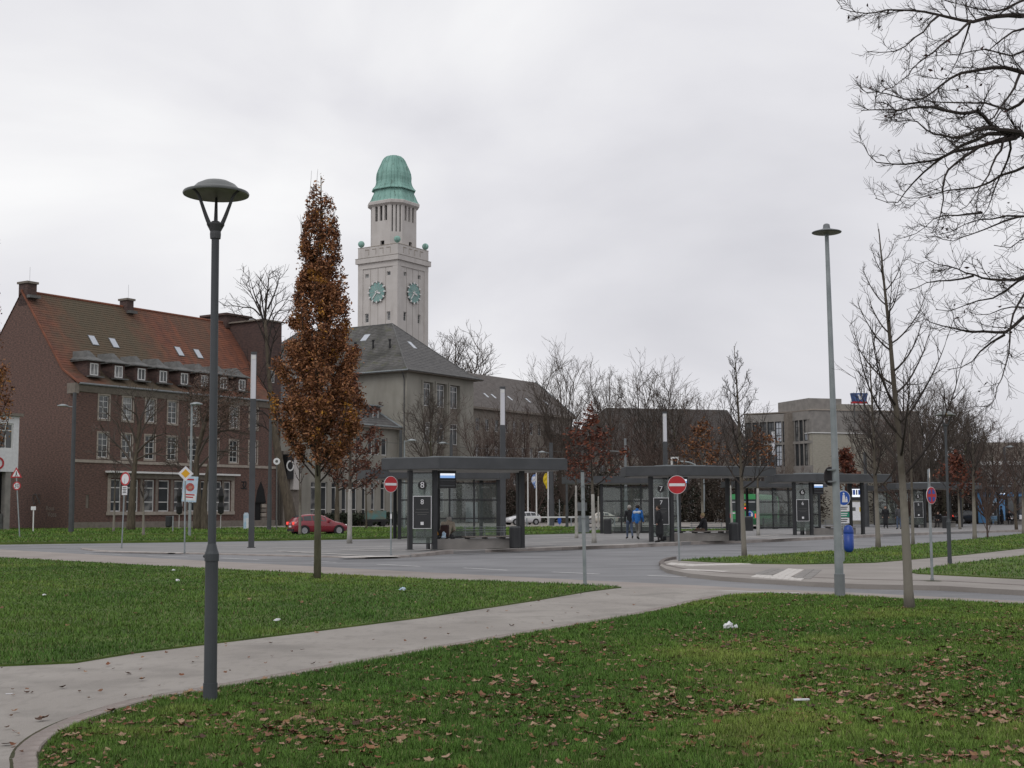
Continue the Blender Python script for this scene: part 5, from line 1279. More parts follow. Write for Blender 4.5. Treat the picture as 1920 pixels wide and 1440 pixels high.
for a in [(915, 178, 9, 5.5, 'dark bush behind the flag poles next to the grey wing', DB, 31), (975, 182, 9, 6.5, 'dark evergreen bush behind the shelter with the sign 8', DG, 32), (1040, 178, 9, 6.0, 'dark evergreen bush behind the bare metal post', DG, 33),
          (1105, 183, 9, 6.5, 'dark bush behind the orange-leaved young tree', DB, 34), (1165, 178, 9, 7.5, 'tall dark evergreen bush behind the pair of walkers', DG, 35), (1225, 181, 9, 6.5, 'dark bush behind the shelter with the sign 7', DB, 36),
          (1285, 178, 9, 6.0, 'dark evergreen bush under the traffic light', DG, 37), (1345, 175, 9, 6.5, 'dark bush behind the green bus', DB, 38), (1410, 165, 9, 6.0, 'brown bush at the foot of the glazed office wing', DB, 39),
          (1470, 150, 8, 4.6, 'brown bush before the ground floor of the office', DB, 40), (1655, 160, 9, 6.0, 'brown thicket between the office wall and the nearest bare tree', DB, 43), (1715, 150, 9, 7.0, 'brown thicket behind the fourth shelter', DB, 44), (1775, 152, 9, 7.0, 'brown thicket behind the distant park lamp', DB, 45), (1835, 156, 9, 6.0, 'brown thicket left of the low white building', DB, 46),
          (690, 150, 9, 1.6, 'low clipped bush before the town hall annex', DG, 41), (640, 146, 7, 1.4, 'low bush beside the red car at the annex', DG, 42)]:
    shrub_mass(*a)

# ---- big leaning tree between brick building and annex, and the trees before the brick facade
def guided_tree(name, label, Y, guide, r0, r1, tm, cm, seed, subs, tw, ln, lvl=2, rmin=.012, base_px=None):
    """trunk along photo guide points at distance Y; subs: list of guides for limbs"""
    pts = [P(x, y, Y) for x, y in guide]; o = pts[0].copy(); o.z = 0.0
    t = thing(name, label, 'tree', o); r = random.Random(seed)
    loc = [p - o for p in pts]; loc[0].z = -.1
    mb = MB(); q = smooth_line(loc, (loc[-1] - loc[0]).length / 14); mb.tube(q, [r1 + (r0 - r1) * (1 - i / (len(q) - 1)) ** 1.7 for i in range(len(q))], 8); mb.build('trunk', tm, t, smooth=True, fix=False)
    cr = MB()
    for gd, ra in subs:
        dz = r.uniform(-1, 1) * 2.2
        g_ = [P(x, y, Y + dz * (i / max(len(gd) - 1, 1))) - o for i, (x, y) in enumerate(gd)]
        g2 = smooth_line(g_, max((g_[-1] - g_[0]).length / 9, .2)); cr.tube(g2, taper(ra, rmin, len(g2)), 5, cap=False)
        twigs(cr, r, g2, ra, tw, ln, lvl, (.4, 1.0), .2, .07, .25, rmin=rmin)
    cr.build('crown', cm, t, fix=False)
    return t
guided_tree('leaning_tree', 'tall leaning bare tree with mossy trunk between brick building and annex', 138, [(548, 986), (540, 940), (528, 890), (514, 800), (504, 700), (500, 640), (497, 600)], .66, .17, 'bark', 'twig', 51,
            [([(497, 600), (499, 570), (503, 535), (505, 506)], .16), ([(498, 620), (488, 580), (478, 555), (468, 520)], .16), ([(490, 590), (478, 565), (465, 540), (452, 522)], .10), ([(488, 592), (474, 578), (455, 576), (432, 572)], .10),
             ([(498, 640), (480, 600), (460, 595), (432, 590)], .10), ([(502, 580), (515, 550), (522, 525), (527, 512)], .12), ([(500, 610), (515, 575), (525, 566), (538, 560)], .10), ([(502, 650), (512, 600), (530, 575), (545, 560)], .12),
             ([(503, 690), (512, 640), (525, 610), (540, 590)], .12), ([(510, 760), (500, 730), (480, 700), (462, 690)], .10), ([(512, 790), (490, 770), (470, 772), (452, 780)], .12), ([(516, 820), (495, 800), (478, 800), (460, 806)], .10), ([(497, 600), (492, 570), (488, 545), (484, 525)], .1), ([(504, 720), (520, 680), (535, 650), (550, 640)], .1)], 7, 2.6, 2, .022)
guided_tree('facade_tree', 'bare tree with dark spreading limbs before the brick facade', 116, [(245, 992), (248, 930), (252, 880), (258, 830), (262, 790)], .42, .15, 'bark', 'twig_far', 52,
            [([(252, 880), (235, 850), (205, 820), (180, 800)], .14), ([(254, 870), (240, 830), (215, 790), (195, 770)], .12), ([(256, 850), (275, 830), (300, 815), (325, 812)], .13), ([(258, 840), (270, 800), (290, 775), (305, 760)], .12),
             ([(260, 800), (255, 770), (250, 745), (244, 735)], .1), ([(262, 795), (272, 765), (280, 745), (290, 735)], .1), ([(258, 835), (245, 800), (230, 770), (215, 750)], .1), ([(255, 862), (285, 850), (310, 855), (330, 842)], .1), ([(252, 885), (230, 870), (205, 862), (185, 860)], .1)], 8, 2.3, 2, .02)
tb_ = guided_tree('brown_tree', 'tree with withered brown crown before the brick facade', 118, [(372, 992), (370, 930), (368, 880), (372, 840), (385, 790)], .5, .18, 'bark', 'twig_far', 53,
            [([(368, 880), (350, 850), (338, 820), (330, 800)], .14), ([(370, 860), (390, 820), (420, 790), (450, 775)], .14), ([(372, 840), (360, 800), (355, 760), (360, 730)], .14), ([(380, 800), (395, 760), (405, 730), (412, 712)], .14),
             ([(385, 790), (420, 760), (445, 745), (470, 740)], .12), ([(370, 880), (400, 850), (440, 845), (470, 850)], .12), ([(369, 885), (345, 880), (330, 872), (318, 868)], .1), ([(382, 800), (375, 765), (385, 730), (390, 715)], .1), ([(376, 830), (410, 810), (440, 808), (475, 815)], .1)], 9, 2.3, 2, .02)
tb2 = guided_tree('twin_trunk_tree', 'second dark trunk close beside the withered brown tree', 117, [(384, 992), (383, 940), (388, 890), (398, 850)], .34, .14, 'bark', 'twig_far', 54,
            [([(388, 890), (405, 860), (425, 840), (440, 820)], .1), ([(392, 870), (400, 830), (405, 800), (400, 780)], .1)], 7, 2.0, 2, .02)
rs_ = np.random.RandomState(4); o = Vector(tb_.location)
cl = [P(rs_.uniform(345, 475), 0, 118) for _ in range(1)]
pts = []
for _ in range(150):
    x, y = rs_.normal(402, 36), rs_.normal(752, 32)
    if y > 850 or ((x - 405) / 72) ** 2 + ((y - 758) / 60) ** 2 > 1: continue
    c = P(x, y, 118 + rs_.uniform(-2.5, 2.5)) - o; pts.append(np.array(c) + rs_.normal(0, .42, (46, 3)))
pts = np.concatenate(pts); cols = np.array([0.115, 0.075, 0.058]) * rs_.uniform(.5, 1.5, (len(pts), 1)) * np.ones((len(pts), 3))
V, Fc, C = leaves_np(pts, .085, cols, 6); link('withered_leaves', np_mesh('withered_leaves', V, Fc, C, ('leaf',)), tb_)

# ---- columnar oak with brown leaves on the lawn, and its neighbour cut by the picture edge
def columnar_oak(label, base, Y, px_c, prof, top, seed, nleaf, orange):
    t = thing('columnar_oak', label, 'tree', base); r = random.Random(seed); rs_ = np.random.RandomState(seed)
    o = Vector(base); hz = lambda y: P(px_c, y, Y).z - o.z
    sc = Y / FPX * 1.0
    Zs = np.array([hz(y) for y, w_ in prof]); Ws = np.array([w_ * sc for y, w_ in prof])
    H = hz(top)
    lead = limb(r, Vector((0, 0, -.1)), UP, H * .97 + .1, 16, .012, .03)
    mb = MB(); mb.tube(lead, taper(.092, .010, len(lead)), 10); mb.build('trunk', 'bark_green', t, smooth=True, fix=False)
    br = MB(); ends = []
    z0 = Zs[0] + .1
    for k in range(58):
        f_ = (k + r.random()) / 58; z = z0 + (H * .86 - z0) * f_ ** 1.15
        p, d = at_len(lead, min(z / H, .995)); az = k * 2.4 + r.uniform(-.3, .3)
        wmax = float(np.interp(min(z + 1.2, H), Zs, Ws)); L = r.uniform(1.3, 2.3) * (1.05 - .5 * f_)
        dd = Vector((math.cos(az), math.sin(az), .95)).normalized(); q = [p]; dcur = dd
        for i in range(7):
            q2 = q[-1] + dcur * L / 7; rad = math.hypot(q2.x - p.x, q2.y - p.y)
            dcur = (dcur + UP * (.12 + (.5 if rad > wmax * .75 else 0)) + rvec(r) * .07).normalized(); q.append(q2)
        br.tube(q, taper(.030 * (1.1 - .6 * f_), .006, len(q)), 4, cap=False); ends.append(q)
        twigs(br, r, q, .02, 6, .42, 1, (.4, .9), .18, .12, .2, rmin=.004, ends=ends)
    for k in range(20):                              # thin shoots above the crown
        a = r.uniform(0, 6.28); zz = H * r.uniform(.74, .92); w_ = float(np.interp(zz, Zs, Ws)) * r.uniform(.4, 1.0)
        p = Vector((math.cos(a) * w_, math.sin(a) * w_, zz)); q = limb(r, p, UP, min(H - zz, r.uniform(.5, 1.1)), 5, .05, .1)
        br.tube(q, taper(.008, .003, len(q)), 3, cap=False); ends.append(q)
    br.build('branches', 'twig', t, fix=False)
    # leaves: clumps along the branches, densest near the outside
    P_ = []
    E = [np.array([tuple(v) for v in q]) for q in ends]
    for q in E:
        m = max(4, int(nleaf / len(E) * r.uniform(.5, 1.5)))
        tt = rs_.uniform(.25, 1, m) * (len(q) - 1); i = np.minimum(tt.astype(int), len(q) - 2)
        c = q[i] + (q[i + 1] - q[i]) * (tt - i)[:, None]; P_.append(c + rs_.normal(0, .085, (m, 3)))
    P_ = np.concatenate(P_); rad = np.hypot(P_[:, 0], P_[:, 1]); wl = np.interp(P_[:, 2], Zs, Ws)
    keep = (rad < wl * rs_.uniform(.85, 1.12, len(P_))) & (P_[:, 2] > Zs[0] - .15); thin = np.interp(P_[:, 2] / H, [0, .72, .85, 1.0], [1, .95, .40, .30]); keep &= rs_.rand(len(P_)) < thin
    gap = vnoise(P_[:, 0] * 1.0 + 40, P_[:, 2] + 40, .34, seed + 5) * .6 + vnoise(P_[:, 1] + 40, P_[:, 2] * .8 + 40, .30, seed + 6) * .6
    keep &= (gap > .51) | (rs_.rand(len(P_)) < .22)
    P_ = P_[keep]; n = len(P_)
    base_c = np.array([[0.215, 0.090, 0.042], [0.29, 0.130, 0.060], [0.12, 0.054, 0.034], [0.34, 0.175, 0.09]])[rs_.choice(4, n, p=[.36, .32, .2, .12])]
    nz = vnoise(P_[:, 0] * 3 + 50, P_[:, 2] * 2.2 + np.arctan2(P_[:, 1], P_[:, 0]) * .8 + 50, .9, seed)
    og = (nz > .74) & (rs_.rand(n) < .5) | (rs_.rand(n) < orange); og &= rad[keep] > wl[keep] * .55
    base_c[og] = np.array([0.36, 0.17, 0.03])
    cols = base_c * rs_.uniform(.6, 1.35, (n, 1))
    V, Fc, C = leaves_np(P_, .043, cols, seed + 1, 0, .8)
    lo = tag(link('leaves', np_mesh('leaves', V, Fc, C, ('leaf',)), t), kind='stuff')
    return t
ob_ = G(595, 1086, .03)
PROF = [(905, 30), (885, 58), (860, 80), (800, 94), (740, 94), (680, 84), (620, 70), (560, 54), (500, 44), (450, 37), (420, 33), (380, 27), (350, 17), (325, 6), (308, 3)]
columnar_oak('tall columnar oak with brown autumn leaves on the side lawn', ob_, ob_.y, 590, PROF, 309, 61, 92000, .02)
ob2 = G(-62, 1078, .03)
columnar_oak('columnar oak with orange brown leaves cut by the picture edge', ob2, ob2.y, -62, [(y, w_ * .80) for y, w_ in PROF], 330, 63, 26000, .10)

# ---- young bare trees with ascending branches
def ascending_tree(label, base, H, clear, seed, nb=22, lk=.42, tm='bark_pale', cm='twig', r0=.085, lvl=2, tw=9, rmin=.0035, lean=(0, 0), name='young_tree', a0=(.85, 1.2), leaf=None, group=None, whitewash=0, upc=None):
    clear = min(clear, H * .62); upc = upc if upc is not None else (.075 if leaf and leaf[0] > 100 else .17)
    if leaf and leaf[0] > 100: a0 = (.95, 1.35)
    t = thing(name, label, 'tree', base, 0, group); r = random.Random(seed)
    lead = limb(r, Vector((0, 0, -.08)), (UP + Vector((lean[0], lean[1], 0))).normalized(), H + .08, 16, .018, .02)
    n = len(lead); ra = [r0 * (1.25 if i == 0 else 1.0) * (1 - .93 * (i / (n - 1)) ** 1.1) + .003 for i in range(n)]
    mb = MB(); mb.tube(lead, ra, 9); mb.build('trunk', 'bark_young' if tm == 'bark_pale' else tm, t, smooth=True, fix=False)
    if whitewash:
        w_ = MB(); k = next(i for i, q in enumerate(lead) if q.z > whitewash); w_.tube(lead[:k + 1], [x + .006 for x in ra[:k + 1]], 9); w_.build('trunk_wrap', 'whitewash', t, smooth=True, fix=False)
    cr = MB(); ends = []
    for k in range(nb):
        f_ = (k + r.random() * .6) / nb; z = clear + (H * .93 - clear) * f_
        p, d = at_len(lead, min(z / H, .99)); az = k * 2.4 + r.uniform(-.35, .35); a = r.uniform(*a0)
        L = (H - z) * lk * r.uniform(.8, 1.15) + .22
        dd = Vector((math.cos(az) * math.sin(a), math.sin(az) * math.sin(a), math.cos(a)))
        q = limb(r, p, dd, L, 9, .06, upc)
        rr = max(r0 * .36 * (1 - .7 * f_), rmin * 1.5); cr.tube(q, taper(rr, rmin * .8, len(q)), 5, cap=False); ends.append(q)
        twigs(cr, r, q, rr, tw, L * .34, lvl, (.45, .95), .14, .13, .18, rmin=rmin, ends=ends)
    twigs(cr, r, lead[-5:], .012, 12, .4, 1, (.5, 1.0), .12, .12, .05, rmin=rmin, ends=ends)
    cr.build('crown', cm, t, fix=False)
    if leaf:
        cnt, size, cl, zlo, zhi = leaf; rs_ = np.random.RandomState(seed); E = [np.array([tuple(v) for v in q]) for q in ends]
        P_ = []
        for _ in range(cnt // 6):
            q = E[rs_.randint(len(E))]; i = rs_.randint(len(q)); P_.append(q[i] + rs_.normal(0, size * 1.1, (6, 3)))
        P_ = np.concatenate(P_); P_ = P_[(P_[:, 2] > zlo) & (P_[:, 2] < zhi)]; cols = np.array(cl)[rs_.randint(0, len(cl), len(P_))] * rs_.uniform(.6, 1.4, (len(P_), 1))
        V, Fc, C = leaves_np(P_, size, cols, seed); tag(link('leaves', np_mesh('leaves', V, Fc, C, ('leaf',)), t), kind='stuff')
    return t
def asc(label, px, py, z, top, *a, **k):
    b = G(px, py, z); return ascending_tree(label, b, P(px, top, b.y).z - z, *a, **k)
asc('bare young tree with ascending branches in front of the footpath lawn', 1706, 1141, .035, 428, 2.15, 71, nb=22, lk=.46, r0=.078, tw=7, lean=(-.022, 0), leaf=(18, .06, [(0.35, 0.20, 0.02)], 1.8, 3.2))
RED = [(0.13, 0.042, 0.026), (0.165, 0.058, 0.032), (0.09, 0.034, 0.025)]; ORG = [(0.155, 0.068, 0.032), (0.12, 0.05, 0.028), (0.20, 0.095, 0.04)]
asc('bare young tree on the tip of the traffic island lawn', 1396, 1043, .1, 648, 2.2, 72, nb=24, lk=.40, r0=.085, tw=8, rmin=.007, lean=(-.01, 0))
asc('bare young tree beside the blue litter bin', 1647, 1028, .1, 640, 2.4, 73, nb=24, lk=.36, r0=.10, tw=8, rmin=.009)
asc('slim staked young tree behind the nearest bare tree', 1712, 1022, .1, 690, 3.0, 74, nb=16, lk=.32, r0=.07, tw=6, rmin=.009, lvl=1)
asc('young tree with knobbly head right of the lamp on the island lawn', 1828, 1012, .1, 800, 2.9, 75, nb=18, lk=.55, r0=.11, tw=7, rmin=.011, lvl=1)
asc('many-stemmed bare shrub on the island lawn', 1852, 1009, .1, 880, .2, 76, nb=18, lk=.5, r0=.05, tw=6, rmin=.012, lvl=1, name='bare_shrub', a0=(.3, .6), tm='twig_red', cm='twig_red')
asc('bare young tree cut by the picture edge near the blue kiosk', 1919, 1001, .1, 820, 2.6, 77, nb=16, lk=.5, r0=.09, tw=6, rmin=.012, lvl=1)
asc('red-brown leaved young tree with whitewashed trunk behind the columnar oak', 655, 1019, .05, 690, 2.6, 78, nb=22, lk=.42, r0=.12, tw=6, rmin=.012, leaf=(4200, .09, [(0.12, 0.05, 0.032), (0.16, 0.07, 0.042), (0.09, 0.038, 0.028)], 2.2, 9), whitewash=2.7, lvl=1)
asc('orange-leaved young tree with white trunk beside the bare metal post', 1114, 1018, .15, 770, 2.6, 79, nb=20, lk=.62, r0=.10, tw=6, rmin=.011, leaf=(900, .10, RED, 2.4, 7.5), whitewash=2.2, lvl=1)
asc('orange-leaved young tree behind the traffic light', 1422, 1004, .15, 800, 3.2, 80, nb=20, lk=.62, r0=.10, tw=6, rmin=.012, leaf=(420, .12, ORG, 2.6, 7), whitewash=2.7, lvl=1)
asc('orange-leaved tree behind the roof of the shelter marked 7', 1318, 992, .15, 790, 3.5, 81, nb=22, lk=.7, r0=.12, tw=6, rmin=.016, leaf=(900, .15, ORG, 3.2, 11), lvl=1)
asc('conical red-leaved young tree behind the right street lamp', 1590, 996, .15, 838, 2.6, 82, nb=24, lk=.42, r0=.10, tw=6, rmin=.012, leaf=(2200, .11, RED, 2.8, 8), lvl=1)
asc('red-leaved tree low behind the last shelters', 1800, 992, .15, 850, 2.4, 83, nb=20, lk=.6, r0=.10, tw=6, rmin=.014, leaf=(900, .14, RED, 2.4, 7), lvl=1)
asc('thin young tree with white trunk left of the orange-leaved one', 1081, 1009, .15, 850, 3.0, 84, nb=10, lk=.35, r0=.09, tw=4, rmin=.012, leaf=(240, .1, RED, 2.8, 6), whitewash=2.6, lvl=1)
asc('thin young tree behind the orange-leaved one with white trunk', 1122, 994, .1, 880, 3.4, 85, nb=8, lk=.3, r0=.08, tw=4, rmin=.014, whitewash=2.4, lvl=1)
asc('thin young tree on the verge in front of the red car', 562, 1003, .12, 850, 4.0, 86, nb=8, lk=.3, r0=.10, tw=4, rmin=.014, tm='bark_pale', lvl=1)
asc('thin young tree before the annex windows', 687, 992, .12, 860, 3.0, 87, nb=12, lk=.45, r0=.09, tw=4, rmin=.016, leaf=(500, .12, [(0.12, 0.05, 0.035)], 3, 9), lvl=1, tm='bark')
asc('pale thin young tree near the gable corner', 213, 998, .12, 860, 3.6, 88, nb=10, lk=.4, r0=.10, tw=5, rmin=.014, lvl=1)
asc('pale thin young tree on the verge beside the round white sign', 269, 1004, .12, 900, 3.6, 89, nb=9, lk=.4, r0=.10, tw=5, rmin=.014, lvl=1)
asc('dark small tree at the annex door beside the red car', 632, 992, .1, 840, 3.4, 90, nb=14, lk=.6, r0=.26, tw=5, rmin=.016, tm='bark', leaf=(900, .12, [(0.10, 0.045, 0.032)], 3, 9), lvl=1)
asc('thin young tree with white trunk beside the bus', 1373, 997, .15, 870, 3.2, 91, nb=8, lk=.35, r0=.09, tw=4, rmin=.014, whitewash=2.9, lvl=1)

# ---- big tree standing outside the frame whose limbs hang into the picture
bt_base = Vector((9.2, 15.0, .03))
bt = thing('overhanging_tree', 'large bare tree whose dark limbs hang into the upper corner', 'tree', bt_base)
r = random.Random(99)
tr = MB(); tk = smooth_line([Vector((0, 0, -.1)), Vector((-.1, .1, 2.5)), Vector((-.5, 0, 5.0)), Vector((-.8, -.3, 7.5)), Vector((-.7, -.2, 10.0))], .5); tr.tube(tk, taper(.42, .16, len(tk)), 12); tr.build('trunk', 'bark', bt, smooth=True, fix=False)
Z7 = lambda l_: [(1560 + x / 3.6, y / 3.6) for x, y in l_]; Z6 = lambda l_: [(1560 + x / 3.6, 400 + y / 3.6) for x, y in l_]
guides = [  # points in the photo, distance at start and end, start radius in photo pixels
    (Z7([(1500, 60), (1290, 105), (1100, 115), (940, 145), (720, 100), (560, 80), (380, 65), (250, 95), (60, 50)]), 14.2, 13.2, 5.0),
    (Z7([(1560, 600), (1290, 490), (1150, 460), (1020, 465), (900, 485), (770, 550), (650, 640), (520, 680), (360, 630), (230, 635)]), 14.6, 13.6, 5.0),
    (Z7([(1600, 1000), (1400, 950), (1270, 910), (1120, 880), (1010, 760), (900, 770), (750, 745), (630, 720), (450, 740), (170, 740)]), 14.4, 12.6, 6.2),
    (Z7([(1270, 910), (1080, 905), (960, 950), (850, 1000), (700, 1080), (580, 1100), (300, 1095), (220, 985)]), 13.9, 14.8, 4.2),
    (Z7([(1270, 890), (1080, 870), (980, 880), (860, 930), (700, 910), (580, 830), (400, 820)]), 13.8, 12.4, 4.0),
    (Z7([(1250, 920), (1000, 990), (880, 1070), (780, 1150), (755, 1250), (735, 1440), (660, 1600)]), 13.9, 13.0, 4.0),
    (Z7([(1230, 920), (960, 1000), (800, 1030), (720, 1090), (620, 1170), (520, 1260), (430, 1380), (290, 1330)]), 13.9, 15.2, 4.0),
    (Z7([(1420, 1080), (1290, 1130), (1130, 1190), (960, 1270), (740, 1290), (560, 1340), (400, 1300)]), 14.4, 15.5, 3.2),
    (Z7([(1400, 560), (1250, 720), (1180, 740), (1060, 700), (900, 690), (700, 690), (560, 660), (400, 690)]), 14.5, 15.6, 3.6),
    (Z7([(1460, 200), (1290, 200), (1150, 260), (1060, 340), (1020, 465)]), 14.6, 14.2, 3.0),
    (Z7([(940, 145), (800, 260), (660, 360), (560, 450), (480, 540), (330, 620)]), 13.8, 12.8, 2.6),
    (Z7([(720, 100), (620, 200), (520, 290), (420, 340), (220, 355)]), 13.4, 13.0, 2.2),
    (Z7([(940, 145), (890, 290), (840, 420), (770, 550)]), 13.8, 14.4, 2.0),
    (Z7([(1480, -60), (1250, 20), (1150, 70), (1000, 60), (850, 30), (700, -40)]), 14.8, 14.0, 3.2),
    (Z7([(1270, 500), (1200, 640), (1080, 800), (950, 900), (850, 930)]), 14.5, 13.4, 2.6),
    (Z7([(1180, 920), (1130, 1020), (1050, 1180), (960, 1330), (860, 1430)]), 13.9, 13.0, 2.6),
    (Z7([(1200, 930), (1190, 1050), (1100, 1250), (1060, 1400), (960, 1520)]), 13.9, 14.8, 2.4),
    (Z6([(1500, 380), (1290, 430), (1200, 452), (1060, 440), (960, 420), (850, 380), (700, 340), (630, 300)]), 14.4, 13.0, 3.6),
    (Z6([(960, 420), (850, 445), (680, 465), (600, 490), (520, 515)]), 13.6, 13.2, 2.0),
    (Z6([(1450, 380), (1290, 440), (1150, 530), (1050, 585), (920, 600), (830, 650), (700, 655)]), 14.4, 14.8, 3.0),
    (Z6([(1500, 560), (1290, 700), (1160, 812), (1060, 795), (950, 805), (830, 770), (740, 760), (620, 710)]), 14.4, 13.6, 4.6),
    (Z6([(1160, 812), (1050, 890), (950, 990), (870, 1040), (750, 1050)]), 14.0, 14.6, 2.4),
    (Z6([(1420, 440), (1290, 560), (1220, 700), (1195, 920), (1150, 1090), (1100, 1190), (1090, 1270), (1000, 1310)]), 14.4, 13.6, 2.6),
    (Z6([(1480, 100), (1290, 180), (1200, 230), (1100, 215)]), 14.4, 14.0, 2.2),
    (Z6([(1480, -60), (1290, 20), (1150, 60), (1000, 120), (900, 145), (800, 185), (690, 150)]), 14.4, 13.8, 2.6),
    (Z6([(1290, 20), (1100, 30), (950, 50), (800, 120), (690, 140)]), 14.4, 15.0, 2.0),
    (Z6([(1000, 0), (850, 10), (720, 20), (600, 120), (470, 170)]), 14.0, 15.0, 2.0),
    (Z7([(1500, 300), (1350, 330), (1200, 380), (1050, 330), (900, 350), (760, 380), (650, 380)]), 15.0, 15.8, 2.6),
    (Z6([(1480, 620), (1290, 640), (1150, 640), (1000, 690), (900, 640)]), 14.6, 15.6, 2.0),
]
cr = MB(); bn = []
for gd, d0, d1, w0 in guides:
    m = len(gd); q = [P(x, y, d0 + (d1 - d0) * i / (m - 1)) - bt_base for i, (x, y) in enumerate(gd)]
    ln_ = sum((a - b).length for a, b in zip(q, q[1:])); q = smooth_line(q, .16)
    q = [v + rvec(r) * .012 for v in q]; ra = w0 * 1.15 * 14 / FPX
    cr.tube(q, [max(.004, ra * (1 - .90 * (i / (len(q) - 1)) ** .8)) for i in range(len(q))], 6, cap=False)
    n1 = int(ln_ * 8)
    twigs(cr, r, q, ra * .5, n1, .40, 2, (.35, 1.0), .30, .05, .10, rmin=.0026, ends=bn, nseg=7)
cr.build('limbs', 'twig', bt, fix=False)
lk = MB()                                        # stout joins from the trunk to the limbs, outside the frame
for gd, d0, d1, w0 in guides:
    a = P(*gd[0], d0) - bt_base
    if gd[0][0] > 1940:
        b = at_len(tk, min(max((a.z - .6) / 10.0, .3), .95))[0]; lk.tube(smooth_line([b, (a + b) / 2 + Vector((0, 0, .2)), a], .4), w0 * 14 / FPX * 1.15, 6, cap=False)
lk.build('limb_bases', 'bark', bt, fix=False)
rs_ = np.random.RandomState(12); ep = np.array([tuple(q[-1]) for q in bn]); k = rs_.choice(len(ep), 150, replace=False)
V, Fc, C = leaves_np(ep[k] + rs_.normal(0, .02, (150, 3)), .028, np.tile([[0.05, 0.022, 0.02]], (150, 1)), 3); tag(link('dead_leaves', np_mesh('dead_leaves', V, Fc, C, ('leaf',)), bt), kind='stuff')
# ------------------------------------------------------------------ lamps, masts and signs
def dome_lamp(label, px, py, z, top_px, Y=None, group='dome lamps on three curved arms'):
    """park lamp: stepped pole, collar, three curved arms and a shallow dome"""
    b = G(px, py, z); H = P(px, 338, G(394, 1315, .03).y).z if Y is None else Y
    t = thing('park_lamp', label, 'street lamp', b, 0, group)
    ln = Vector(((top_px[0]), 0, H))
    def tl(h): return Vector((ln.x * h / H, 0, h))
    h1 = H * .275; hn = H * .885
    f = MB(); f.tube([tl(-.05), tl(.16), tl(.161), tl(h1 - .05)], [.062, .062, .056, .056], 16); f.build('lower_pole', 'lamp_grey', t, smooth=False)
    f = MB(); f.tube([tl(h1 - .06), tl(h1), tl(h1 + .03), tl(h1 + .09)], [.063, .063, .052, .036], 16); f.build('collar', 'lamp_grey', t)
    f = MB(); f.sphere(tl(h1 - .02) + Vector((-.066, 0, 0)), .012, 8, 6); f.build('grub_screw', 'lamp_grey', t)
    f = MB(); f.tube([tl(h1 + .05), tl(hn)], [.036, .034], 16); f.build('upper_pole', 'lamp_grey', t, smooth=False)
    f = MB(); f.lathe([(.034, -.02), (.046, -.02), (.049, .02), (.047, .045), (.062, .075), (.078, .105), (.078, .112), (.05, .118), (.035, .135), (.004, .145)], 18, tl(hn)); f.build('arm_socket', 'anthracite', t)
    c = tl(hn)
    for k in range(3):
        a = R(-30 + 120 * k + 12); d = Vector((math.cos(a), math.sin(a), 0))
        pts = smooth_line([c + d * .055 + UP * .09, c + d * .095 + UP * .17, c + d * .150 + UP * .30, c + d * .178 + UP * .36, c + d * .235 + UP * .405], .03)
        f = MB(); f.tube(pts, taper(.020, .011, len(pts)), 8); f.build('arm', 'anthracite', t, smooth=True)
    zc = .375
    f = MB(); f.lathe([(.288, zc), (.292, zc + .012), (.286, zc + .024), (.216, zc + .048), (.205, zc + .056), (.17, zc + .092), (.11, zc + .122), (.05, zc + .136), (.003, zc + .139)], 40, c, close=False); hd = f.build('dome', 'lamp_dome_lit', t, smooth=True)
    f = MB(); f.lathe([(.286, zc + .002), (.235, zc + .018), (.17, zc + .045), (.09, zc + .06), (.003, zc + .064)], 40, c, close=False); f.build('reflector', 'lamp_inside', hd, smooth=True)
    return t
LH = P(402, 336, G(394, 1315, .03).y).z - .03
lx = P(404, 400, G(394, 1315, .03).y).x - G(394, 1315, .03).x
dome_lamp('dark park lamp with dome on three arms, nearest the viewer', 394, 1316, .03, (lx,), LH)
b2 = G(1781, 1058, .1); dome_lamp('distant park lamp with dome behind the bare young trees', 1781, 1058, .1, (P(1772, 780, b2.y).x - b2.x,), P(1772, 771, b2.y).z - .1)

# tall tapered lamp with flat disc head beside the lawn
b = G(1575, 1119, .03); t = thing('disc_lamp', 'tall grey lamp post with flat disc head beside the nearest bare tree', 'street lamp', b)
tp = P(1550, 438, b.y) - b
f = MB(); f.tube([Vector((0, 0, -.05)), tp * .062, tp * .0621, tp * .6, tp], [.094, .092, .080, .052, .038], 18); f.build('pole', 'galvanised', t, smooth=False)
f = MB(); f.lathe([(.085, .0), (.098, .0), (.098, .42), (.085, .43)], 18); f.build('base_sleeve', 'galvanised_dull', t)
f = MB(); f.lathe([(.05, -.03), (.06, 0), (.275, .015), (.282, .025), (.27, .035), (.10, .085), (.07, .10), (.06, .17), (.035, .19), (.003, .195)], 36, tp); hd = f.build('lamp_head', 'galvanised_dull', t, smooth=False)
f = MB(); f.lathe([(.255, .008), (.10, -.012), (.055, -.014)], 30, tp, close=False); f.build('lamp_glass', 'lamp_inside', hd)
q = P(1553, 893, b.y) - b; f = MB(); f.disc_y(0, 0, .18, -.008, .008, 28); d_ = f.build('sign_disc', 'sign_back', t, (q.x + .055, .10, q.z), R(40))
for zz in (-.1, .12): f = MB(); f.lathe([(.083, -.014), (.092, -.014), (.092, .014), (.083, .014)], 14, (q.x + .075, 0, q.z + zz)); f.build('pipe_clamp', 'galvanised_dull', t)

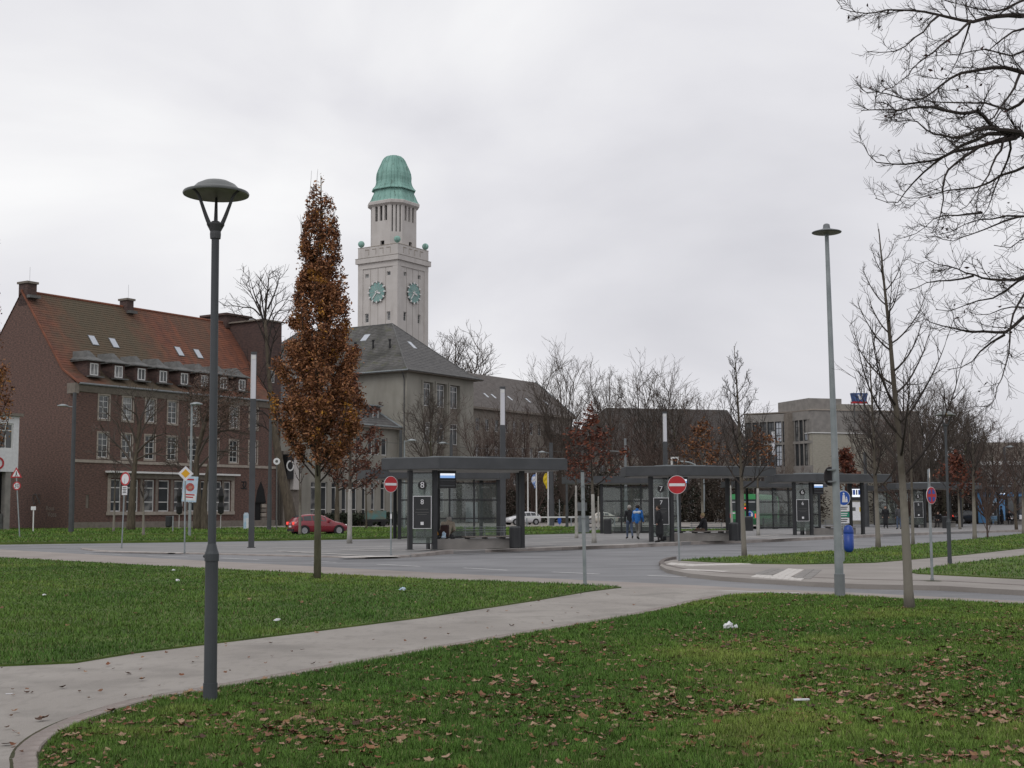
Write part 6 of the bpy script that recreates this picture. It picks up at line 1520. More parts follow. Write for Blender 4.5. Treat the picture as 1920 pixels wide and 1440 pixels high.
def stele(label, px, Y, top, glow, z=.10, base_y=None):
    b = B(px, Y, z) if base_y is None else G(px, base_y, z); Y = b.y
    H = P(px, top, Y).z - z; g0 = P(px, glow, Y).z - z
    t = thing('light_column', label, 'street lamp', b, R(12), 'slender light columns of the bus station')
    f = MB(); f.box(-.13, -.13, 0, .13, .13, g0); f.build('column', 'anthracite', t)
    f = MB(); f.box(-.18, -.18, 0, .18, .18, .03); f.build('base_plate', 'anthracite_dark', t)
    f = MB(); f.box(-.105, -.105, g0, .105, .105, H - .12); f.build('light_panel', 'milky', t)
    for sx in (-1, 1):
        f = MB(); f.box(sx * .118 - .012, -.118, g0, sx * .118 + .012, -.102, H); f.build('edge_rail', 'white_metal' if sx < 0 else 'anthracite', t)
    f = MB(); f.box(-.132, -.132, H - .12, .132, .132, H); f.build('cap', 'anthracite', t)
    f = MB(); f.box(-.08, -.115, H - .34, .08, -.1055, H - .16); f.build('lamp_unit', 'white_metal', t)
    return t
stele('tall light column left of the columnar oak', 471, 58, 660, 748, .05, 1027)
stele('light column rising behind the shelter marked 8', 943, 71, 725, 797)
stele('light column rising behind the shelter marked 7', 1249, 91, 772, 828)
stele('light column before the glazed office wing', 1453, 109, 806, 853)
stele('light column seen behind the trunk of the nearest bare tree', 1685, 148, 837, 868)
stele('light column among the far bare trees', 1796, 158, 850, 881)

def mast(label, px, Y, top, r0=.16, arms=(), z=0.1, mt='anthracite', name='tram_mast'):
    b = B(px, Y, z); H = P(px, top, Y).z - z; t = thing(name, label, 'mast', b, 0, 'masts and poles along the street')
    f = MB(); f.tube([(0, 0, 0), (0, 0, H * .32), (0, 0, H * .321), (0, 0, H)], [r0 * 1.1, r0 * 1.1, r0 * .9, r0 * .72], 10); f.build('pole', mt, t)
    for dx, dy, w in arms:
        e = P(px + dx, dy, Y) - b
        f = MB(); f.tube([(0, 0, e.z - .1), (e.x, 0, e.z)], .035, 6); f.build('arm', 'galvanised', t)
        f = MB(); f.lathe([(.05, -.05), (.42 * w, -.02), (.40 * w, .05), (.1, .14), (.01, .15)], 14, (e.x, 0, e.z)); f.build('lamp_head', 'galvanised', t)
    return t
mast('dark tram mast at the corner of the brick gable', 134, 104, 736, .19, ((-16, 761, 1.0),))
mast('dark tram mast by the pointed niche of the brick building', 505, 112, 785, .17)
mast('slim grey lamp post before the brown-crowned tree', 356, 88, 758, .09, ((12, 758, 1.0),), mt='galvanised', name='street_lamp_post')
mast('dark tram mast left of the grey wing', 751, 130, 806, .2)
mast('slim lamp post with short arm beside the wing corner', 758, 120, 826, .09, ((14, 826, 1.0),), mt='galvanised', name='street_lamp_post')
mast('dark tram mast before the wing windows', 846, 134, 815, .2, ((-16, 831, 1.0),))
mast('dark tram mast behind the flags', 1034, 140, 830, .28, ((-18, 848, 1.0),))
mast('grey tram mast between the two light columns', 1174, 150, 822, .2, ((-50, 845, .4),), mt='galvanised_dull')
mast('dark pole on the verge near the flags', 1063, 118, 860, .12)
mast('far lamp post by the low white building', 1888, 130, 838, .14, ((5, 838, .9),))
mast('dark column behind the red-leaved tree', 1625, 120, 848, .2)
# contact wires between the masts
for i, (a, b_, za) in enumerate((((634, 125, 826), (846, 134, 826), 0), ((846, 134, 838), (1034, 140, 838), 0), ((1034, 140, 846), (1174, 150, 846), 0))):
    p, q = P(*[a[0], a[2], a[1]]), P(*[b_[0], b_[2], b_[1]]); f = MB(); f.tube([p, (p + q) / 2 - UP * .25, q], .022, 4)
    tag(f.build('contact_wire', 'lead'), ('thin wire before the grey wing', 'thin wire behind the shelter marked 8', 'thin wire behind the orange-leaved tree')[i], 'wire')

def sign_post(name, label, px, py, z, top, Y=None, r=.03, lean_px=0.0, mt='galvanised', cat='sign', group=None):
    b = G(px, py, z) if Y is None else B(px, Y, z); tp = P(px + lean_px, top, b.y) - b
    t = thing(name, label, cat, b, 0, group)
    f = MB(); f.tube([Vector((0, 0, -.03)), tp], r, 10); f.build('post', mt, t)
    f = MB(); f.lathe([(r + .012, 0), (r + .012, .04), (r + .002, .05)], 10); f.build('foot_collar', 'galvanised_dull', t)
    return t, b
def plate(t, b, px, py, rz, parts):
    """a sign plate at photo point px,py turned by rz; parts: list of (name, builder, material)"""
    c = P(px, py, b.y) - b; root = None
    for nm, mb, mt in parts:
        if isinstance(mb, MB): o = mb.build(nm, mt, root or t)
        else: o = link(nm, mb, root or t)
        if root is None: o.location = (c.x, -.045, c.z); o.rotation_euler = (0, 0, rz); root = o
    bk = MB(); bk.box(-.06, .008, -.03, .06, .04, .03); bk.build('bracket', 'galvanised_dull', root)
    return root
def disc(r, y0=-.004, y1=.004, n=32): m = MB(); m.disc_y(0, 0, r, y0, y1, n); return m
def no_entry(t, b, px, py, rz, r=.3):
    bar = MB(); bar.box(-r * .84, -.0085, -r * .15, r * .84, -.0065, r * .15)
    plate(t, b, px, py, rz, [('sign_plate', disc(r), 'sign_white'), ('red_field', disc(r * .955, -.0063, -.0045), 'sign_red'), ('white_bar', bar, 'sign_white'), ('sign_back', disc(r * .99, .0045, .006), 'galvanised_dull')])
t, b = sign_post('no_entry_sign', 'no entry sign on the platform left of the shelter marked 8', 733, 1042, .06, 893); no_entry(t, b, 733, 908, R(40), .295)
f = MB(); f.box(-.032, -.036, 1.33, .032, -.031, 1.5); f.build('sticker', 'sign_white', t)
t, b = sign_post('no_entry_sign', 'no entry sign on the tip of the traffic island', 1274, 1052, .1, 893, lean_px=-5); no_entry(t, b, 1269, 909, R(-6), .285)
t, b = sign_post('closed_road_sign', 'round white sign with red ring and text plate on a leaning post', 228, 1028, .06, 886, lean_px=7)
pl_ = plate(t, b, 235.5, 898, R(-32), [('sign_plate', disc(.31), 'sign_white'), ('red_ring', (lambda m: (m.ring_y(0, 0, .235, .308, -.008, -.0045, 32), m)[1])(MB()), 'sign_red')])
tx = MB(); tx.box(-.17, -.006, -.2, .17, .006, .2); x_ = tx.build('text_plate', 'sign_white', t, (pl_.location.x - .02, -.045, pl_.location.z - .52), R(-32))
for k, w_ in enumerate((.12, .13, .10, .12)): m = MB(); m.box(-w_, -.0085, .11 - k * .075, w_, -.0065, .145 - k * .075); m.build('text_line', 'sign_black', x_)
t, b = sign_post('priority_sign', 'yellow diamond priority sign on a straight post by the poster', 346, 1037, .05, 880, lean_px=1.5)
def diamond(s): m = MB(); m.extrude_y([(-s, 0), (0, -s), (s, 0), (0, s)], -.004, .004); return m
dm2 = MB(); s_ = .175; dm2.extrude_y([(-s_, 0), (0, -s_), (s_, 0), (0, s_)], -.008, -.0045)
plate(t, b, 348.5, 888, R(12), [('sign_plate', diamond(.30), 'sign_white'), ('yellow_field', dm2, 'sign_yellow')])
t, b = sign_post('warning_sign', 'pedestrian triangle above a 30 limit sign on a leaning post', 37, 1008, .12, 878, lean_px=-7, r=.04)
tri = MB(); s_ = .40; tri.extrude_y([(-s_, -s_ * .55), (s_, -s_ * .55), (0, s_ * 1.1)], -.004, .004); tri2 = MB(); s2 = .27; tri2.extrude_y([(-s2, -s2 * .55), (s2, -s2 * .55), (0, s2 * 1.1)], -.008, -.0045)
man = MB(); man.disc_y(0, .16, .032, -.0115, -.0085, 10); man.extrude_y([(-.03, .12), (.04, .12), (.045, .0), (.10, -.14), (.06, -.14), (.005, -.02), (-.05, -.14), (-.09, -.14), (-.03, .0)], -.0115, -.0085)
plate(t, b, 31, 889, R(-10), [('sign_plate', tri, 'sign_red'), ('white_field', tri2, 'sign_white'), ('walking_figure', man, 'sign_black')])
c30 = text_mesh('30', .36, 'sign_black', .002); c30.transform(Matrix.Translation((0, -.0105, 0)))
plate(t, b, 32, 911, R(-10), [('limit_plate', disc(.27), 'sign_red'), ('white_field', disc(.20, -.0078, -.0045), 'sign_white'), ('number', c30, 'sign_black')])
t, b = sign_post('poster_board', 'tilted blue and red event poster on the slim lamp post', 357, 0, .12, 892, Y=86, r=.055)
po = MB(); po.box(-.46, -.02, -.82, .46, .02, .82); pr = plate(t, b, 356.5, 917, R(8), [('poster', po, 'poster_blue')]); pr.rotation_euler[1] = R(4)
m = MB(); m.disc_y(.0, .12, .27, -.026, -.022, 14); m.build('poster_picture', 'poster_red', pr)
m = MB(); m.disc_y(.02, .10, .12, -.031, -.027, 14); m.build('poster_face', 'skin', pr)
m = MB(); m.box(-.4, -.026, -.72, .42, -.022, -.30); m.build('poster_footer', 'sign_white', pr)
for k, w_ in enumerate((.32, .25)): m = MB(); m.box(-w_, -.031, -.40 - k * .16, w_, -.027, -.32 - k * .16); m.build('poster_line', 'sign_red', pr)
m = MB(); m.box(-.3, -.026, .56, .2, -.022, .66); m.build('poster_line', 'sign_red', pr)
t, b = sign_post('bare_post', 'bare metal post without sign at the end of the side lawn', 1097, 1097, .03, 883, lean_px=-5, r=.040, cat='post')
f = MB(); f.lathe([(.042, 0), (.046, 0), (.046, .03), (.002, .04)], 12, P(1092, 885, b.y) - b); f.build('post_cap', 'sign_black', t)
for y_ in (912, 936, 972): f = MB(); f.lathe([(.040, -.018), (.05, -.018), (.05, .018), (.040, .018)], 12, P(1092 + (y_ - 883) / 42, y_, b.y) - b); f.build('pipe_clamp', 'galvanised_dull', t)
t, b = sign_post('no_stopping_sign', 'red and blue no stopping sign on a leaning post by the corner lawn', 1748, 1088, .1, 880, lean_px=-7)
dsc = [('sign_plate', disc(.19), 'sign_white'), ('red_field', disc(.18, -.007, -.0045), 'sign_red')]
for k in range(4):
    a0_ = k * math.pi / 2 + .27; m = MB(); arc = [(.145 * math.cos(a0_ + (math.pi / 2 - .54) * i / 6), .145 * math.sin(a0_ + (math.pi / 2 - .54) * i / 6)) for i in range(7)]; ce = a0_ + (math.pi / 2 - .54) / 2
    m.extrude_y([(.045 * math.cos(ce), .045 * math.sin(ce))] + arc, -.0105, -.0075); dsc.append(('blue_segment', m, 'sign_blue'))
plate(t, b, 1745, 929, R(40), dsc)
plate(t, b, 1741.5, 896, R(72), [('diamond_plate', diamond(.21), 'sign_white'), ('yellow_field', (lambda m: (m.extrude_y([(-.12, 0), (0, -.12), (.12, 0), (0, .12)], -.008, -.0045), m)[1])(MB()), 'sign_yellow')])
t, b = sign_post('footpath_sign', 'blue pedestrian sign with small plates behind the disc lamp', 1582, 1055, .1, 912, r=.03)
ped = MB(); ped.disc_y(0, .13, .03, -.011, -.008, 10); ped.extrude_y([(-.035, .09), (.035, .09), (.06, -.12), (-.06, -.12)], -.011, -.008); ped.disc_y(.09, .02, .022, -.011, -.008, 8); ped.extrude_y([(.06, -.01), (.12, -.01), (.13, -.12), (.06, -.12)], -.011, -.008)
plate(t, b, 1581, 934, R(18), [('sign_plate', disc(.22), 'sign_white'), ('blue_field', disc(.205, -.0075, -.0045), 'sign_blue'), ('figures', ped, 'sign_white')])
for y_, h_, mt in ((953, .18, 'sign_white'), (965, .15, 'sign_green'), (976, .16, 'sign_white')):
    m = MB(); m.box(-.19, -.006, -h_ / 2, .19, .006, h_ / 2); c = P(1581, y_, b.y) - b; pz = m.build('small_plate', mt, t, (c.x, -.045, c.z), R(18))
    for k, w_ in enumerate((.13, .10)):
        m = MB(); m.box(-w_, -.0095, .02 - k * .055, w_, -.0065, .045 - k * .055); m.build('text_line', 'sign_white' if mt == 'sign_green' else 'sign_black', pz)
bb_ = thing('litter_bin', 'blue capsule litter bin hung on the footpath sign post', 'bin', b + Vector((.155, -.03, 0)), 0)
zb0 = P(1591, 1036, b.y).z - b.z; zb1 = P(1591, 984, b.y).z - b.z
hh = zb1 - zb0; f = MB(); f.lathe([(.02, 0), (.09, .02), (.135, .09), (.145, .16), (.148, hh * .70)], 20, (0, 0, zb0)); f.build('bin_body', 'bin_blue', bb_, smooth=True)
f = MB(); f.lathe([(.152, hh * .70), (.154, hh * .73), (.148, hh * .80), (.12, hh * .92), (.07, hh * .985), (.003, hh)], 20, (0, 0, zb0)); f.build('bin_hood', 'bin_blue', bb_, smooth=True)
f = MB(); f.box(-.16, -.02, zb0 + .3, -.13, .05, zb0 + .36); f.box(-.16, -.02, zb0 + .6, -.13, .05, zb0 + .66); f.build('bin_bracket', 'galvanised_dull', bb_)
t, b = sign_post('stop_board', 'white info plate on a low post by the graffiti', 63, 0, .12, 952, Y=110, r=.05, mt='white_metal'); m = MB(); m.box(-.2, -.02, -.15, .2, .02, .15); plate(t, b, 63, 953, 0, [('sign_plate', m, 'sign_white')])
t, b = sign_post('round_bus_sign', 'small round sign near the mast by the brick building', 519, 0, .12, 856, Y=111, r=.05, mt='lead'); plate(t, b, 519, 865, R(10), [('sign_plate', disc(.28), 'sign_white'), ('inner_mark', disc(.12, -.008, -.005), 'lead')])
# traffic light on a curved arm, flags, rail, cabinets
b = B(1320, 150, .1); t = thing('traffic_light', 'green traffic light on a curved arm above the shelter marked 7', 'traffic light', b)
pts = [P(x, y, 150) - b for x, y in ((1320, 960), (1320, 905), (1316, 888), (1306, 874), (1292, 867), (1272, 865))]
f = MB(); f.tube(smooth_line(pts, .4), .09, 8); f.build('arm_pole', 'galvanised', t)
c = P(1265.5, 870, 150) - b; f = MB(); f.box(c.x - .22, -.25, c.z - .62, c.x + .22, .05, c.z + .62); hd = f.build('signal_head', 'sign_black', t)
f = MB(); f.disc_y(c.x, c.z - .38, .13, -.28, -.255, 14); f.build('green_lens', 'light_green', hd)
for k, zz in enumerate((0, .38)): f = MB(); f.disc_y(c.x, c.z + zz, .13, -.28, -.255, 14); f.build('dark_lens', 'screen_dark', hd)
f = MB(); f.box(c.x - .45, .06, c.z - .8, c.x + .45, .08, c.z + .8); f.build('back_board', 'white_metal', hd)
for px, top, fl, y0, y1, lb in ((990, 884, None, 0, 0, 'white pole without flag beside the first shelter'), (1006, 888, 'flag_blue', 890, 916, 'pole with furled blue and white flag'), (1028, 884, 'flag_yellow', 888, 917, 'pole with furled yellow flag')):
    b = B(px, 150, .1); t = thing('flag_pole', lb, 'flag pole', b); H = P(px, top, 150).z
    f = MB(); f.tube([(0, 0, 0), (0, 0, H)], [.09, .06], 8); f.build('pole', 'white_metal', t)
    if fl:
        z0, z1 = P(px, y1, 150).z, P(px, y0, 150).z; f = MB(); vs_ = []
        for i in range(7):
            z = z1 + (z0 - z1) * i / 6; w_ = .12 + .36 * math.sin(math.pi * min(i / 6 + .12, 1)) 
            vs_ += [(-.08, -.02, z), (-.08 - w_ * .5, -.16 + .1 * (i % 2), z - .05), (-.08 - w_, .04, z - .1)]
        f.add(vs_, [(3 * i + j, 3 * i + j + 1, 3 * i + j + 4, 3 * i + j + 3) for i in range(6) for j in range(2)]); f.build('flag', fl, t)
b = B(985, 128, .12); t = thing('guard_rail', 'long white guard rail behind the flag poles', 'railing', b, R(14))
f = MB(); f.box(0, -.03, .85, 11.5, .03, .98); f.build('rail', 'white_metal', t)
for k in range(6): f = MB(); f.box(k * 2.2 + .1, -.04, 0, k * 2.2 + .2, .04, .85); f.build('rail_post', 'galvanised', t)
for px, y0, y1, Y, w_, lb in ((1091, 942, 958, 92, .7, 'grey utility cabinet on a pole behind the bare metal post'),):
    b = B(px, Y, .12); t = thing('utility_cabinet', lb, 'cabinet', b); z0, z1 = P(px, y1, Y).z, P(px, y0, Y).z
    f = MB(); f.box(-w_ / 2, -.15, z0 - .12, w_ / 2, .15, z1 - .12); f.build('cabinet_box', 'galvanised_dull', t)
    f = MB(); f.box(-.05, -.05, 0, .05, .05, z0 - .12); f.build('cabinet_post', 'galvanised_dull', t)
    f = MB(); f.box(-.25, -.12, .05, .5, .16, z0 - .45); f.build('lower_box', 'galvanised', t)
for px, py0, py1, Y, lb in ((1049, 968, 983, 140, 'blue oval sign low on the verge beyond the flags'),):
    b = B(px, Y, .1); t = thing('keep_sign', lb, 'sign', b); z0, z1 = P(px, py1, Y).z, P(px, py0, Y).z
    f = MB(); f.disc_y(0, (z0 + z1) / 2 - .1, (z1 - z0) / 2, -.02, .02, 20, rx=.19); f.build('sign_plate', 'sign_blue', t); f = MB(); f.tube([(0, .04, 0), (0, .04, P(px, 938, Y).z)], .04, 6); f.build('post', 'galvanised', t)
b = B(461.5, 120, .1); t = thing('info_pillar', 'small pale blue and white ticket pillar before the brick wall', 'pillar', b, R(20))
f = MB(); f.extrude_y([(-.22, 0), (.22, 0), (.22, 1.3), (.14, 1.5), (-.14, 1.5), (-.22, 1.3)], -.15, .15); f.build('pillar_body', 'poster_blue', t)
f = MB(); f.box(.0, -.17, .05, .2, -.152, 1.0); f.build('front_panel', 'sign_white', t)
b = B(319, 108, .13); t = thing('dark_litter_bin', 'dark litter bin on a pole before the brick facade', 'bin', b)
f = MB(); f.lathe([(.2, .35), (.26, .45), (.27, 1.2), (.22, 1.25)], 14, (-.1, 0, 0)); f.build('bin_body', 'anthracite_dark', t); f = MB(); f.box(.2, -.04, 0, .28, .04, 1.25); f.build('bin_post', 'galvanised', t)
for px, lb in ((336, 'furled black parasol before the ground floor windows'), (414, 'furled black parasol at the end of the window row')):
    b = B(px, 122, .1); t = thing('closed_parasol', lb, 'parasol', b); f = MB(); f.tube([(0, 0, 0), (0, 0, 3.2)], .03, 6); f.build('pole', 'white_metal', t)
    z0 = 1.35; f = MB(); f.lathe([(.03, z0), (.26, z0 + .12), (.30, z0 + .7), (.20, z0 + 1.1), (.27, z0 + 1.7), (.16, z0 + 2.3), (.02, z0 + 2.6)], 9); f.build('furled_cover', 'sign_black', t)
    f = MB(); f.lathe([(.32, 0), (.32, .07), (.05, .1)], 10); f.build('foot', 'anthracite_dark', t)

# ------------------------------------------------------------------ bus shelters
def shelter(label, origin, rz, number=None):
    """front shelter: canopy on three visible posts, end screen with number and timetable, low wall with bench, display"""
    t = thing('bus_shelter', label, 'bus shelter', origin, rz, 'flat-roofed shelters of the bus station')
    Z0, Z1 = 3.15, 3.58
    can = [(-.1, -.70), (5.45, -.70), (5.45, 2.75), (-.9, 3.4), (-1.80, 1.20)]
    f = MB(); f.prism(can, Z0, Z1); f.build('canopy', 'anthracite', t)
    ins = [(.0, -.45), (5.2, -.45), (5.2, 2.5), (-.8, 3.1), (-1.5, 1.2)]
    f = MB(); f.prism(ins, Z0 - .045, Z0 - .004); f.build('soffit', 'soffit', t)
    f = MB(); f.prism([(x * .985 + .02, y * .985 + .015) for x, y in can], Z1 + .004, Z1 + .035); f.build('roof_membrane', 'galvanised_dull', t)
    f = MB(); f.box(.3, .9, Z1 + .04, 2.5, 2.1, Z1 + .12); f.build('roof_vent', 'galvanised', t)
    f = MB(); f.box(2.7, 1.0, Z1 + .04, 3.2, 1.6, Z1 + .15); f.build('roof_box', 'anthracite', t)
    posts = [(0, 0), (-.86, .46), (3.75, 0), (.95, 2.2), (4.6, 2.2)]
    for x, y in posts: f = MB(); f.box(x - .085, y - .085, 0, x + .085, y + .085, Z0 - .05); f.build('post', 'anthracite_dark', t)
    for x, y in posts: f = MB(); f.box(x - .13, y - .13, 0, x + .13, y + .13, .02); f.build('foot_plate', 'lead', t)
    zs = [.28, 1.15, 2.05, 2.92]; xx, y0, y1 = 4.18, .3, 2.1
    a = Vector((-.86, .46, 0)); d = Vector((.86, -.46, 0)); ln = d.length; ang = math.atan2(d.y, d.x)
    f = MB(); f.box(.10, -.006, .25, ln - .10, .006, 3.0); f.build('end_pane', 'glass_shelter', t, a, ang)
    for z in (.25, 3.0): f = MB(); f.box(.09, -.02, z - .02, ln - .09, .02, z + .02); f.build('glazing_rail', 'anthracite_dark', t, a, ang)
    if number:
        nb = MB(); nb.disc_y(ln / 2, 2.52, .17, -.03, -.012, 24); n0 = nb.build('number_disc', 'sign_black', t, a, ang)
        me = text_mesh(number, .34, 'sign_white', .002); link('number', me, n0, (ln / 2, -.034, 2.52))
        f = MB(); f.box(.12, -.045, .82, ln - .12, -.012, 2.10); ip = f.build('timetable_case', 'sign_white', t, a, ang)
        f = MB(); f.box(.145, -.052, .845, ln - .145, -.0465, 2.075); f.build('timetable_sheet', 'anthracite_dark', ip)
        me = text_mesh(number, .28, 'sign_white', .002); link('number', me, ip, (ln / 2, -.056, 1.86))
        for z, w_ in ((1.58, .24), (1.46, .27), (1.38, .18)): f = MB(); f.box(ln / 2 - w_, -.056, z - .008, ln / 2 + w_, -.0535, z + .008); f.build('timetable_line', 'lead', ip)
        f = MB(); f.box(ln / 2 - .06, -.056, .97, ln / 2 + .06, -.0535, 1.09); f.build('bus_symbol', 'sign_white', ip)
    f = MB(); f.box(.12, .42, 0, 3.55, .72, .40); f.build('plinth', 'concrete', t)
    for k in range(4): f = MB(); f.box(1.45, .30 + k * .125, .46, 3.45, .40 + k * .125, .50); f.build('bench_slat', 'wood_bench', t)
    for x in (1.6, 2.35, 3.1): f = MB(); f.box(x - .03, .32, .40, x + .03, .76, .46); f.build('bench_bracket', 'sign_black', t)
    for k in range(3): f = MB(); f.tube([(1.5, .80, .66 + k * .1), (3.4, .80, .66 + k * .1)], .012, 6); f.build('backrest_tube', 'galvanised', t)
    for x in (1.6, 2.45, 3.3): f = MB(); f.tube([(x, .76, .5), (x, .80, .9)], .016, 6); f.build('backrest_support', 'galvanised_dull', t)
    f = MB(); f.box(-.05, .95, .44, 1.35, 1.32, .49); f.build('bench_seat', 'anthracite_dark', t)
    for x in (.15, 1.2): f = MB(); f.box(x - .03, 1.0, 0, x + .03, 1.28, .44); f.build('bench_leg', 'anthracite_dark', t)
    f = MB(); f.box(.14, -.10, 2.40, .86, .18, 3.08); sc = f.build('display_case', 'sign_black', t)
    f = MB(); f.box(.19, -.106, 2.80, .81, -.1015, 2.98); f.build('display_light_field', 'screen', sc)
    f = MB(); f.box(.19, -.106, 2.90, .81, -.108, 2.98); f.build('display_header', 'screen_white', sc)
    for k in range(3): f = MB(); f.box(.19, -.106, 2.47 + k * .1, .81, -.1015, 2.53 + k * .1); f.build('display_row', 'screen_dark' if k % 2 else 'anthracite', sc)
    return t
def rear_shelter(label, origin, rz):
    """rear shelter: tall glazed wall in a dark frame under a straight canopy"""
    t = thing('bus_shelter', label, 'bus shelter', origin, rz, 'flat-roofed shelters of the bus station')
    Z0, Z1 = 3.30, 3.76
    can = [(-1.75, -.35), (6.3, -.35), (6.3, 2.4), (4.6, 3.1), (-1.75, 2.6)]
    f = MB(); f.prism(can, Z0, Z1); f.build('canopy', 'anthracite', t)
    f = MB(); f.prism([(-1.5, -.12), (6.05, -.12), (6.05, 2.2), (4.5, 2.8), (-1.5, 2.35)], Z0 - .045, Z0 - .004); f.build('soffit', 'soffit', t)
    xs = [0, 1.42, 2.85, 4.28, 5.7]; zs = [.10, 1.10, 2.12, 3.05]
    for z in zs: f = MB(); f.box(-.06, -.035, z - .035, 5.76, .035, z + .035); f.build('glazing_rail', 'anthracite_dark', t)
    for x in xs: f = MB(); f.box(x - (.09 if x in (0, 5.7) else .035), -.06, 0 if x in (0, 5.7) else .1, x + (.09 if x in (0, 5.7) else .035), .06, Z0 - .05); f.build('post', 'anthracite_dark', t)
    for i in range(4):
        for j in range(3): f = MB(); f.box(xs[i] + .05, -.006, zs[j] + .04, xs[i + 1] - .05, .006, zs[j + 1] - .04); f.build('pane', 'glass_shelter', t)
    for x in (.3, 5.4): f = MB(); f.box(x - .085, 2.0, 0, x + .085, 2.17, Z0 - .05); f.build('post', 'anthracite_dark', t)
    f = MB(); f.box(1.2, .7, 0, 4.6, 1.0, .40); f.build('plinth', 'concrete', t)
    for k in range(4): f = MB(); f.box(1.4, .62 + k * .125, .46, 4.4, .72 + k * .125, .50); f.build('bench_slat', 'wood_bench', t)
    f = MB(); f.box(4.2, 1.2, .9, 4.9, 1.26, 2.0); f.build('map_board', 'plastic_white', t)
    return t
def bin_at(label, p, r=.23, h=.85):
    t = thing('platform_bin', label, 'bin', p, 0, 'dark litter bins of the stops'); f = MB(); f.lathe([(r * .96, .02), (r, .06), (r, h - .08), (r * .94, h - .03)], 18); f.build('bin_body', 'anthracite_dark', t)
    f = MB(); f.lathe([(r * .98, h - .03), (r * 1.03, h - .02), (r * .9, h + .03), (r * .3, h + .05), (.01, h + .05)], 18); f.build('bin_lid', 'anthracite', t); return t
def xf(o, rz, x, y, z=0): return Vector((o.x + x * math.cos(rz) - y * math.sin(rz), o.y + x * math.sin(rz) + y * math.cos(rz), o.z + z))
RS = R(24)
s8 = G(815, 1031, .15); shelter('front shelter with the 8 sign and a seated man inside, nearest of the flat shelters', s8, RS, '8'); bin_at('dark round bin at the end of the nearest shelter', xf(s8, RS, 3.42, -.05))
rear_shelter('rear shelter seen behind the nearest one', B(749, 73, .15), R(20))
s7 = G(1260, 1016, .15); shelter('front shelter with the 7 sign beside the standing dark figure', s7, RS, '7'); bin_at('dark round bin beside the bench with a seated person in black', xf(s7, RS, 3.45, -.05))
rear_shelter('rear shelter behind the two walkers', B(1128, 88, .15), R(20)); bin_at('dark round bin left of the two walkers', B(1139, 86, .15), .26, .95)
s6 = G(1522, 1003.5, .15); shelter('front shelter with the 6 sign beyond the traffic island', s6, RS, '6'); rear_shelter('rear shelter in front of the green bus', B(1420, 106, .15), R(20))
s5 = B(1734, 108, .15); shelter('fourth shelter behind the nearest bare tree trunk', s5, RS, '5'); rear_shelter('rear shelter behind the two dark walkers', B(1640, 128, .15), R(20))
s4 = B(1872, 126, .15); shelter('farthest shelter in front of the blue kiosk', s4, RS, '4')
bin_at('dark round bin right of the fourth shelter', B(1771, 104, .15), .2, .9); bin_at('dark bin under the rear shelter by the bus', B(1404, 96, .15), .3, 1.0)
# big passenger display between the shelters
b = B(1605, 92, .15); t = thing('passenger_display', 'tall passenger display with bright screen above a white map board', 'display', b, R(8))
f = MB(); f.box(-.55, -.12, 0, -.43, .12, 3.3); f.build('post', 'anthracite_dark', t); f = MB(); f.box(.43, -.12, 0, .55, .12, 3.3); f.build('post', 'anthracite_dark', t)
f = MB(); f.box(-.43, -.1, 2.1, .43, .1, 3.0); d0 = f.build('display_case', 'screen_dark', t); f = MB(); f.box(-.38, -.106, 2.35, .36, -.1015, 2.9); sc = f.build('screen', 'screen_white', d0)
for k, (x0, x1) in enumerate(((-.33, -.26), (-.22, -.06), (.0, .1), (.16, .30))): f = MB(); f.box(x0, -.111, 2.5, x1, -.1065, 2.84); f.build('screen_mark', 'sign_blue' if k % 2 else 'screen_dark', sc)
f = MB(); f.box(-.42, -.08, .75, .42, .08, 2.0); mb_ = f.build('map_board', 'plastic_white', t); f = MB(); f.box(-.3, -.086, 1.4, -.05, -.0815, 1.65); f.build('map_sheet', 'lead', mb_); f = MB(); f.box(.22, -.086, 1.35, .38, -.0815, 1.65); f.build('orange_sheet', 'flag_yellow', mb_)
# blue kiosk
b = B(1905, 142, .15); t = thing('kiosk', 'blue kiosk with dark window behind the farthest shelter', 'kiosk', b, R(12))
f = MB(); f.box(-2.6, 0, 0, 5, 3, 3.3); f.build('kiosk_wall', 'bus_blue', t); window(t, (-1.0, -.05, .9), 0, 2.8, 1.9, 2, 1, .08, fm='anthracite_dark'); f = MB(); f.box(-2.7, -.3, 3.3, 5.1, 3.1, 3.5); f.build('kiosk_roof', 'anthracite', t)
f = MB(); f.box(-.95, -.08, .35, 1.8, -.052, .85); f.build('poster_strip', 'sign_white', t)
# litter on the lawns
def crumple(name, label, px, py, size, mt, seed, flat=.45):
    r = random.Random(seed); m = MB(); m.sphere((0, 0, 0), 1.0, 9, 7); m.v = [(x * size * r.uniform(.5, 1.3), y * size * .7 * r.uniform(.5, 1.3), max(z, -.4) * size * flat * r.uniform(.5, 1.6)) for x, y, z in m.v]
    o = m.build(name, mt, None, G(px, py, .05) + Vector((0, 0, size * flat * .4 + .02)), r.uniform(0, 3)); tag(o, label, 'litter'); return o
crumple('plastic_bag', 'crumpled white plastic bag on the foreground lawn', 1366, 1180, .078, 'plastic_white', 2, .7)
crumple('bag_scrap', 'small white scrap right beside the crumpled plastic bag', 1380, 1180, .035, 'plastic_white', 9, .8)
m = MB(); m.extrude_x([(-.016, 0), (.016, .004), (.014, .012), (-.018, .01)], -.065, .065); tag(m.build('paper_strip', 'plastic_white', None, G(1503, 1313, .085), R(8)), 'white paper strip lying in the foreground grass', 'litter')
crumple('wrapper', 'grey blue wrapper on the side lawn', 755, 1108, .075, 'poster_blue', 4); crumple('paper_scrap', 'small white paper scrap on the side lawn left of the park lamp', 333, 1091, .06, 'plastic_white', 5)
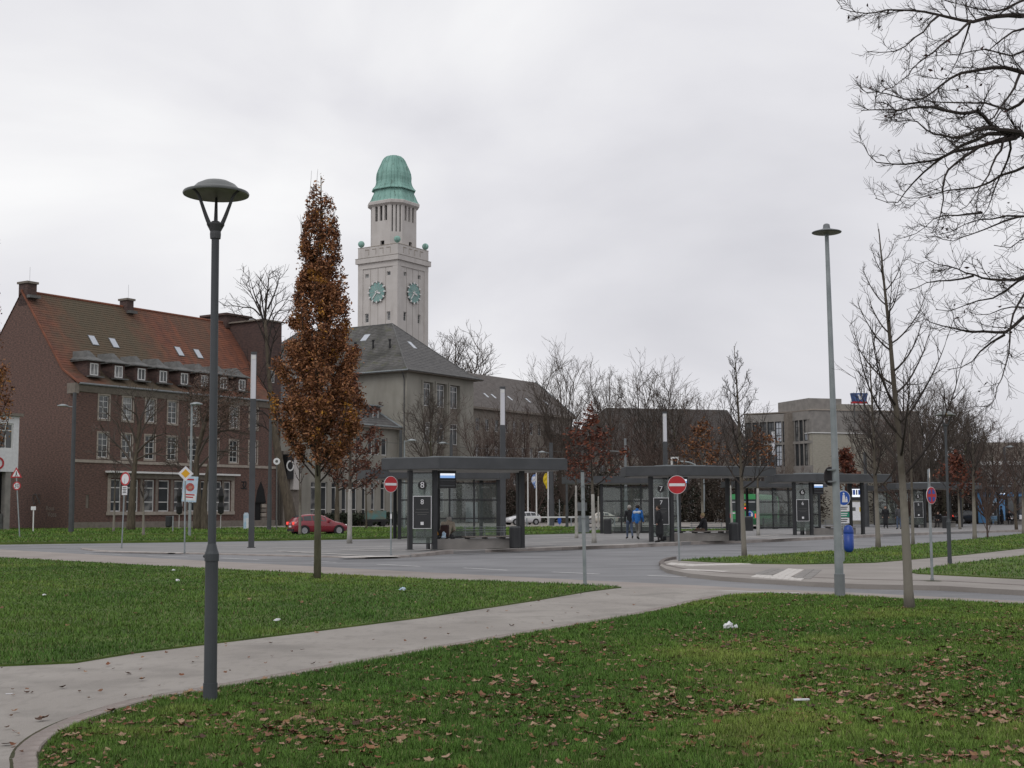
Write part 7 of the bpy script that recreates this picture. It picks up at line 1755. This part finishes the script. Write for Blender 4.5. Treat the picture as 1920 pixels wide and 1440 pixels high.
crumple('paper_scrap', 'tiny white scrap far up the side lawn', 325, 1071, .07, 'plastic_white', 6, .3); crumple('paper_scrap', 'pale scrap low on the side lawn right of the park lamp', 520, 1166, .06, 'plastic_white', 7, .3); crumple('paper_scrap', 'pale scrap on the left side lawn', 83, 1118, .05, 'plastic_white', 8, .3)
m = MB(); m.box(-.03, -.012, 0, .03, .012, .004); tag(m.build('path_scrap', 'plastic_white', None, G(17, 1301, .014), R(20)), 'flat white scrap on the footpath at the picture edge', 'litter')
# ------------------------------------------------------------------ vehicles
def car(label, loc, rz, paint, kind='hatch', lit=False, scale=1.0):
    t = thing('car', label, 'car', loc, rz); t.scale = (scale,) * 3
    # stations from rear (x negative) to nose: x, bottom, belt, top, half width at belt, half width at top
    if kind == 'hatch':
        st = [(-2.03, .42, .78, .80, .70, .66), (-1.98, .28, .92, .96, .80, .72), (-1.72, .24, .96, 1.22, .85, .62), (-1.35, .22, .97, 1.40, .87, .59), (-.7, .22, .95, 1.46, .88, .60), (-.1, .22, .93, 1.44, .88, .60), (.35, .22, .91, 1.32, .88, .58), (1.05, .22, .88, .96, .87, .68), (1.60, .24, .80, .86, .84, .66), (1.92, .28, .66, .72, .76, .58), (2.02, .40, .56, .58, .64, .5)]
        rg, wg, sg = (1, 3), (6, 7), (2, 6)
    else:
        st = [(-2.25, .42, .80, .82, .72, .66), (-2.2, .30, .92, .96, .82, .70), (-1.75, .24, .96, 1.02, .86, .68), (-1.05, .22, .96, 1.36, .88, .58), (-.5, .22, .95, 1.43, .89, .60), (.1, .22, .93, 1.42, .89, .60), (.5, .22, .92, 1.30, .89, .58), (1.2, .22, .88, .95, .88, .68), (1.80, .24, .80, .86, .85, .66), (2.15, .28, .66, .72, .77, .58), (2.25, .40, .56, .58, .64, .5)]
        rg, wg, sg = (2, 3), (6, 7), (3, 6)
    def ring(s):
        x, b, be, tp, wb, wt = s
        h = [(0, b), (wb * .86, b), (wb * .98, b + .16), (wb, (b + be) / 2 + .04), (wb * .985, be), (wt + .02, tp - .05), (wt * .82, tp), (0, tp + .015)]
        return [(x, y, z) for y, z in h] + [(x, -y, z) for y, z in h[-2:0:-1]]
    rs_ = [ring(s) for s in st]; n = len(rs_[0]); m = MB()
    for r_ in rs_: m.v += r_
    for i in range(len(rs_) - 1):
        for j in range(n): m.f.append((i * n + j, i * n + (j + 1) % n, (i + 1) * n + (j + 1) % n, (i + 1) * n + j)); m.m.append(0)
    m.f += [tuple(range(n)), tuple((len(rs_) - 1) * n + j for j in range(n))]; m.m += [0, 0]
    body = m.build('body', paint, t, smooth=True)
    def lerp(a, b, f_): return Vector(a).lerp(Vector(b), f_)
    def pane(nm, c4, off=.012, mt='pane', parent=t):
        c4 = [Vector(c) for c in c4]; nn = (c4[1] - c4[0]).cross(c4[3] - c4[0]).normalized(); ce = sum(c4, Vector()) / 4
        if nn.dot(ce - Vector((0, 0, .7))) < 0: nn = -nn
        f = MB(); f.add([c + nn * off for c in c4], [(0, 1, 2, 3)]); return f.build(nm, mt, parent)
    for sd, (jb, jt) in ((1, (4, 5)), (-1, (n - 4, n - 5))):
        for i in range(*sg):
            a, b, c, d = rs_[i][jb], rs_[i + 1][jb], rs_[i + 1][jt], rs_[i][jt]
            if abs(a[2] - d[2]) < .15 or abs(b[2] - c[2]) < .1: pass
            A_, B_, C_, D_ = lerp(a, d, .12), lerp(b, c, .12), lerp(b, c, .88), lerp(a, d, .88)
            pane('side_window', (A_.lerp(B_, .05), B_.lerp(A_, .05), C_.lerp(D_, .05), D_.lerp(C_, .05)))
    def cross(i0, i1, nm, f0, f1):
        a, b = rs_[i0], rs_[i1]; L = lambda j, f_: lerp(a[j], b[j], f_)
        pane(nm, (L(6, f0) * 1, L(n - 6, f0), L(n - 6, f1), L(6, f1)), .02)
    cross(wg[0], wg[1], 'windscreen', .06, .86); cross(rg[1] - 1, rg[1], 'rear_window', .05, .92)
    for sx, rx in ((-1.28, 0), (1.27, 0)):
        for sy in (-1, 1):
            f = MB(); prof = [(.20, -.10), (.30, -.105), (.325, -.08), (.325, .08), (.30, .105), (.20, .10)]
            f.lathe(prof, 20); f.v = [(x, z, y) for x, y, z in f.v]; w_ = f.build('wheel', 'tyre', t, (sx, sy * .80, .325), 0)
            f = MB(); f.lathe([(.20, .09), (.215, .118), (.19, .122), (.16, .108), (.05, .112), (.001, .112)], 16); f.v = [(x, z * sy, y) for x, y, z in f.v]; f.build('rim', 'rim', w_)
            f = MB(); f.ring_y(0, 0, .33, .385, -.02, .02, 20); f.build('wheel_arch', 'tyre', w_, (0, sy * .065, 0))
    for sy in (-1, 1):
        y0 = sy * (.62); f = MB(); f.box(st[0][0] - .02, y0 - .14, .74, st[1][0] + .10, y0 + .19 * (1 if sy > 0 else .74), .93); f.build('tail_light', 'tail_red' if lit else 'sign_red', t)
        f = MB(); x1 = st[-2][0]; f.box(x1 - .25, y0 - .13, .62, x1 - .02, y0 + .15, .74); f.build('headlight', 'headlight', t)
        f = MB(); f.box(.45, sy * .93 - .08, .93, .62, sy * .93 + .08, 1.05); f.build('wing_mirror', paint, t)
        for x in (-.25,): f = MB(); f.box(x, sy * .888 - .004, .80, x + .16, sy * .888 + .012, .83); f.build('door_handle', 'tyre', t)
    f = MB(); f.box(st[0][0] - .02, -.26, .55, st[0][0] + .05, .26, .66); f.build('number_plate', 'sign_white', t)
    f = MB(); f.box(st[-1][0] - .05, -.26, .42, st[-1][0] + .015, .26, .52); f.build('number_plate', 'sign_white', t)
    f = MB(); f.box(st[0][0] - .015, -.7, .30, st[0][0] + .25, .7, .44); f.build('bumper', 'tyre', t)
    return t
cy = 95.0
car('dark red hatchback driving past the annex with tail lights on', Vector((*B(596, 95).xy, .02)), R(90 - 62), 'car_red', 'hatch', True, 1.0)
car('white hatchback standing behind the shelter marked 8', Vector((*B(979, 150).xy, .10)), R(180 + 28), 'car_white', 'hatch', False, 1.0)
car('cream saloon car behind the orange-leaved young tree', Vector((*B(1124, 158).xy, .10)), R(186), 'car_cream', 'saloon', True, .95)
car('white car glimpsed between the far shelters', Vector((*B(1795, 165).xy, .05)), R(10), 'car_white', 'hatch', False)
car('dark car glimpsed behind the farthest shelter bench', Vector((*B(1815, 150).xy, .05)), R(14), 'car_dark', 'saloon', True)
# delivery trailer with coloured tarpaulin by the annex
b = B(704, 140, .1); t = thing('market_trailer', 'small trailer with turquoise tarpaulin before the annex windows', 'trailer', b, R(20))
f = MB(); f.box(-1.0, -.6, .75, 1.0, .6, 1.65); f.build('tarpaulin', mat('tarp', (0.07, 0.17, 0.17), (0.16, 0.10, 0.05), 1.2, .7) and 'tarp', t); f = MB(); f.box(-1.25, -.65, .5, 1.25, .65, .75); f.build('trailer_bed', 'sign_black', t)
for x in (-.7, .7):
    for y in (-.62, .62): f = MB(); f.lathe([(.12, -.08), (.28, -.08), (.28, .08), (.12, .08)], 14); f.v = [(p, r_, q) for p, q, r_ in f.v]; f.build('wheel', 'tyre', t, (x, y, .28))
def bus(label, loc, rz, paint, dark, rear=True):
    t = thing('city_bus', label, 'bus', loc, rz); L, W, H = 11.8, 2.5, 3.0
    pr = [(-W / 2, .35), (W / 2, .35), (W / 2, 2.6), (W / 2 - .08, 2.85), (W / 2 - .3, H), (-W / 2 + .3, H), (-W / 2 + .08, 2.85), (-W / 2, 2.6)]
    f = MB(); f.extrude_y(pr, 0, L); f.build('body', paint, t)
    f = MB(); f.box(-W / 2 - .006, -.012, .35, W / 2 + .006, L + .01, .85); f.build('lower_skirt', dark, t)
    f = MB(); f.box(-W / 2 + .12, -.02, 1.55, W / 2 - .12, -.004, 2.55); f.build('rear_window', 'pane', t)
    f = MB(); f.box(-W / 2 + .2, -.045, 2.28, W / 2 - .2, -.022, 2.34); f.build('window_bar', 'sign_white', t)
    f = MB(); f.box(-.2, -.05, 2.0, .25, -.022, 2.2); f.build('route_number', 'flag_yellow', t)
    f = MB(); f.box(-.2, -.05, 1.72, .3, -.022, 1.84); f.build('brake_light', 'light_red', t)
    for sx in (-1, 1):
        f = MB(); f.box(sx * 1.08 - .08, -.03, .95, sx * 1.08 + .08, -.013, 1.3); f.build('tail_light', 'tail_red', t)
        for k in range(5): f = MB(); f.box(sx * (W / 2 + .008) - .006, .5 + k * 2.2, 1.3, sx * (W / 2 + .008) + .006, 2.5 + k * 2.2, 2.5); f.build('side_window', 'pane', t)
        for y in (2.6, 9.0): f = MB(); f.lathe([(.2, -.15), (.48, -.15), (.48, .15), (.2, .15)], 18); f.v = [(r_, p, q) for p, q, r_ in f.v]; f.build('wheel', 'tyre', t, (sx * (W / 2 - .12), y, .48))
    f = MB(); f.box(-.35, -.03, .5, .35, -.014, .68); f.build('number_plate', 'sign_white', t)
    f = MB(); f.disc_y(.55, 1.22, .36, -.03, -.014, 24); em = f.build('emblem_disc', 'sign_blue', t); f = MB(); f.disc_y(.55, 1.22, .28, -.04, -.032, 24); f.build('emblem_field', 'sign_white', em)
    f = MB(); f.extrude_y([(.42, 1.02), (.68, 1.02), (.64, 1.26), (.72, 1.36), (.55, 1.45), (.40, 1.36), (.47, 1.24)], -.046, -.042); f.build('emblem_figure', 'sign_blue', em)
    f = MB(); f.box(-W / 2 + .05, -.03, 1.3, -W / 2 + .55, -.014, 1.42); f.build('plate_text', 'sign_white', t)
    return t
bus('green city bus seen from behind beside the shelter marked 7', Vector((*B(1394, 116).xy, .02)), R(-20), 'bus_green', 'bus_dark_green')

# ------------------------------------------------------------------ people: one continuous body each, hair as a child
def person(label, loc, rz, J, cols, hair='hair_dark', name='person', extra=None, vox=.014):
    """J: joint positions (x right, y forward, z up); the surface is grown around tapered limbs and fused into one skin"""
    t = thing(name, label, 'person', loc, rz)
    V3 = lambda k: Vector(J[k])
    caps = []
    def c(a, b, ra, rb, tg): caps.append((Vector(a), Vector(b), ra, rb, tg))
    neck, chest, pel, head = V3('neck'), V3('chest'), V3('pelvis'), V3('head')
    fwd = Vector(J.get('face', (0, 1, 0))).normalized(); side = fwd.cross(UP).normalized()
    bulk = J.get('bulk', 1.0)
    c(pel, chest, .135 * bulk, .155 * bulk, 'top'); c(chest, neck, .15 * bulk, .075, 'top'); c(neck, head, .055, .06, 'skin')
    c(head + UP * .0, head + UP * .07, .085, .092, 'skin'); c(head + fwd * .035 - UP * .05, head + fwd * .03, .06, .07, 'skin')
    c(head + fwd * .095 + UP * .015, head + fwd * .108 - UP * .012, .012, .016, 'skin')
    c(head + fwd * .088 - UP * .052 - side * .02, head + fwd * .088 - UP * .052 + side * .02, .010, .010, 'skin')
    for s_ in (-1, 1): c(head + side * .088 * s_ + UP * .02, head + side * .09 * s_ - UP * .015, .018, .014, 'skin'); c(head + fwd * .075 + side * .033 * s_ + UP * .03, head + fwd * .08 + side * .035 * s_ + UP * .03, .014, .012, 'skin')
    for sd, s_ in (('L', -1), ('R', 1)):
        sh, el, wr = V3('sh' + sd), V3('el' + sd), V3('wr' + sd); hp, kn, an, to = V3('hip' + sd), V3('kn' + sd), V3('an' + sd), V3('toe' + sd)
        c(chest.lerp(neck, .35), sh, .12 * bulk, .078 * bulk, 'top'); c(sh, el, .068 * bulk, .055 * bulk, 'top'); c(el, wr, .056 * bulk, .042, 'top')
        d = (wr - el).normalized(); pl_ = wr + d * .055; c(wr, pl_, .028, .034, 'skin')
        sx = d.cross(fwd); sx = sx.normalized() if sx.length > .05 else side
        for k, ln in enumerate((.055, .068, .064, .048)):
            o_ = sx * (k - 1.5) * .021; c(pl_ + o_ * .8, pl_ + o_ + d * ln + fwd * .012, .0105, .0085, 'skin')
        c(wr + d * .02 + fwd * .02, wr + d * .06 + fwd * .055, .012, .010, 'skin')
        c(pel, hp, .13 * bulk, .105, 'legs'); c(hp, kn, .098, .066, 'legs'); c(kn, an, .064, .046, 'legs'); c(an, to, .048, .036, 'shoe'); c(an - Vector((0, 0, .01)), an - (to - an).normalized() * .05 - UP * .02, .042, .04, 'shoe')
    for q in J.get('more', ()): c(*q)
    m = MB()
    for a, b, ra, rb, tg in caps:
        d = b - a; d = d.normalized() if d.length > 1e-6 else UP
        pts, rr = [], []
        for k in (0, 1, 2): w_ = math.pi / 2 * (1 - k / 2.0) ; pts.append(a - d * ra * math.sin(w_)); rr.append(max(ra * math.cos(w_), .002))
        for k in (0, 1, 2): w_ = math.pi / 2 * (k / 2.0); pts.append(b + d * rb * math.sin(w_)); rr.append(max(rb * math.cos(w_), .002))
        pts[3] = pts[3] + d * 1e-4
        m.tube(pts, rr, 10)
    tmp = m.build('tmp_body', 'skin', None)
    rm = tmp.modifiers.new('r', 'REMESH'); rm.mode = 'VOXEL'; rm.voxel_size = vox
    sm_ = tmp.modifiers.new('s', 'SMOOTH'); sm_.factor = .45; sm_.iterations = 2
    dg = bpy.context.evaluated_depsgraph_get(); me = bpy.data.meshes.new_from_object(tmp.evaluated_get(dg)); bpy.data.objects.remove(tmp)
    me.name = 'body'
    tags = ['skin', 'top', 'legs', 'shoe']; me.materials.clear()
    for k in tags: me.materials.append(MATS[cols.get(k, 'skin')])
    if 'accent' in cols: me.materials.append(MATS[cols['accent']]); tags.append('accent')
    n = len(me.polygons); ce = np.empty(n * 3, np.float32); me.polygons.foreach_get('center', ce); ce = ce.reshape(-1, 3)
    best = np.full(n, 1e9); idx = np.zeros(n, np.int32)
    for a, b, ra, rb, tg in caps:
        A_, D_ = np.array(a), np.array(b - a); L2 = max(float(D_ @ D_), 1e-9); tt = np.clip(((ce - A_) @ D_) / L2, 0, 1)
        dist = np.linalg.norm(ce - A_ - tt[:, None] * D_, axis=1) - (ra + (rb - ra) * tt)
        k = dist < best; best[k] = dist[k]; idx[k] = tags.index(tg) if tg in tags else 1
    me.polygons.foreach_set('material_index', idx); me.polygons.foreach_set('use_smooth', np.ones(n, bool)); me.update()
    link('body', me, t)
    if hair:
        h = MB(); h.sphere(tuple(head + UP * .062 - fwd * .018), .112, 14, 10, sz=1.0)
        h.v = [v for v in h.v]; hm = h.mesh('hair', (hair,), True)
        hm.transform(Matrix.Translation(-head)); bm = bmesh.new(); bm.from_mesh(hm)
        cut = [v for v in bm.verts if (v.co.dot(fwd) > .045 and v.co.z < .075) or v.co.z < -.03]
        bmesh.ops.delete(bm, geom=cut, context='VERTS'); bm.to_mesh(hm); bm.free(); hm.transform(Matrix.Translation(head)); link('hair', hm, t)
    for nm, mb, mt in (extra or ()): mb.build(nm, mt, t)
    return t
def walk(step=.22, arm=.12, lean=.02, coat=False, h=1.0, bulk=1.0):
    J = dict(pelvis=(0, 0, .96), chest=(0, lean, 1.28), neck=(0, lean + .01, 1.50), head=(0, lean + .03, 1.62), bulk=bulk,
             hipL=(-.09, 0, .90), hipR=(.09, 0, .90), knL=(-.10, step * .55 + .04, .50), knR=(.10, -step * .3 + .04, .49), anL=(-.10, step, .09), anR=(.10, -step - .05, .13), toeL=(-.12, step + .16, .045), toeR=(.12, -step + .10, .05),
             shL=(-.19, lean, 1.43), shR=(.19, lean, 1.43), elL=(-.25, -arm * .5, 1.16), elR=(.25, arm * .5, 1.16), wrL=(-.24, -arm + .08, .93), wrR=(.24, arm + .1, .93))
    if coat: J['more'] = [((0, 0, 1.0), (0, 0, .42), .17, .20, 'top')]
    for k, v in list(J.items()):
        if isinstance(v, tuple) and len(v) == 3 and not isinstance(v[0], tuple): J[k] = tuple(x * h for x in v)
    return J
def sit(lean=.05, down=0.0, h=1.0, bulk=1.05, reach=.25):
    return dict(pelvis=(0, 0, .54), chest=(0, lean, .86), neck=(0, lean * 2, 1.08), head=(0, lean * 2 + .05 + down * .08, 1.20 - down * .06), bulk=bulk,
                hipL=(-.10, .04, .53), hipR=(.10, .04, .53), knL=(-.12, .46, .52), knR=(.12, .46, .52), anL=(-.12, .44, .10), anR=(.12, .50, .10), toeL=(-.14, .62, .045), toeR=(.14, .68, .045),
                shL=(-.20, lean * 1.7, 1.00), shR=(.20, lean * 1.7, 1.00), elL=(-.27, lean + .12, .76), elR=(.27, lean + .12, .76), wrL=(-.13, lean + reach, .66), wrR=(.13, lean + reach, .66), face=(0, 1, -.12 * (1 + down)))
person('grey-haired walker in black jacket and blue jeans seen from behind', G(1181, 1010.5, .15), R(8), walk(.16, .06), dict(top='jacket_black', legs='jeans', shoe='shoe'), 'hair_grey')
Jb = walk(.22, .08, bulk=1.18); Jb['more'] = [((-.14, -.09, 1.40), (.14, -.09, 1.40), .075, .075, 'accent'), ((0, -.06, 1.50), (0, -.05, 1.53), .09, .09, 'top')]
person('walker in bright blue jacket with white shoulders seen from behind', G(1196, 1011.5, .15), R(-28), Jb, dict(top='jacket_blue', legs='trousers_grey', shoe='shoe', accent='jacket_white'), 'hair_dark')
person('dark figure in long black coat standing before the 7 sign', G(1237, 1017.5, .15), R(75), walk(.03, .02, coat=True, h=.98, bulk=1.15), dict(top='jacket_black', legs='trousers_dark', shoe='shoe'), 'hair_dark')
p7 = xf(s7, RS, 2.1, .42); person('seated person in black jacket and brown trousers on the bench marked 7', p7, R(62), sit(.03, 0, reach=.3), dict(top='jacket_black', legs='trousers_brown', shoe='shoe'), 'hair_blond')
p8 = xf(s8, RS, .92, 1.15); bp = MB(); bp.add([(-.17, -.36, .50), (.17, -.36, .50), (.17, -.14, .50), (-.17, -.14, .50), (-.15, -.30, .93), (.15, -.30, .93), (.15, -.10, .96), (-.15, -.10, .96)], [(0, 1, 2, 3), (4, 5, 6, 7), (0, 1, 5, 4), (1, 2, 6, 5), (2, 3, 7, 6), (3, 0, 4, 7)])
person('hunched man in beige jacket with brown rucksack seated in the shelter marked 8', p8, R(-12), sit(.16, 1.6, bulk=1.25), dict(top='jacket_beige', legs='trousers_dark', shoe='shoe'), 'hair_grey', extra=[('rucksack', bp, 'bag_brown')])
crumple('orange_bag', 'small orange bag on the bench beside the seated man', 0, 0, .13, 'bag_orange', 21, 1.0).location = xf(s8, RS, .42, 1.0, .60)
crumple('carrier_bag', 'white and blue carrier bag behind the seated man', 0, 0, .16, 'poster_blue', 22, .9).location = xf(s8, RS, .62, .62, .50)
person('walker in long dark coat with handbag near the rear shelter', G(1661, 991, .15), R(172), walk(.12, .05, coat=True, bulk=1.1), dict(top='jacket_black', legs='trousers_dark', shoe='shoe'), 'hair_dark')
person('walker in dark jacket and blue jeans near the fourth shelter', G(1686, 992.5, .15), R(10), walk(.08, .04, bulk=1.1), dict(top='jacket_grey', legs='jeans', shoe='shoe'), 'hair_dark')
p5 = xf(s5, RS, 1.9, .35); person('seated person in black clothes in the fourth shelter', p5, R(130), sit(.12, .5), dict(top='jacket_black', legs='trousers_dark', shoe='shoe'), 'hair_dark')
p5 = xf(s5, RS, 2.7, .35); person('seated person with reddish scarf in the fourth shelter', p5, R(150), sit(.05, .3), dict(top='bag_brown', legs='trousers_dark', shoe='shoe'), 'hair_dark')
p4 = xf(s4, RS, .7, .30); person('person standing beside the farthest shelter', p4, R(60), walk(.03, .02, coat=True), dict(top='jacket_black', legs='trousers_dark', shoe='shoe'), 'hair_dark')
for k, lb in enumerate(('first seated waiting person in the farthest shelter, nearest its sign', 'second seated waiting person in the farthest shelter, farther from its sign')):
    person(lb, xf(s4, RS, 1.6 + .8 * k, .35), R(170 - 20 * k), sit(.1, .4, bulk=1.15), dict(top='jacket_grey' if k else 'jacket_black', legs='trousers_dark', shoe='shoe'), 'hair_dark')
